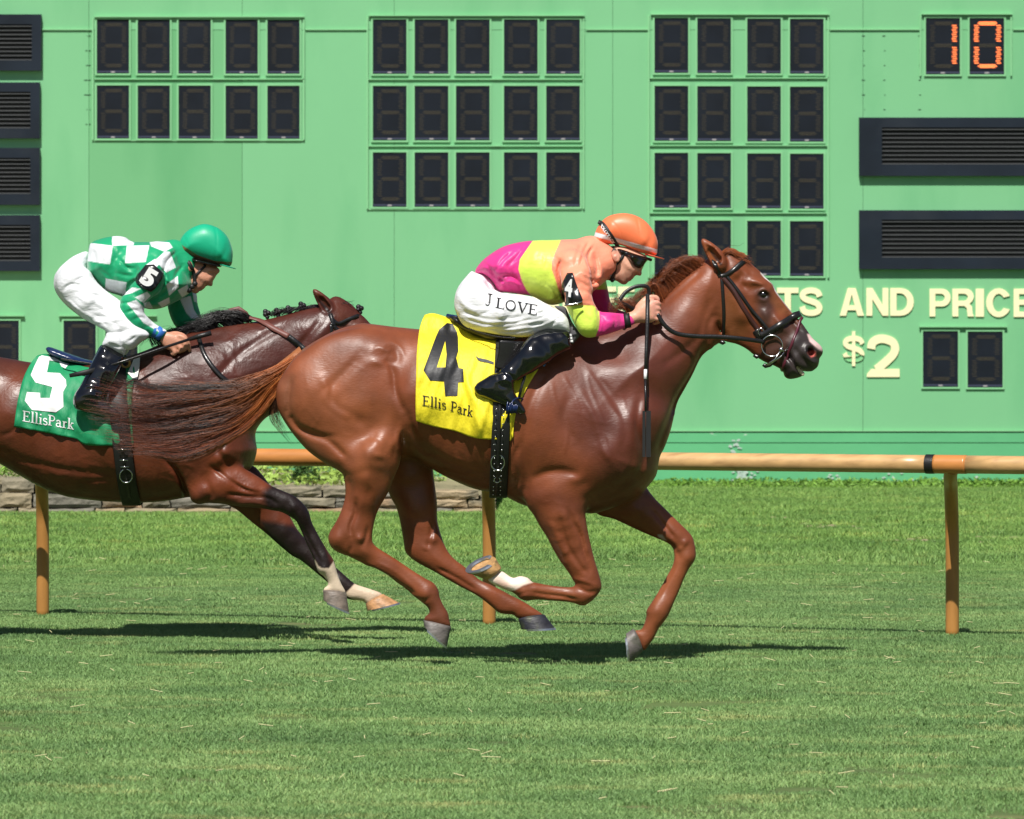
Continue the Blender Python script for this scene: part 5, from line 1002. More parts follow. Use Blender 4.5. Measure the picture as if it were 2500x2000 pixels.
def drape(hs, rows, n, m, off, folds, mt, name, parent, yprof=.27, thick=.004, far_drop=1.0, seed=0):
    """cloth hung over the back; rows = polylines from the ridge down the near side (view units)"""
    bv = hs['bvh']; Yc = hs['Y']
    def res(pl, k): pl = np.array(pl, float); d = np.r_[0, np.cumsum(np.hypot(*np.diff(pl, axis=0).T))]; t = np.linspace(0, d[-1], k); return np.stack([np.interp(t, d, pl[:, 0]), np.interp(t, d, pl[:, 1])], 1)
    Rw = np.array([res(cat_rom(r, 6), m + 1) for r in rows]); G = cat_rom(Rw.reshape(len(rows), -1), 12).reshape(-1, m + 1, 2); t = np.linspace(0, len(G) - 1, n + 1); G = np.array([G[int(i)] * (1 - (i - int(i))) + G[min(int(i) + 1, len(G) - 1)] * (i - int(i)) for i in t])
    Y = np.full((n + 1, m + 1), np.nan)
    for i in range(n + 1):
        for j in range(m + 1):
            h = hit(bv, *G[i, j])
            if h[0] is not None: Y[i, j] = h[0].y - Yc
    for j in range(m + 1):
        c = Y[:, j]; ok = np.nonzero(~np.isnan(c))[0]; k0 = ok[0] if len(ok) else n
        y1 = c[k0] if len(ok) else -yprof
        for i in range(k0 + 1): c[i] = (y1 - .012) * math.sqrt(i / max(k0, 1)) if k0 else c[i]
        c[0] = 0
        for i in range(1, n + 1):
            if np.isnan(c[i]): c[i] = c[i - 1]
            c[i] = min(c[i], c[i - 1] + .004)          # cloth does not tuck back in under the belly
        Y[:, j] = c
    for _ in range(5):
        Z = Y.copy(); Z[1:-1] = (Y[:-2] + 2 * Y[1:-1] + Y[2:]) / 4; Z[:, 1:-1] = (Z[:, :-2] + 2 * Z[:, 1:-1] + Z[:, 2:]) / 4; Z[0] = 0; Y = Z
    V = []; w_ = [(i, j) for i in range(n + 1) for j in range(m + 1)]
    for i, j in w_:
        y = Y[i, j] - (off * min(1, i / 2.5)) - folds(G[i, j][0], G[i, j][1]) * min(1, i / 6); V.append(at(G[i, j][0], G[i, j][1], Yc + y))
    ntop = (n + 1) * (m + 1); far = {}
    for i, j in w_:
        if i == 0: far[i, j] = j
        else: p = V[i * (m + 1) + j]; far[i, j] = len(V); V.append((p[0], 2 * Yc - p[1], p[2]))
    F = []
    for i in range(n):
        for j in range(m):
            F.append((i * (m + 1) + j, i * (m + 1) + j + 1, (i + 1) * (m + 1) + j + 1, (i + 1) * (m + 1) + j)); F.append((far[i, j], far[i + 1, j], far[i + 1, j + 1], far[i, j + 1]))
    o = mesh_obj(name, V, F, mt, parent, True); s = o.modifiers.new('thickness', 'SOLIDIFY'); s.thickness = thick; s.offset = 0
    return o, BVHTree.FromPolygons([tuple(p) for p in V], F)
def ring_mesh(c, r, tr, ax, n=28, k=8, sc=1.0):
    """metal ring lying in the plane with normal ax"""
    ax = np.array(ax, float); ax /= np.linalg.norm(ax); a = np.cross(ax, [0, 0, 1.]); a /= np.linalg.norm(a); b = np.cross(ax, a); V = []; F = []
    for i in range(n):
        t = 2 * math.pi * i / n; d = a * math.cos(t) + b * math.sin(t) * sc
        for j in range(k): p = 2 * math.pi * j / k; V.append(np.array(c) + d * (r + tr * math.cos(p)) + ax * tr * math.sin(p))
    for i in range(n):
        for j in range(k): F.append((i * k + j, i * k + (j + 1) % k, ((i + 1) % n) * k + (j + 1) % k, ((i + 1) % n) * k + j))
    return V, F
FOUR_ = [ZK([(535, 232), (600, 245), (650, 340), (662, 400), (665, 560), (640, 640), (672, 760), (722, 770), (730, 925), (665, 925), (655, 1085), (512, 1088), (497, 915), (335, 905), (258, 785), (400, 400), (440, 310)]), ZK([(512, 445), (412, 752), (515, 752), (528, 600)])]
FIVE_ = [Z5([(400, 112), (480, 107), (560, 140), (620, 180), (690, 200), (655, 245), (615, 225), (590, 175), (495, 165), (470, 285), (600, 292), (660, 360), (665, 420), (632, 480), (635, 630), (560, 685), (320, 660), (248, 570), (270, 480), (400, 490), (405, 540), (500, 542), (525, 430), (355, 385), (308, 310), (345, 220)])]
def flat_glyph(polys):
    from mathutils.geometry import tessellate_polygon
    V = [Vector((p[0], p[1], 0)) for pl in polys for p in pl]; T = tessellate_polygon([[Vector((p[0], p[1], 0)) for p in pl] for pl in polys]); return np.array([(v.x, v.y, 0) for v in V]), [tuple(t) for t in T]
# ---------------------------------------------------------------- tack of the front horse
def tack_front(hs, root):
    BK = M['leather']
    def folds(u, v): return max(-.005, folds_(u, v))
    def folds_(u, v):
        t = sstep(690, 760, np.array(v)); a = .007 * math.sin((u * .9 + v * .35) * .12) + .004 * math.sin(u * .31 + v * .1); b = .012 * math.exp(-((u - (985 + (v - 800) * .25)) / 7.0) ** 2) - .010 * math.exp(-((u - (972 + (v - 800) * .22)) / 6.0) ** 2) + .006 * math.exp(-((u - 1005 - (v - 850) * .5) / 5.0) ** 2)
        return float(t) * (a * (.4 + .6 * (u - 880) / 180) + b * float(sstep(760, 800, np.array(v)))) + .004 * math.sin(v * .08 + u * .03)
    cl, bv = drape(hs, [[(894, 664), (915, 661), (960, 676), (1000, 692), (1048, 706)], [(884, 690), (920, 690), (965, 702), (1010, 710), (1060, 722)], [(878, 740), (920, 745), (970, 750), (1020, 756), (1072, 760)], [(876, 800), (920, 805), (970, 812), (1030, 820), (1078, 826)],
                            [(875, 850), (920, 858), (965, 868), (1030, 880), (1080, 884)], [(876, 886), (915, 898), (960, 908), (1002, 922), (1076, 928)]], 46, 44, .015, folds, M['ycloth'], 'saddle_cloth', None)
    tag(cl, 'yellow number cloth with black figure 4 on the chestnut horse', 'saddle cloth')
    bvx = bv
    V2, F = flat_glyph(FOUR_)
    project_patch(V2, F, bv, (0, 0), (1, 0), (0, 1), .0045, M['blacktxt'], cl, 'number', fine=5)
    V2, F = serif('Ellis'); ZKs = ZK([(250, 1192), (540, 1262), (570, 1255), (700, 1290)]); sc_ = 24.5
    project_patch(V2, F, bv, ZK([(242, 1196)])[0], (sc_ * .82, sc_ * .155), (.6, -sc_ * .86), .0048, M['blacktxt'], cl, 'lettering')
    V2, F = serif('Park'); project_patch(V2, F, bv, ZK([(570, 1262)])[0], (sc_ * .72, sc_ * .20), (2, -sc_ * .86), .0048, M['blacktxt'], cl, 'lettering')
    for x, y, r in ((860, 620, 0),):
        pl = [(865, 615), (900, 640), (1000, 660), (1080, 690), (1080, 720), (1000, 695), (920, 680), (895, 665)]; V2 = np.array([(a[0], a[1], 0) for a in ZK(pl)]); project_patch(V2, [tuple(range(len(pl)))], bv, (0, 0), (1, 0), (0, 1), .006, M['blacktxt'], cl, 'strap_slot')
    # front section of the cloth in front of the girth, under the boot
    c2, bv2 = drape(hs, [[(1050, 708), (1090, 712), (1130, 716), (1165, 722)], [(1060, 740), (1090, 742), (1125, 745), (1150, 752)], [(1068, 800), (1085, 802), (1102, 804), (1112, 812)], [(1070, 860), (1076, 862), (1082, 866), (1086, 872)], [(1068, 905), (1074, 912), (1078, 918), (1080, 924)]], 26, 12, .011, lambda u, v: .003 * math.sin(u * .3 + v * .1), M['ycloth'], 'cloth_front_flap', cl)
    # girth, surcingle
    g = thing('girth', at(1052, 880, Y4), 'black elastic racing girth strapped round the chestnut horse behind its elbow', 'girth'); hsr = hs
    girth_ring(hs, 1056, 880, -.045, 870, -172, 172, .082, .020, .005, M['elastic'], 'strap', g); _, P = girth_ring(hs, 1052, 880, -.04, 870, 60, 168, .014, .027, .004, M['rubber'], 'buckle_strap', g)
    mb = MB()
    for i in range(0, 60, 3):
        p = P[int(i * len(P) / 62)]; d = p - np.array(at(1052, 870, Y4)); d[0] = 0; d /= np.linalg.norm(d)
        for sx in (-.016, .016): mb.ball(p + d * .034 + np.array([sx, 0, 0]), .0032, 5)
    mb.obj('studs', M['metal'], g, True)
    p = P[int(len(P) * .66)]; V, F = ring_mesh(p + np.array([0, -.036, 0]), .030, .003, (0, 1, .2), sc=1.2); mb = MB(); mb.add(V, F); p = P[int(len(P) * .80)]; V, F = ring_mesh(p + np.array([0, -.034, -.01]), .013, .0022, (0, 1, .4)); mb.add(V, F); mb.obj('buckle', M['metal'], g, True)
    # racing saddle
    f = Field(935, 1230, 640, 800, Y4, .34, .006)
    f.slab([(948, 664), (966, 668), (985, 680), (1020, 692), (1060, 702), (1110, 708), (1160, 706), (1185, 700), (1196, 708), (1190, 720), (1150, 727), (1090, 724), (1030, 719), (985, 702), (960, 684), (946, 672)], [(960, 675, 0, 5.5), (1050, 708, 0, 7), (1180, 712, 0, 3.5)], k=0, p=2.6, flat=.9)
    f.smooth(1); V, F = f.mesh(); sdl = thing('saddle', at(1070, 710, Y4), 'small black racing saddle under the jockey in pink and orange silks', 'saddle'); mesh_obj('seat', relax(V, F, 2), F, M['leather'], sdl)
    mb = MB(); mb.tube([at(940, 664, Y4 - .02), at(958, 670, Y4 - .03), at(985, 684, Y4 - .06)], [.008, .015, .012], 10, flat=.6); mb.obj('cantle', M['navy'], sdl, True)
    P, N = near_pts(dict(bvh=bvx, Y=Y4), [(1082, 718), (1080, 750), (1074, 782)]); ribbon(P, N, .15, .006, .008).obj('flap', M['leather'], sdl, True)
    mb = MB()
    for i in range(26): t = i / 25; q = at(988 + t * 95, 692 + t * 40 - 20 * t * t, Y4 - .16 - .13 * t); mb.ball(q, .0045, 5)
    mb.obj('stitched_trim', M['leather'], sdl, True)
    # stirrups hang from the saddle
    for sg in (-1, 1):
        mb = MB(); Yx = Y4 + sg * .325
        mb.tube([at(1110, 726, Y4 + sg * .24), at(1112, 770, Y4 + sg * .30), at(1098, 815, Yx), at(1092, 840, Yx)], .007, 6, flat=.4); s1 = mb.obj('stirrup_leather', M['leather'], sdl, True)
        mb = MB(); pts = [at(1092 + 15 * math.sin(t), 838 + 16 - 16 * math.cos(t), Yx - sg * 0 + .045 * math.sin(t * 1)) for t in np.linspace(0, 2 * math.pi, 22)]; mb.tube(pts, .0045, 6, cap=False); mb.obj('stirrup_iron', M['navy'] if sg < 0 else M['metal'], s1, True)
    # ---- bridle
    br = thing('bridle', at(1600, 700, Y4), 'black racing bridle with steel ring bit and plum cross strap on the chestnut head', 'bridle')
    h = lambda q: H2(q)
    strap(hs, h([(460, 1110), (462, 900), (452, 700), (440, 520)]), .016, BK, 'throat_latch', br, mirror=True)
    strap(hs, h([(425, 500), (400, 440), (375, 380), (350, 340)]), .022, BK, 'headpiece', br, mirror=True, close_top=h([(330, 290)])[0])
    strap(hs, h([(430, 495), (480, 480), (560, 430), (640, 360), (700, 315)]), .021, BK, 'browband', br, .005, mirror=True, close_top=h([(745, 272)])[0])
    strap(hs, h([(440, 500), (560, 640), (680, 850), (790, 1010), (860, 1110)]), .021, M['brownleather'], 'cheekpiece', br, .005, mirror=True)
    strap(hs, h([(480, 480), (600, 630), (740, 830), (860, 970), (930, 1060)]), .016, BK, 'noseband_strap', br, .004, mirror=True)
    strap(hs, h([(850, 1120), (940, 1075), (1080, 990), (1200, 915)]), .030, BK, 'noseband', br, .012, mirror=True, close_top=h([(1290, 880)])[0])
    strap(hs, h([(900, 1160), (850, 1130), (800, 1060)]), .036, BK, 'cheek_guard', br, .006, mirror=True)
    strap(hs, h([(1075, 1485), (1110, 1400), (1170, 1230), (1230, 1070), (1265, 960)]), .013, mat('plum_leather', lin(84, 32, 44), .35), 'cross_strap', br, .004, mirror=True, close_top=h([(1310, 900)])[0])
    mb = MB(); P, N = near_pts(hs, h([(850, 1075), (870, 1085)])); c = P[3] + N[3] * .010
    V, F = ring_mesh(c, .012, .0025, (.1, 1, .1), sc=1.3); mb.add(V, F); mb.obj('buckle', M['metal'], br, True)
    ringc = {}
    for sg in (-1, 1):
        P, N = near_pts(hs, h([(965, 1225), (975, 1230)])); c = P[2].copy(); c[1] -= .02
        if sg > 0: c[1] = 2 * Y4 - c[1]
        mb = MB(); V, F = ring_mesh(c, .0475, .0032, (.10, 1, .05), 36); mb.add(V, F); mb.obj('bit_ring', M['metal'], br, True); ringc[sg] = c
    c = ringc[-1]; mb = MB(); a = at(*h([(1065, 1265)])[0], c[1] - .004); b_ = at(*h([(905, 1430)])[0], c[1]); mb.ball(a, .011, 8); mb.tube([a, at(*h([(1110, 1290)])[0], c[1] + .01)], .005, 8); mb.tube([a, at(*h([(1000, 1370)])[0], c[1]), b_], .004, 6); mb.tube([at(*h([(1130, 1255)])[0], c[1] + .012), at(*h([(1060, 1340)])[0], c[1] + .004), at(*h([(930, 1430)])[0], c[1])], .0035, 6); mb.obj('bit', M['metal'], br, True)
    mb = MB(); mb.tube([at(*h([q])[0], Y4 - .045) for q in ((880, 1420), (900, 1440), (940, 1430), (1000, 1380))], .010, 8); mb.tube([at(*h([q])[0], Y4 - .05) for q in ((780, 1320), (810, 1345), (830, 1330))], .009, 8); mb.tube([at(*h([q])[0], Y4 - .05) for q in ((425, 1180), (450, 1195), (470, 1180))], .010, 8); mb.obj('curb_strap', BK, br, True)
    # reins: hand to bit on both sides, loop behind the hand
    for sg in (-1, 1):
        q = R1([(1195, 575), (1240, 640), (1300, 678), (1400, 692), (1520, 695), (1640, 705), (1760, 722)]); c = ringc[sg]; m_ = len(q); ys = np.linspace(Y4 + sg * .165, c[1], m_)
        mid = [Y4 + sg * y for y in (.165, .165, .155, .145, .13, .115, abs(c[1] - Y4))]
        C = cat_rom([at(p[0], p[1], y) for p, y in zip(q, mid)], 6); mb = MB(); mb.tube(C, .010, 8, flat=.45, up=(0, 1, 0)); mb.obj('rein', BK, br, True)
    q = R1([(1000, 500), (1030, 460), (1080, 432), (1130, 428), (1150, 445), (1152, 490), (1150, 530)]); C = cat_rom([at(p[0], p[1], Y4 - .13 + .05 * k / 6 - .05) for k, p in enumerate(q)], 6); mb = MB(); mb.tube(C, .009, 8, flat=.5, up=(0, 1, 0)); mb.obj('rein_loop', M['rubber'], br, True)
    mb = MB()
    for sg in (-1, 1): mb.tube([at(*R1([(1195, 575)])[0], Y4 + sg * .165), at(*R1([(1150, 585)])[0], Y4 + sg * .13), at(*R1([(1090, 560)])[0], Y4 + sg * .08), at(*R1([(1000, 510)])[0], Y4)], .009, 8, flat=.5)
    mb.obj('rein_bridge', BK, br, True)
    mb = MB(); mb.tube([at(*p, Y4 - .29) for p in R1([(595, 850), (605, 835), (615, 820), (625, 812), (618, 830)])], .006, 6); tag(mb.obj('blue_tie', M['blue'], cl, True), 'small blue plastic tie at the cloth edge')
def tack_second(hs, root):
    BK = M['leather']
    cl, bv = drape(hs, [Z5([(400, 110), (480, 105), (600, 150), (760, 205), (900, 235), (1100, 250), (1340, 200)]), Z5([(340, 150), (450, 150), (600, 190), (760, 240), (900, 280), (1100, 300), (1350, 290)]), Z5([(240, 330), (450, 350), (600, 370), (760, 400), (900, 430), (1100, 450), (1330, 450)]), Z5([(180, 560), (420, 590), (600, 610), (760, 640), (900, 660), (1100, 680), (1320, 700)]),
                            Z5([(140, 830), (420, 880), (600, 920), (760, 950), (860, 1010), (1100, 1020), (1340, 1010)])], 40, 46, .010, lambda u, v: .004 * math.sin(u * .2 + v * .05) + .005 * math.sin(u * .11 - v * .13) * float(sstep(790, 830, np.array(v))), M['gcloth'], 'saddle_cloth', None)
    tag(cl, 'green number cloth with white figure 5 on the dark bay horse', 'saddle cloth')
    V2, F = flat_glyph(FIVE_); project_patch(V2, F, bv, (0, 0), (1, 0), (0, 1), .005, M['whitetxt'], cl, 'number', fine=5)
    for s, p, w_ in (('Ellis', (222, 772), 22.5), ('Park', (478, 812), 22)):
        V2, F = serif(s); project_patch(V2, F, bv, Z5([p])[0], (w_ * .94, w_ * .17), (.8, -w_ * .98), .005, M['whitetxt'], cl, 'lettering')
    g = thing('girth', at(270, 900, Y5), 'black girth with buckle straps round the dark bay horse', 'girth')
    girth_ring(hs, 268, 950, .105, 900, -172, 172, .092, .016, .005, M['elastic'], 'strap', g); _, P = girth_ring(hs, 268, 950, .105, 900, 70, 160, .016, .022, .004, M['rubber'], 'buckle_strap', g)
    mb = MB()
    for k in (.35, .45, .55, .62): p = P[int(len(P) * k)]; mb.tube([p + np.array([-.02, -.036, 0]), p + np.array([.02, -.036, 0])], .0028, 6)
    p = P[int(len(P) * .72)]; V, F = ring_mesh(p + np.array([0, -.034, 0]), .030, .003, (0, 1, .2), sc=1.1); mb.add(V, F); mb.obj('buckle', M['metal'], g, True)
    f = Field(85, 330, 715, 830, Y5, .34, .006)
    f.slab(Z5([(460, 45), (490, 28), (560, 50), (700, 100), (850, 150), (950, 168), (1100, 180), (1250, 150), (1300, 150), (1290, 205), (1150, 240), (900, 222), (760, 198), (620, 155), (500, 105)]), [(100, 733, 0, 5), (180, 755, 0, 6), (260, 760, 0, 4)], k=0, p=2.6, flat=.9); f.smooth(1); V, F = f.mesh()
    sdl = thing('saddle', at(180, 760, Y5), 'small navy racing saddle with raised cantle under the jockey in green checks', 'saddle'); mesh_obj('seat', relax(V, F, 2), F, M['navy'], sdl)
    mb = MB()
    for i in range(30): t = i / 29; q = at(*Z5([(620 + 300 * t, 150 + 50 * t)])[0], Y5 - .14 - .10 * t); mb.ball(q, .0055, 5)
    mb.obj('stitched_trim', M['leather'], sdl, True)
    P, N = near_pts(dict(bvh=bv, Y=Y5), Z5([(1140, 230), (1110, 330), (1060, 430)])); ribbon(P, N, .11, .006, .006).obj('flap', M['leather'], sdl, True)
    mb = MB(); pl = Z5([(1350, 130), (1405, 125), (1400, 220), (1375, 350), (1330, 345), (1280, 290), (1320, 200)]); q = []
    V2 = np.array([(a[0], a[1], 0) for a in pl]); project_patch(V2, [tuple(range(len(pl)))], hs['bvh'], (0, 0), (1, 0), (0, 1), .022, M['white'], sdl, 'white_pad')
    P, N = near_pts(hs, Z5([(1262, 185), (1270, 200)])); mb = MB(); V, F = ring_mesh(P[4] + np.array([0, -.045, 0]), .020, .006, (0, 1, .1)); mb.add(V, F); mb.obj('brass_ring', mat('brass', lin(190, 150, 90), .3, metal=.6), sdl, True)
    for sg in (-1, 1): mb = MB(); mb.tube([at(238, 775, Y5 + sg * .25), at(228, 830, Y5 + sg * .31), at(222, 870, Y5 + sg * .33)], .007, 6, flat=.4); mb.obj('stirrup_leather', BK, sdl, True)
    br = thing('bridle', at(720, 700, Y5), 'black and brown leather bridle with brown neck strap on the dark bay head', 'bridle'); T = HT_(.90, -824, 103); h = lambda q: T(H2(q))
    strap(hs, R2([(1738, 575), (1748, 605), (1758, 640)]), .022, BK, 'headpiece', br, .005, mirror=True, close_top=h([(330, 290)])[0]); strap(hs, R2([(1745, 600), (1780, 625), (1830, 605), (1880, 585)]), .018, BK, 'browband', br, .005, mirror=True, close_top=(764, 668))
    strap(hs, h([(440, 500), (560, 640), (680, 850), (790, 1010), (860, 1110)]), .02, BK, 'cheekpiece', br, .004, mirror=True); strap(hs, h([(850, 1120), (940, 1075), (1080, 990), (1200, 915)]), .026, BK, 'noseband', br, .008, mirror=True, close_top=h([(1290, 880)])[0]); strap(hs, h([(460, 1110), (462, 900), (452, 700), (440, 520)]), .016, BK, 'throat_latch', br, mirror=True)
    strap(hs, R2([(1310, 602), (1380, 622), (1450, 660), (1520, 695)]), .028, M['brownstrap'], 'neck_strap', br, .006, off=.006); strap(hs, R2([(1520, 695), (1560, 725), (1600, 760), (1640, 800)]), .026, BK, 'rein', br, .006, off=.006)
    mb = MB(); mb.tube([at(*p, Y5 + .01) for p in R2([(1190, 590), (1215, 560), (1255, 550), (1290, 575), (1305, 600)])], .016, 10, flat=.5); mb.obj('neck_strap_loop', mat('brown_strap', lin(104, 60, 54), .5), br, True)
    strap(hs, R2([(1045, 700), (1075, 790), (1130, 870), (1180, 920), (1240, 950)]), .022, BK, 'rein', br, .006, off=.007)
# ---------------------------------------------------------------- jockeys
SKIN = lin(214, 160, 134)
def finish(f, name, m, parent, colfn, n=2, sm=1):
    if sm: f.smooth(sm)
    V, F = f.mesh(); V = relax(V, F, n); u, v = uv_of(V); C = colfn(u, v, V); o = mesh_obj(name, V, F, m, parent, True, C); return o, V, F
def paint(u, v, V, base, regs):
    C = np.tile(np.array(base), (len(V), 1))
    for poly, col, soft, *cond in regs:
        m = 1 - sstep(-soft, soft, sd_poly(u, v, np.array(poly))); m = m * (cond[0] if cond else 1)
        C = C * (1 - m[:, None]) + np.array(col) * m[:, None]
    return C
def face(f, T, k=1.0):
    """head turned to the right; T maps (HZ-like) head drawing points to view units"""
    f.slab(T([(360, 760), (450, 720), (580, 690), (740, 710), (900, 770), (1010, 825), (1050, 870), (1035, 905), (1010, 935), (990, 975), (970, 1010), (958, 1045), (960, 1088), (935, 1118), (905, 1108), (880, 1108), (856, 1130), (846, 1158), (824, 1164), (806, 1188), (772, 1192), (748, 1222), (705, 1236), (655, 1214), (600, 1186), (545, 1150), (515, 1040), (440, 930), (385, 850)]),
           [p + () for p in T([(600, 800, 0, .62), (900, 800, 0, .62), (950, 1050, 0, .75), (850, 1100, 0, .62), (700, 1180, 0, .60), (620, 1050, 0, .55)])], k=0, p=2.3)
    f.slab(T([(300, 720), (480, 760), (580, 960), (560, 1150), (430, 1180), (330, 1270), (180, 1260), (80, 1100), (130, 900)]), T([(300, 1000, 0, .85), (480, 1000, 0, .75)]), k=.02)
    S = lambda p, sg, am: f.stroke(T(p), sg * k, am * k, y0=-.2, y1=-.008, both=True)
    S([(860, 1130), (850, 1150), (800, 1175)], .003, .004); S([(905, 1105), (870, 1080), (850, 1110), (820, 1150)], .004, .004); S([(960, 1045), (930, 1050), (905, 1085)], .004, .004)       # lips, nostril
    S([(700, 900), (760, 980), (830, 1040)], .010, -.006); S([(600, 1170), (580, 1080), (620, 960)], .012, .006); S([(760, 1060), (720, 1140)], .012, .005); S([(640, 1190), (740, 1215)], .008, -.003)   # cheekbone, jaw, cheek hollow
    S([(960, 920), (900, 930), (860, 920)], .010, .010); S([(1040, 880), (960, 860), (880, 850)], .008, -.005)
    for sg in (-1, 1):      # ears
        f.ell(*T([(590, 830)])[0], sg * .064 * k, .020 * k, .010 * k, .034 * k, k=.006, ang=math.radians(20)); f.ell(*T([(600, 825)])[0], sg * .077 * k, .011 * k, .010 * k, .022 * k, k=.003, sub=True, ang=math.radians(20)); f.ell(*T([(590, 845)])[0], sg * .070 * k, .006 * k, .008 * k, .010 * k, k=.003)
def hand(f, pts, sg, k=1.0):
    """closed fist: palm block, four curled fingers of unequal length, thumb; pts gives the drawing map"""
    P = pts
    f.slab(P([(0, 30), (12, 14), (30, 3), (46, 0), (56, 6), (58, 24), (54, 42), (42, 48), (22, 48), (4, 46)]), [p for p in P([(20, 25, sg * .155, .62), (50, 22, sg * .155, .62)])], k=.006, p=2.3)
    for i, (y, ln) in enumerate(((6, 1.0), (17, 1.08), (28, 1.0), (39, .84))):
        b = P([(44, y)])[0]; kn = P([(58, y + 1)])[0]; m1 = P([(62 * 1.0, y + 7)])[0]; tip = P([(50, y + 11)])[0]; r = .0105 * (1 - .06 * i)
        f.limb([(b[0], b[1], sg * .162, r), (kn[0], kn[1], sg * .160, r * 1.06), (m1[0] + (ln - 1) * 8, m1[1], sg * .140, r), (tip[0], tip[1], sg * .120, r * .9)], k=.003)
    q = P([(14, 16), (34, -2), (54, -4), (60, 2)]); f.limb([(q[0][0], q[0][1], sg * .150, .013), (q[1][0], q[1][1], sg * .142, .0125), (q[2][0], q[2][1], sg * .136, .011), (q[3][0], q[3][1], sg * .134, .009)], k=.004)
def mbslab(f, poly, ctrl, **kw): f.slab(poly, ctrl, **kw)
# ---- front rider -----------------------------------------------------------
J4T = Z4([(205, 568), (250, 490), (330, 420), (450, 350), (600, 312), (720, 301), (900, 296), (1050, 292), (1190, 300), (1235, 360), (1275, 450), (1300, 560), (1300, 640), (1240, 700), (1150, 760), (1000, 800), (930, 832), (850, 845), (790, 825), (700, 775), (600, 757), (480, 740), (400, 728), (340, 640), (275, 590)])
J4TC = Z4([(350, 560, 0, 1.45), (600, 560, 0, 1.20), (850, 560, 0, 1.35), (1050, 480, 0, 1.50), (1200, 420, 0, 1.1), (1250, 600, 0, 1.2)])
J4A = Z4([(905, 520), (920, 430), (1000, 385), (1100, 400), (1170, 500), (1190, 600), (1200, 720), (1200, 810), (1240, 880), (1252, 950), (1245, 1030), (1220, 1080), (1150, 1110), (1085, 1080), (1030, 980), (990, 890), (950, 800), (925, 680)])
J4F = Z4([(1160, 930), (1210, 905), (1300, 905), (1400, 912), (1470, 920), (1535, 935), (1552, 1000), (1480, 1035), (1350, 1082), (1250, 1108), (1160, 1108), (1110, 1050)])
J4FA = Z4([(1150, 560), (1220, 500), (1290, 560), (1318, 680), (1335, 760), (1350, 830), (1390, 900), (1380, 990), (1300, 1000), (1230, 920), (1160, 800)])
J4FF = Z4([(1230, 900), (1320, 850), (1400, 880), (1530, 930), (1550, 1000), (1450, 1030), (1330, 1020), (1240, 980)])
J4L = Z4([(60, 720), (140, 640), (260, 640), (400, 730), (480, 745), (600, 760), (700, 780), (800, 830), (930, 900), (985, 960), (1003, 1060), (990, 1075), (850, 1060), (760, 1075), (700, 1102), (600, 1115), (450, 1102), (300, 1078), (150, 1040), (80, 980), (38, 880), (35, 790)])
J4P = Z4([(205, 570), (290, 592), (350, 640), (410, 730), (560, 760), (640, 860), (560, 1000), (400, 1060), (250, 1060), (140, 1030), (75, 970), (38, 880), (35, 780), (60, 700), (110, 630), (165, 568), (185, 558)])
J4B = [(1112, 712), (1124, 704), (1139, 698), (1161, 694), (1197, 698), (1202, 722), (1205, 730), (1199, 736), (1174, 750), (1149, 767), (1124, 783), (1100, 796), (1088, 806), (1084, 818), (1088, 834), (1097, 846), (1105, 860), (1107, 869), (1098, 873), (1080, 868), (1058, 856), (1030, 843), (1006, 832), (998, 820), (1003, 808), (1020, 797), (1041, 784), (1056, 776), (1068, 764), (1085, 745), (1098, 728)]
def mirror_c(c): return [(p[0], p[1], -p[2], p[3]) for p in c]
AC = Z4([(1000, 460, -.175, .9), (1080, 650, -.225, .95), (1080, 850, -.25, .95), (1180, 1030, -.255, .95)]); FCn = Z4([(1160, 1010, -.255, .85), (1300, 1000, -.23, .85), (1500, 970, -.175, .8)])
LC = Z4([(250, 850, -.10, 1.0), (500, 920, -.16, .90), (750, 960, -.215, .90), (950, 1000, -.245, .95)]); BC = [(1170, 715, -.255, .95), (1110, 770, -.30, .92), (1070, 800, -.325, .85), (1030, 825, -.325, .75), (1090, 860, -.325, .8)]
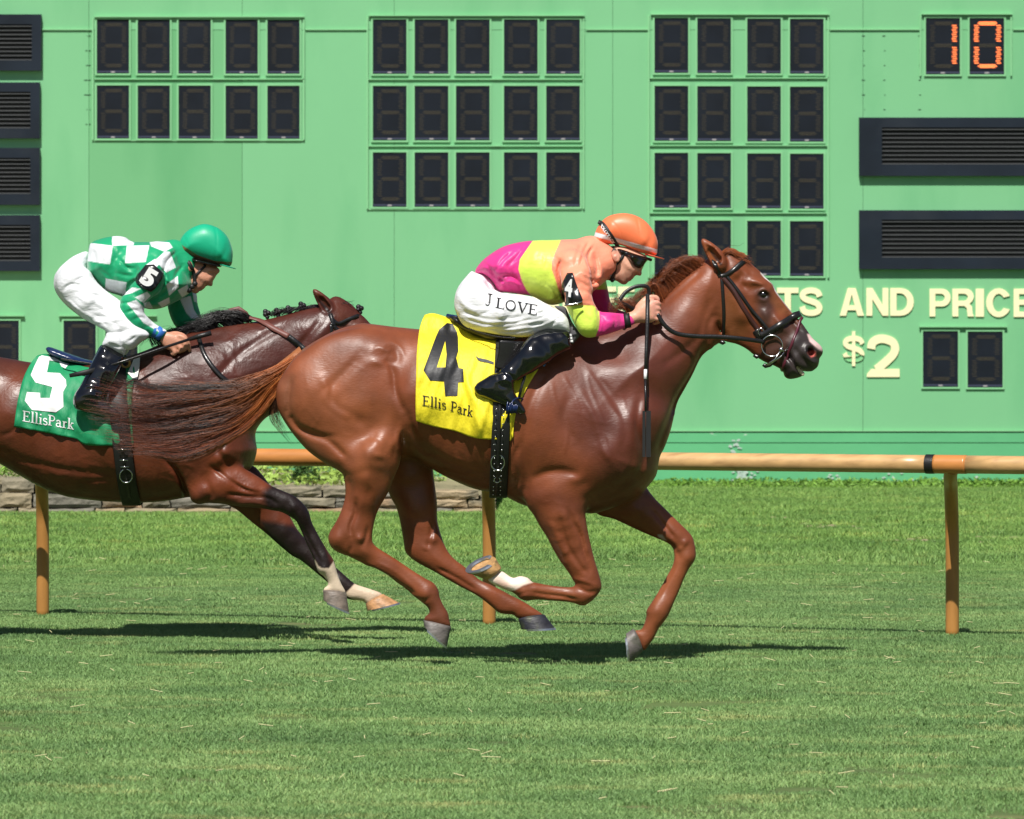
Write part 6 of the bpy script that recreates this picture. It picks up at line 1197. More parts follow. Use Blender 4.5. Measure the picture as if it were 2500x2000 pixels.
def build_rider_front():
    p = thing('person', at(1150, 700, Y4), 'jockey in pink, yellow and orange silks and orange helmet crouching on the chestnut horse', 'person'); BX = (945, 1425, 440, 880)
    # --- body: one continuous figure; skin shows at face, neck and hands
    f = Field(*BX, Y4, .40, .0045)
    for sg in (-1, 1):
        s = (lambda c: c) if sg < 0 else mirror_c
        if sg < 0: f.slab(J4A, s(AC), k=.02); f.slab(J4F, s(FCn), k=.02)
        else: f.slab(J4FA, Z4([(1220, 600, .19, .9), (1320, 900, .22, .9)]), k=.02); f.slab(J4FF, Z4([(1300, 940, .22, .8), (1500, 970, .17, .8)]), k=.02)
        f.slab(J4L, s(LC), k=.02); f.slab(J4B, s(BC), k=.01)
    f.slab(J4T, J4TC, k=.03); f.slab(J4P, Z4([(250, 850, 0, 1.25), (450, 850, 0, 1.3)]), k=.03)
    f.d += .017
    face(f, HZ)
    for sg in (-1, 1):
        f.limb([at_[:2] + (sg * .165, .027) for at_ in Z4([(1490, 965)])] + [(x[0], x[1], sg * .158, .025) for x in Z4([(1560, 945)])] + [(x[0], x[1], sg * .155, .026) for x in Z4([(1600, 920)])], k=.008)
        H = (lambda q: [(1330 + a[0] * .93, 630.5 + a[1] * 1.03) + tuple(a[2:]) for a in q]); hand(f, H, sg)
    def cf(u, v, V):
        lips = HZ([(760, 1190), (850, 1130), (870, 1150), (830, 1180), (790, 1205)]); ear = HZ([(540, 730), (650, 780), (640, 900), (560, 900)])
        hair = HZ([(380, 700), (560, 690), (620, 760), (560, 760), (500, 800), (470, 870), (400, 830)])
        C = paint(u, v, V, SKIN, [(lips, lin(196, 116, 104), 1.2), (ear, lin(226, 160, 136), 2), (hair, lin(40, 28, 22), 2), (HZ([(620, 1100), (800, 1050), (850, 1150), (700, 1240), (600, 1190)]), lin(186, 134, 112), 5),
                                  (Z4([(1690, 780), (1780, 780), (1780, 1000), (1690, 1000)]), lin(226, 160, 140), 3)])
        return C
    o, V, F = finish(f, 'body', M['skin'], p, cf, 2); bvb = bvh_of(V, F)
    # --- silks
    f = Field(985, 1345, 490, 725, Y4, .34, .0045); f.gain = .95; f.lgain = 1.0
    f.slab(J4T, J4TC, k=0, p=2.3)
    f.slab(J4A, AC, k=.022); f.slab(J4F, FCn, k=.02); f.slab(J4FA, Z4([(1220, 600, .19, .9), (1320, 900, .22, .9)]), k=.02); f.slab(J4FF, Z4([(1300, 940, .22, .8), (1500, 970, .17, .8)]), k=.02)
    f.limb([(x[0], x[1], 0, .085) for x in Z4([(1180, 420), (1260, 480)])], k=.02)     # raised collar
    W = lambda q, s=.006, a=.007, **k: f.stroke(Z4(q), s, a, y0=-.4, y1=-.03, **k)
    W([(640, 340), (560, 440), (480, 520)]); W([(520, 400), (440, 470), (380, 560)]); W([(400, 640), (460, 600), (560, 620)], .008, .010); W([(430, 690), (500, 650), (600, 700)], .008, -.010); W([(380, 600), (440, 640), (480, 720)], .006, .010); W([(500, 560), (560, 640), (600, 730)], .007, .006); W([(300, 500), (350, 560), (380, 640)], .007, .006)
    W([(760, 330), (700, 450), (700, 600), (740, 740)], .02, -.006); W([(870, 800), (940, 760), (980, 780)], .006, .009); W([(800, 800), (880, 790), (930, 800)], .005, -.008); W([(840, 700), (880, 740), (920, 820)], .006, .006)
    W([(1170, 310), (1120, 400), (1090, 500), (1060, 560)], .007, .010); W([(1100, 330), (1060, 430), (1040, 540)], .008, .006); W([(1190, 360), (1150, 450), (1180, 560), (1200, 640)], .006, .012); W([(1130, 560), (1180, 640), (1190, 700)], .006, .008); W([(1080, 560), (1140, 600), (1190, 620)], .006, -.008)
    W([(1210, 420), (1230, 520), (1220, 620)], .008, .010); W([(1250, 480), (1270, 560), (1260, 640)], .007, -.008); W([(930, 460), (905, 560), (925, 700), (960, 820)], .007, .014); W([(1060, 640), (1130, 680), (1190, 760)], .006, .006); W([(1090, 720), (1150, 740), (1200, 790)], .006, .006)
    W([(1000, 860), (1100, 850), (1200, 860)], .006, .008); W([(1210, 870), (1250, 960), (1240, 1070)], .006, .008); W([(1260, 930), (1280, 1000), (1270, 1080)], .006, .006); W([(1350, 930), (1380, 980), (1360, 1060)], .005, .005); W([(1420, 930), (1430, 990)], .005, .005); W([(1120, 900), (1180, 940), (1200, 1020)], .01, -.004); W([(1290, 950), (1400, 960)], .005, .004)
    r = random.Random(5)
    for i in range(26):
        x, y, a, L = r.uniform(260, 880), r.uniform(360, 740), r.uniform(.6, 1.9), r.uniform(40, 120); f.stroke(Z4([(x, y), (x + L * .5 * math.cos(a) + 8, y + L * .5 * math.sin(a)), (x + L * math.cos(a), y + L * math.sin(a))]), .005, r.choice((.003, -.003)), y0=-.4, y1=-.03)
    for i in range(16):
        x, y, a, L = r.uniform(980, 1190), r.uniform(430, 820), r.uniform(.1, 1.2), r.uniform(40, 90); f.stroke(Z4([(x, y), (x + L * .5 * math.cos(a) + 6, y + L * .5 * math.sin(a)), (x + L * math.cos(a), y + L * math.sin(a))]), .005, r.choice((.0035, -.0035)), y0=-.4, y1=-.12)
    PK, YE, OR = lin(226, 58, 140), lin(220, 246, 96), lin(252, 152, 122)
    def cs(u, v, V):
        far = V[:, 1] > Y4 + .10
        C = paint(u, v, V, OR, [(Z4([(730, 250), (640, 380), (585, 460), (572, 540), (600, 640), (640, 720), (700, 790), (760, 900), (150, 900), (100, 250)]), PK, .8),
            (Z4([(730, 250), (640, 380), (585, 460), (572, 540), (600, 640), (640, 720), (700, 790), (760, 900), (960, 900), (950, 800), (905, 700), (880, 620), (850, 540), (850, 480), (880, 400), (950, 250)]), YE, .8),
            (Z4([(940, 860), (1080, 845), (1205, 850), (1260, 900), (1255, 1120), (1050, 1140)]), YE, .8, (V[:, 1] < Y4 - .13) * 1.), (Z4([(1218, 870), (1250, 900), (1256, 960), (1248, 1040), (1205, 1150), (1600, 1150), (1600, 860)]), PK, .8, (V[:, 1] < Y4 - .05) * 1.),
            (Z4([(1130, 705), (1400, 705), (1700, 1100), (1100, 1100)]), PK, .8, far * 1.), (Z4([(1225, 560), (1340, 560), (1340, 712), (1225, 712)]), YE, .8, far * 1.)])
        return C
    o, V, F = finish(f, 'silks', M['silk'], p, cs, 1); bvs = bvh_of(V, F)
    mb = MB(); mb.ball(at(*Z4([(1215, 680)])[0], Y4 - .10), .016, 8, (1.2, .8, .9)); mb.tube([at(*Z4([q])[0], Y4 - .10) for q in ((1215, 680), (1190, 640), (1200, 580))], .012, 8); mb.obj('scarf_knot', mat('orange_silk', OR, .4), p, True)
    # armband with the number
    P4 = Z4([(985, 578), (1030, 575), (1050, 640), (1080, 720), (1112, 800), (1100, 830), (1040, 845), (975, 848), (955, 800), (938, 740), (945, 660), (968, 610)]); ab = project_patch(np.array([(a[0], a[1], 0) for a in P4]), [tuple(range(len(P4)))], bvs, (0, 0), (1, 0), (0, 1), .010, M['band'], p, 'armband', fine=5); mdf = ab.modifiers.new('t', 'SOLIDIFY'); mdf.thickness = .006; mdf.offset = 0
    V2, F2 = text_mesh('4', .05); lo, hi = V2.min(0), V2.max(0); V2 = (V2 - [lo[0], lo[1], 0]) / [hi[0] - lo[0], hi[1] - lo[1], 1]; a = Z4([(952, 772)])[0]
    project_patch(V2, F2, bvh_of(np.array([at(q[0], q[1], Y4 - .30) for q in ((1100, 500), (1300, 500), (1300, 700), (1100, 700))]), [(0, 1, 2, 3)]), a, (76 * .25, 22 * .25), (14 * .25, -160 * .25), .002, M['whitetxt'], ab, 'number') if False else None
    pr = [tuple(v) for v in (np.array([c.co[:] for c in ab.data.vertices]) + ORG[ab.name])]; ym = min(q[1] for q in pr) - .018
    Vt = [at(a[0] + 1.5 + q[0] * 15.5 + q[1] * 3, a[1] - 1 + q[0] * 3.5 - q[1] * 38, ym) for q in V2]; mesh_obj('number', Vt, F2, M['whitetxt'], ab, False)
    mb = MB(); mb.tube([at(*Z4([q])[0], ym + .004) for q in ((960, 848), (1000, 840), (1060, 832), (1108, 815))], .0035, 6); mb.obj('armband_edge', M['metal'], ab, True)
    # wrist band
    mb = MB(); a = np.array(at(*Z4([(1488, 976)])[0], Y4 - .178)); d = np.array([.028, 0, .004]); mb.tube([a - d * .5, a + d * .5], .0335, 20, flat=.85, up=(0, 1, 0)); mb.obj('wristband', M['elastic'], p, True)
    # --- breeches
    f = Field(945, 1215, 560, 720, Y4, .36, .0042); f.gain = 1.25
    f.slab(J4P, Z4([(250, 850, 0, 1.25), (450, 850, 0, 1.3)]), k=0)
    for sg in (-1, 1): f.slab(J4L, LC if sg < 0 else mirror_c(LC), k=.025)
    W = lambda q, s=.006, a=.006: f.stroke(Z4(q), s, a, y0=-.4, y1=-.04)
    W([(100, 900), (300, 960), (500, 960), (640, 930)], .009, .006); W([(140, 960), (320, 1010), (520, 1000), (700, 960)], .007, .006); W([(250, 1040), (450, 1040), (650, 1010), (800, 1000)], .006, .006); W([(80, 780), (140, 860), (240, 900)], .012, -.006); W([(820, 1040), (900, 960), (960, 950)], .006, .005); W([(300, 620), (330, 700), (400, 780)], .008, .007); W([(430, 780), (600, 810), (760, 870)], .01, -.004); W([(380, 1060), (520, 1070), (700, 1040)], .005, .005); W([(600, 980), (720, 960), (840, 920)], .005, .004); W([(200, 600), (190, 640), (240, 700)], .006, .005)
    r = random.Random(9)
    for i in range(22): x, y, L = r.uniform(150, 800), r.uniform(880, 1060), r.uniform(60, 150); f.stroke(Z4([(x, y), (x + L * .5, y - L * .12), (x + L, y - L * .32)]), .0045, r.choice((.003, -.0026)), y0=-.4, y1=-.04)
    o, V, F = finish(f, 'breeches', M['breech'], p, lambda u, v, V: paint(u, v, V, (.78, .78, .80), []), 1); bvr = bvh_of(V, F)
    for s, x, y, w_ in (('J', 292, 838, 100), ('LOVE', 376, 866, 100)):
        V2, F2 = serif(s); project_patch(V2, F2, bvr, Z4([(x, y)])[0], (w_ * .25 * 1.03, w_ * .25 * .19), (-w_ * .25 * -.10, -w_ * .25 * (.95 if s == 'J' else .86)), .003, M['blacktxt'], o, 'lettering')
    KP = Z4([(850, 842), (900, 850), (965, 860), (1000, 930), (1040, 1010), (1092, 1092), (1060, 1140), (1018, 1182), (1006, 1090), (985, 990), (940, 915)])
    f = Field(1150, 1235, 635, 735, Y4, .30, .0045); f.slab(KP, Z4([(950, 900, -.19, .8), (1040, 1100, -.225, .8)]), k=0); f.smooth(1); V, F = f.mesh(); mesh_obj('knee_patch', V, F, mat('grey_suede', lin(84, 82, 86), .8, var=.12, vscale=30), o)
    mb = MB(); 
    for q in ((1008, 1095), (1014, 1120), (1020, 1145)): c = at(*Z4([q])[0], Y4 - .262); mb.box(c[0] - .004, c[0] + .006, c[1], c[1] + .01, c[2] - .006, c[2] + .004)
    mb.obj('boot_tab', M['whitetxt'], o)
    # --- boots
    for sg in (-1, 1):
        f = Field(990, 1215, 685, 885, Y4 + sg * .29, .16, .0042); f.slab(J4B, [(c[0], c[1], sg * (abs(c[2]) - .29), c[3]) for c in BC], k=0, p=2.2)
        W = lambda q, s=.005, a=.005: f.stroke(R1(q), s, a, y0=-.3, y1=.3, taper=True)
        W([(330, 890), (380, 880), (430, 905)], .006, .008); W([(350, 930), (400, 920), (440, 950)], .006, -.006); W([(360, 905), (370, 950), (400, 960)], .005, .006); W([(400, 870), (440, 920), (460, 980)], .008, .008); W([(545, 700), (610, 760), (640, 820)], .012, -.004); W([(240, 950), (320, 1000), (400, 1040), (480, 1080)], .004, .005)
        finish(f, 'boot', M['patent'], p, lambda u, v, V: np.ones((len(V), 3)), 1)
    mb = MB()
    for i in range(9): a = at(1069 + i * 2.6, 846 + 22 * abs(math.sin(i * 1.7)) * .4, Y4 - .37); b_ = at(1066 + i * 2.6, 872 - i * .4, Y4 - .36); mb.tube([a, b_], .0035, 5)
    mb.obj('boot_wrap', M['navy'], p, True)
    # --- helmet
    f = Field(1245, 1400, 445, 550, Y4, .16, .0036)
    f.slab(HZ([(285, 640), (290, 560), (318, 470), (370, 380), (450, 300), (540, 258), (650, 240), (770, 245), (880, 275), (1000, 345), (1095, 445), (1155, 545), (1185, 650), (1180, 740), (1165, 815), (1100, 830), (950, 790), (800, 735), (690, 690), (600, 672), (520, 670), (430, 680), (340, 702), (300, 690)]), HZ([(700, 500, 0, .86), (1100, 700, 0, .9), (330, 620, 0, .9)]), k=0, p=2.15)
    f.stroke(HZ([(880, 275), (910, 400), (930, 560), (940, 700)]), .003, .002, y0=-.3, y1=.3); f.stroke(HZ([(470, 290), (600, 420), (680, 560), (700, 660)]), .003, .0015, y0=-.3, y1=.3); f.stroke(HZ([(640, 240), (900, 290), (1090, 450)]), .012, -.002, y0=-.3, y1=.3)
    OH = lin(248, 126, 80)
    hl, V, F = finish(f, 'helmet', M['helmet'], p, lambda u, v, V: paint(u, v, V, OH, [(HZ([(200, 490), (320, 505), (700, 610), (1170, 742), (1260, 745), (1260, 795), (1165, 795), (690, 668), (305, 562), (200, 548)]), lin(238, 236, 240), .7)]), 1); bvh_ = bvh_of(V, F)
    a = np.array(at(*HZ([(640, 722)])[0], Y4)); b_ = np.array(at(*HZ([(1170, 850)])[0], Y4)); d = b_ - a; L = np.linalg.norm(d); d /= L; nn = np.array([-d[2], 0, d[0]]); V = []; n = 24
    for i in range(n + 1):
        t = math.radians(-64 + 128 * i / n); e = (a + b_) / 2 + d * (L * .48 * math.cos(t)) + np.array([0, 1, 0]) * .100 * math.sin(t); x = .016 + .022 * max(0, math.cos(t)) ** 2
        o_ = d * x * math.cos(t) + np.array([0, 1, 0]) * x * math.sin(t) * .6; V += [e - o_ * .4 + nn * .003, e + o_ + nn * .001, e + o_ - nn * .003, e - o_ * .4 - nn * .003]
    mesh_obj('visor', V, [(i * 4 + k, i * 4 + (k + 1) % 4, i * 4 + 4 + (k + 1) % 4, i * 4 + 4 + k) for i in range(n) for k in range(4)], mat('orange_visor', lin(244, 110, 78), .4), hl)
    mb = ribbon(*near_pts(dict(bvh=bvh_, Y=Y4), HZ([(345, 355), (420, 400), (520, 540), (620, 690)])), .021, .003, .001); st = mb.obj('goggle_strap', M['elastic'], hl, True)
    V2, F2 = text_mesh('POLLYTACK', .03); lo, hi = V2.min(0), V2.max(0); V2 = (V2 - [lo[0], lo[1], 0]) / [hi[0] - lo[0], hi[1] - lo[1], 1]; q0 = HZ([(362, 398)])[0]; q1 = HZ([(552, 680)])[0]; ex = (q1[0] - q0[0], q1[1] - q0[1])
    project_patch(V2, F2, bvh_, q0, ex, (5.4, -3.6), .0055, M['whitetxt'], st, 'lettering')
    # goggles: dark lens band round the brow
    f = Field(1290, 1380, 500, 585, Y4, .14, .0036)
    f.slab(HZ([(600, 730), (690, 740), (900, 812), (1085, 865), (1110, 885), (1085, 915), (1045, 895), (1010, 935), (975, 990), (940, 1015), (880, 1012), (830, 975), (790, 915), (745, 865), (670, 830), (615, 775)]), HZ([(640, 770, 0, 4.4), (750, 810, 0, 3.2), (950, 900, 0, 2.0), (1080, 880, 0, 2.4)]), k=0, flat=.9, p=3.2); f.smooth(1); V, F = f.mesh(); mesh_obj('goggles', relax(V, F, 1), F, M['lens'], p)
    hs = dict(bvh=bvb, Y=Y4)
    hn = thing_child = None
    P, N = near_pts(hs, HZ([(330, 740), (420, 820), (520, 910), (580, 955)])); o = ribbon(P, N, .011, .003, .002); P, N = near_pts(hs, HZ([(700, 800), (680, 860), (620, 930), (580, 970)])); q = ribbon(P, N, .014, .003, .002); o.add(q.v, q.f)
    P, N = near_pts(hs, HZ([(585, 960), (570, 1040), (545, 1110), (530, 1160)])); q = ribbon(P, N, .017, .004, .003); o.add(q.v, q.f); q = at(*HZ([(545, 1165)])[0], P[-1][1]); o.ball(q, .012, 8, (1.2, .8, .7)); o.tube([at(*HZ([(540, 1165)])[0], P[-1][1]), at(*HZ([(545, 1180)])[0], Y4)], .009, 8); o.obj('chin_strap', M['elastic'], p, True)
    mb = MB(); 
    for x in ((530, 925), (600, 955), (520, 1112)): h = hit(bvb, *HZ([x])[0]); mb.ball((h[0].x, h[0].y - .007, h[0].z), .0035, 6)
    mb.obj('strap_studs', M['metal'], p, True)
    # whip held in the near hand
    wp = thing('whip', at(1360, 700, Y4 - .19), 'black whip with white ring hanging from the hand of the jockey in the orange helmet', 'whip'); yw = Y4 - .178; yb = Y4 - .30
    def wpt(x, y, yy): return at(*R1([(x, y)])[0], yy)
    yy = lambda y: yw + (yb - yw) * min(1, max(0, (y - 560) / 500))
    mb = MB(); mb.tube([wpt(1145, 470, yy(470)), wpt(1143, 640, yy(640)), wpt(1138, 760, yy(760)), wpt(1134, 870, yy(870))], [.0095, .0095, .008, .0075], 10); mb.obj('grip', M['rubber'], wp, True)
    mb = MB(); mb.tube([wpt(1134, 868, yy(868)), wpt(1133, 918, yy(918))], .0078, 10); mb.obj('ring', M['whitetxt'], wp, True)
    mb = MB(); mb.tube([wpt(1133, 916, yy(916)), wpt(1134, 1000, yy(1000)), wpt(1134, 1090, yy(1090))], [.0065, .0052, .0050], 8); mb.obj('shaft', M['leather'], wp, True)
    mb = MB()
    for dx in (-10, 11): a = wpt(1134 + dx * .9, 1085, yy(1090)); b2 = wpt(1140 + dx * 1.35, 1328, yy(1200)); mb.box(min(a[0], b2[0]) - .006, max(a[0], b2[0]) + .006, yb - .004, yb + .003, b2[2], a[2])
    mb.obj('flap', M['elastic'], wp)
    return p
# ---- second rider ----------------------------------------------------------
J5T = Z6([(332, 335), (350, 270), (430, 236), (520, 220), (590, 228), (640, 258), (760, 262), (830, 256), (900, 272), (960, 298), (990, 400), (1035, 480), (1070, 560), (1030, 630), (930, 690), (850, 724), (780, 734), (720, 722), (640, 670), (560, 640), (450, 600), (370, 520), (328, 480)])
J5TC = Z6([(400, 420, 0, 1.35), (600, 430, 0, 1.15), (800, 460, 0, 1.35), (950, 420, 0, 1.2)])
J5A = Z6([(690, 440), (740, 390), (800, 380), (860, 420), (885, 520), (850, 600), (775, 660), (724, 740), (760, 800), (820, 850), (882, 888), (845, 945), (790, 932), (700, 915), (612, 890), (568, 835), (547, 750), (562, 660), (620, 590), (660, 510)])
J5AC = Z6([(780, 470, -.18, .9), (680, 620, -.215, .9), (620, 780, -.22, .9), (850, 900, -.17, .9)])
J5L = Z6([(120, 470), (220, 400), (330, 460), (370, 520), (450, 600), (565, 680), (600, 720), (680, 830), (760, 900), (755, 930), (700, 965), (650, 1010), (612, 1022), (578, 1062), (500, 1012), (435, 985), (462, 905), (400, 855), (300, 800), (200, 720), (130, 640), (100, 560)])
J5LC = Z6([(220, 580, -.09, 1.05), (400, 700, -.15, .95), (600, 850, -.22, .9), (540, 1000, -.24, .95)])
J5P = Z6([(335, 335), (250, 350), (170, 405), (112, 470), (98, 550), (125, 640), (200, 720), (300, 740), (400, 700), (440, 600), (380, 520), (330, 480)])
J5B = Z6([(430, 982), (500, 1008), (578, 1060), (562, 1130), (530, 1200), (500, 1262), (455, 1330), (445, 1380), (490, 1410), (545, 1445), (560, 1475), (470, 1488), (350, 1468), (255, 1440), (228, 1400), (235, 1335), (280, 1262), (330, 1162), (380, 1062)])
J5BC = Z6([(500, 1030, -.245, .95), (430, 1200, -.30, .92), (340, 1350, -.32, .85), (450, 1450, -.32, .75)])
def build_rider_second():
    p = thing('person', at(280, 720, Y5), 'jockey in green and white checked silks and green helmet on the dark bay horse', 'person')
    K5 = .93; FT = lambda pts: [(206.2 + q[0] * .1395 + (0 if len(q) < 0 else 0), 477.5 + q[1] * .1395) + tuple(q[2:]) for q in pts]
    # head drawing of the first rider mapped onto this one: nose (960,1088)->(453,586), brim
    f = Field(105, 530, 455, 880, Y5, .40, .0048)
    for sg in (-1, 1):
        s = (lambda c: c) if sg < 0 else mirror_c
        f.slab(J5L, s(J5LC), k=.02); f.slab(J5B, s(J5BC), k=.01)
    f.slab(J5A, J5AC, k=.02)
    FA = Z6([(880, 560), (960, 560), (1080, 600), (1100, 700), (1125, 800), (1110, 900), (1040, 905), (950, 860), (910, 790), (888, 700)]); FAC = Z6([(950, 640, .19, .9), (1050, 850, .20, .8)])
    f.slab(FA, FAC, k=.02); f.slab(J5T, J5TC, k=.03); f.slab(J5P, Z6([(250, 560, 0, 1.3)]), k=.03); f.d += .017
    def T(pts):   # head map: scale .93, slight rotation
        out = []
        for q in pts:
            x, y = (q[0] - 735) * .142, (q[1] - 900) * .142; a = math.radians(4); out.append((418 + x * math.cos(a) - y * math.sin(a), 571 + x * math.sin(a) + y * math.cos(a)) + tuple(q[2:]))
        return out
    face(f, T, .95)
    H = lambda q: [(342 + a[0] * .62 - (a[1]) * .10 + (a[0] > 40) * 0, 704 + a[1] * .62 + a[0] * .22) + tuple(a[2:]) for a in q]
    # near hand: relaxed fingers over the whip
    f.slab(Z6([(835, 915), (880, 892), (940, 905), (985, 930), (1000, 965), (975, 1005), (930, 1030), (880, 1010), (845, 970)]), Z6([(920, 960, -.165, .55)]), k=.008, p=2.3)
    for q in (((965, 920), (1005, 935), (1035, 975), (1045, 1030)), ((975, 950), (1005, 975), (1012, 1010), (990, 1028)), ((955, 985), (980, 1005), (975, 1030), (955, 1030)), ((920, 1000), (940, 1030), (935, 1050), (915, 1040))):
        z = Z6(q); f.limb([(z[0][0], z[0][1], -.172, .0115), (z[1][0], z[1][1], -.178, .0105), (z[2][0], z[2][1], -.170, .0100), (z[3][0], z[3][1], -.155, .0085)], k=.003)
    z = Z6([(880, 920), (940, 905), (990, 915), (1020, 935)]); f.limb([(z[0][0], z[0][1], -.150, .013), (z[1][0], z[1][1], -.140, .012), (z[2][0], z[2][1], -.135, .011), (z[3][0], z[3][1], -.135, .009)], k=.004)
    H2_ = lambda q: [(408 + a[0] * .5, 698 + a[1] * .5) + tuple(a[2:]) for a in q]; hand(f, H2_, 1)
    def cf(u, v, V): return paint(u, v, V, lin(200, 142, 116), [(T([(760, 1190), (850, 1130), (870, 1150), (830, 1180), (790, 1205)]), lin(170, 100, 90), 1.2), (T([(380, 600), (620, 600), (640, 760), (520, 780), (470, 880), (400, 860)]), lin(34, 24, 20), 2)])
    o, V, F = finish(f, 'body', M['skin'], p, cf, 2); bvb = bvh_of(V, F)
    # silks with checks
    f = Field(178, 432, 488, 722, Y5, .34, .0045); f.gain = 1.0; f.slab(J5T, J5TC, k=0, p=2.3); f.slab(J5A, J5AC, k=.018); f.slab(FA, FAC, k=.018); f.limb([(x[0], x[1], 0, .08) for x in Z6([(930, 360), (985, 430)])], k=.02)
    W = lambda q, s=.006, a=.007: f.stroke(Z6(q), s, a, y0=-.4, y1=-.03)
    W([(560, 380), (620, 440), (700, 450)], .007, .008); W([(600, 430), (660, 470), (720, 460)], .006, .006); W([(540, 480), (640, 500), (700, 480)], .008, .005); W([(700, 520), (640, 560), (590, 620)], .007, .010); W([(860, 440), (890, 520), (860, 610)], .007, .012); W([(760, 690), (850, 640), (950, 560)], .008, .010); W([(580, 880), (650, 850), (700, 900)], .007, .009); W([(620, 760), (680, 740), (720, 760)], .006, .008); W([(680, 800), (730, 790), (770, 820)], .006, .007); W([(560, 700), (620, 690), (700, 700)], .006, .006); W([(750, 860), (790, 850), (820, 870)], .005, .006)
    W([(960, 330), (900, 400), (880, 480)], .006, .007); W([(1000, 430), (960, 500), (960, 600)], .007, .010); W([(380, 300), (400, 400), (380, 500)], .012, .004); W([(470, 560), (560, 600), (620, 640)], .007, .005); W([(930, 700), (980, 760), (1080, 800)], .006, .006)
    r = random.Random(15)
    for i in range(34): x, y, a, L = r.uniform(370, 900), r.uniform(280, 640), r.uniform(.2, 1.4), r.uniform(40, 110); f.stroke(Z6([(x, y), (x + L * .5 * math.cos(a) + 6, y + L * .5 * math.sin(a)), (x + L * math.cos(a), y + L * math.sin(a))]), .005, r.choice((.003, -.003)), y0=-.4, y1=-.03)
    G, WH = lin(28, 158, 108), lin(232, 234, 238)
    whites = [[(345, 268), (505, 288), (485, 420), (325, 395)], [(500, 200), (590, 222), (655, 268), (650, 284), (500, 288)], [(602, 288), (760, 284), (735, 402), (590, 410)], [(758, 250), (900, 265), (925, 300), (868, 330), (775, 292)], [(455, 518), (602, 545), (590, 632), (448, 602)], [(868, 328), (905, 330), (948, 440), (880, 475), (800, 390)], [(740, 420), (800, 380), (830, 420), (720, 520)],
              [(560, 640), (640, 580), (700, 590), (640, 620)], [(660, 650), (745, 610), (770, 640), (720, 690)], [(605, 690), (668, 668), (800, 800), (885, 886), (850, 905), (720, 830)], [(548, 760), (575, 770), (640, 870), (600, 880)], [(880, 560), (960, 500), (965, 580), (900, 640)], [(820, 690), (900, 650), (905, 690), (850, 722)], [(960, 600), (1030, 560), (1040, 620), (990, 650)], [(720, 690), (760, 680), (790, 730), (730, 724)]]
    farw = [[(975, 660), (1050, 640), (1075, 740), (1115, 800), (1060, 800), (1020, 760)], [(1060, 590), (1110, 600), (1110, 690), (1075, 680)]]
    def cs(u, v, V):
        far = V[:, 1] > Y5 + .10
        return paint(u, v, V, G, [(Z6(w), WH, .7, (~far) * 1.) for w in whites] + [(Z6(w), WH, .7, far * 1.) for w in farw] + [(Z6([(795, 868), (815, 862), (800, 940), (770, 930)]), lin(52, 110, 190), .6, (~far) * 1.)])
    o, V, F = finish(f, 'silks', M['silk'], p, cs, 1); bvs = bvh_of(V, F)
    mb = MB(); a = np.array(at(*Z6([(832, 905)])[0], Y5 - .172)); d = np.array([.020, 0, -.016]); mb.tube([a - d * .9, a + d * .7], .030, 18, flat=.85, up=(0, 1, 0)); mb.obj('cuff', mat('blue_cuff', lin(52, 110, 190), .6), p, True)
    AB = Z6([(735, 425), (790, 420), (860, 480), (850, 520), (800, 590), (770, 612), (720, 590), (655, 535), (680, 490)]); ab = project_patch(np.array([(q[0], q[1], 0) for q in AB]), [tuple(range(len(AB)))], bvs, (0, 0), (1, 0), (0, 1), .010, M['band'], p, 'armband', fine=5); mdf = ab.modifiers.new('t', 'SOLIDIFY'); mdf.thickness = .006; mdf.offset = 0
    ym = min((np.array([c.co[:] for c in ab.data.vertices]) + ORG[ab.name])[:, 1]) - .008; V2, F2 = text_mesh('5', .05); lo, hi = V2.min(0), V2.max(0); V2 = (V2 - [lo[0], lo[1], 0]) / [hi[0] - lo[0], hi[1] - lo[1], 1]; a = Z6([(682, 540)])[0]
    mesh_obj('number', [at(a[0] + q[0] * 24 + q[1] * 21, a[1] + q[0] * 15 - q[1] * 33, ym) for q in V2], F2, M['whitetxt'], ab, False)
    # breeches, boots
    f = Field(108, 325, 520, 755, Y5, .36, .0045); f.gain = 1.25; f.slab(J5P, Z6([(250, 560, 0, 1.3)]), k=0)
    for sg in (-1, 1): f.slab(J5L, J5LC if sg < 0 else mirror_c(J5LC), k=.025)
    W = lambda q, s=.006, a=.006: f.stroke(Z6(q), s, a, y0=-.4, y1=-.04)
    W([(260, 540), (300, 520), (330, 500)], .006, .007); W([(180, 600), (230, 560), (300, 570)], .007, .006); W([(330, 640), (420, 640), (500, 720)], .008, .005); W([(400, 780), (480, 790), (560, 770)], .007, .008); W([(400, 820), (500, 820), (580, 800)], .006, -.005); W([(450, 880), (540, 900), (640, 880)], .007, .006); W([(590, 880), (600, 960), (620, 1020)], .008, .010); W([(200, 660), (300, 740), (400, 800)], .010, -.004); W([(480, 960), (560, 990), (600, 1000)], .005, .005); W([(640, 960), (700, 920)], .006, .006)
    r = random.Random(19)
    for i in range(18): x, y, L = r.uniform(150, 560), r.uniform(450, 900), r.uniform(40, 110); f.stroke(Z6([(x, y), (x + L * .5, y + L * .3), (x + L, y + L * .7)]), .0045, r.choice((.003, -.003)), y0=-.4, y1=-.04)
    finish(f, 'breeches', M['breech'], p, lambda u, v, V: paint(u, v, V, (.78, .79, .82), []), 1)
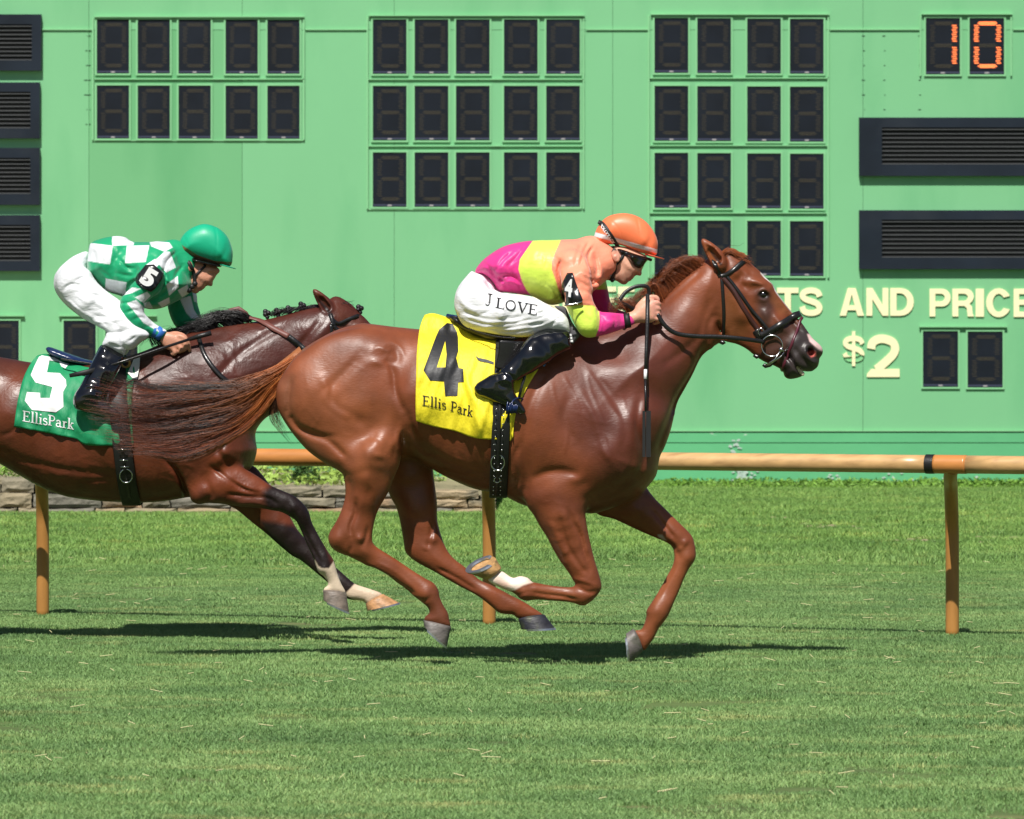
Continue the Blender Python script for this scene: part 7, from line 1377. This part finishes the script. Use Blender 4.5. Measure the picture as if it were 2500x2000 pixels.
    for sg in (-1, 1):
        f = Field(150, 266, 720, 882, Y5 + sg * .29, .16, .0045); f.slab(J5B, [(c[0], c[1], sg * (abs(c[2]) - .29), c[3]) for c in J5BC], k=0); f.stroke(Z6([(300, 1300), (380, 1290), (450, 1320)]), .006, .007, y0=-.3, y1=.3); f.stroke(Z6([(280, 1340), (360, 1330), (440, 1370)]), .006, -.004, y0=-.3, y1=.3); f.stroke(Z6([(500, 1060), (440, 1180), (400, 1280)]), .012, -.004, y0=-.3, y1=.3); f.stroke(Z6([(240, 1410), (350, 1440), (500, 1450)]), .004, .005, y0=-.3, y1=.3)
        finish(f, 'boot', M['patent'], p, lambda u, v, V: np.ones((len(V), 3)), 1)
    # helmet
    f = Field(368, 496, 465, 570, Y5, .16, .0038)
    f.slab(Z6([(966, 330), (968, 280), (985, 232), (1025, 185), (1085, 150), (1150, 134), (1215, 148), (1275, 186), (1318, 240), (1342, 310), (1345, 370), (1335, 425), (1290, 432), (1210, 410), (1120, 385), (1050, 368), (990, 362), (970, 350)]), Z6([(1150, 280, 0, .86)]), k=0, p=2.15)
    f.stroke(Z6([(1150, 134), (1215, 148), (1240, 250), (1225, 400)]), .003, .002, y0=-.3, y1=.3); f.stroke(Z6([(1000, 215), (1050, 300), (1060, 370)]), .003, .0015, y0=-.3, y1=.3)
    hl, V, F = finish(f, 'helmet', M['helmet'], p, lambda u, v, V: paint(u, v, V, lin(20, 172, 128), [(Z6([(900, 255), (968, 270), (1100, 355), (1220, 395), (1400, 408), (1400, 430), (1220, 420), (1080, 375), (966, 298), (900, 280)]), lin(112, 84, 48), .6)]), 1); bvh_ = bvh_of(V, F)
    a = np.array(at(*Z6([(1120, 380)])[0], Y5)); b_ = np.array(at(*Z6([(1330, 438)])[0], Y5)); d = b_ - a; L = np.linalg.norm(d); d /= L; nn = np.array([-d[2], 0, d[0]]); V = []; n = 24
    for i in range(n + 1):
        t = math.radians(-64 + 128 * i / n); e = (a + b_) / 2 + d * (L * .48 * math.cos(t)) + np.array([0, 1, 0]) * .098 * math.sin(t); x = .014 + .016 * max(0, math.cos(t)) ** 2
        o_ = d * x * math.cos(t) + np.array([0, 1, 0]) * x * math.sin(t) * .6; V += [e - o_ * .4 + nn * .003, e + o_ + nn * .001, e + o_ - nn * .003, e - o_ * .4 - nn * .003]
    mesh_obj('visor', V, [(i * 4 + k, i * 4 + (k + 1) % 4, i * 4 + 4 + (k + 1) % 4, i * 4 + 4 + k) for i in range(n) for k in range(4)], mat('green_visor', lin(30, 170, 130), .4), hl)
    hs = dict(bvh=bvb, Y=Y5)
    P, N = near_pts(hs, Z6([(1020, 380), (1050, 430), (1075, 480), (1080, 540)])); o = ribbon(P, N, .018, .004, .003); P, N = near_pts(hs, Z6([(1120, 400), (1150, 430), (1110, 470), (1085, 500)])); q = ribbon(P, N, .012, .003, .003); o.add(q.v, q.f)
    for q in ((1080, 555), (1060, 575), (1040, 600), (1000, 590)): o.ball(at(*Z6([q])[0], Y5 - .055), .014, 7)
    o.obj('chin_strap', M['elastic'], p, True)
    f = Field(405, 475, 535, 590, Y5, .14, .004); f.slab(Z6([(1060, 372), (1160, 395), (1255, 422), (1262, 440), (1160, 425), (1070, 400)]), Z6([(1160, 415, 0, 8.0)]), k=0, p=2.6); f.smooth(1); V, F = f.mesh(); mesh_obj('goggles', V, F, M['lens'], p)
    wp = thing('whip', at(300, 740, Y5 - .19), 'black riding whip lying level in the hand of the jockey with the green helmet', 'whip'); yz = Y5 - .20
    mb = MB(); mb.tube([at(*q, yz + .03) for q in Z6([(1195, 900), (1120, 920), (1040, 945)])], [.013, .012, .010], 10); mb.obj('grip', M['rubber'], wp, True)
    mb = MB(); mb.tube([at(*q, yz - k * .045) for k, q in enumerate(Z6([(1040, 945), (840, 1010), (620, 1085), (420, 1150)]))], [.007, .007, .0065, .006], 8); mb.obj('shaft', M['leather'], wp, True)
    mb = MB(); c = Z6([(420, 1150), (310, 1178), (200, 1200)]); mb.tube([at(*c[0], yz - .135), at(*c[1], yz - .15), at(*c[2], yz - .16)], [.012, .013, .009], 8, flat=.4, up=(0, 1, 0)); mb.obj('flap', M['elastic'], wp, True)
    return p
# ---------------------------------------------------------------- put the scene together
h4 = build_front(); h5 = build_second()
build_hair(h4, h5)
tack_front(HO[h4.name], h4); tack_second(HO[h5.name], h5)
build_rider_front(); build_rider_second()
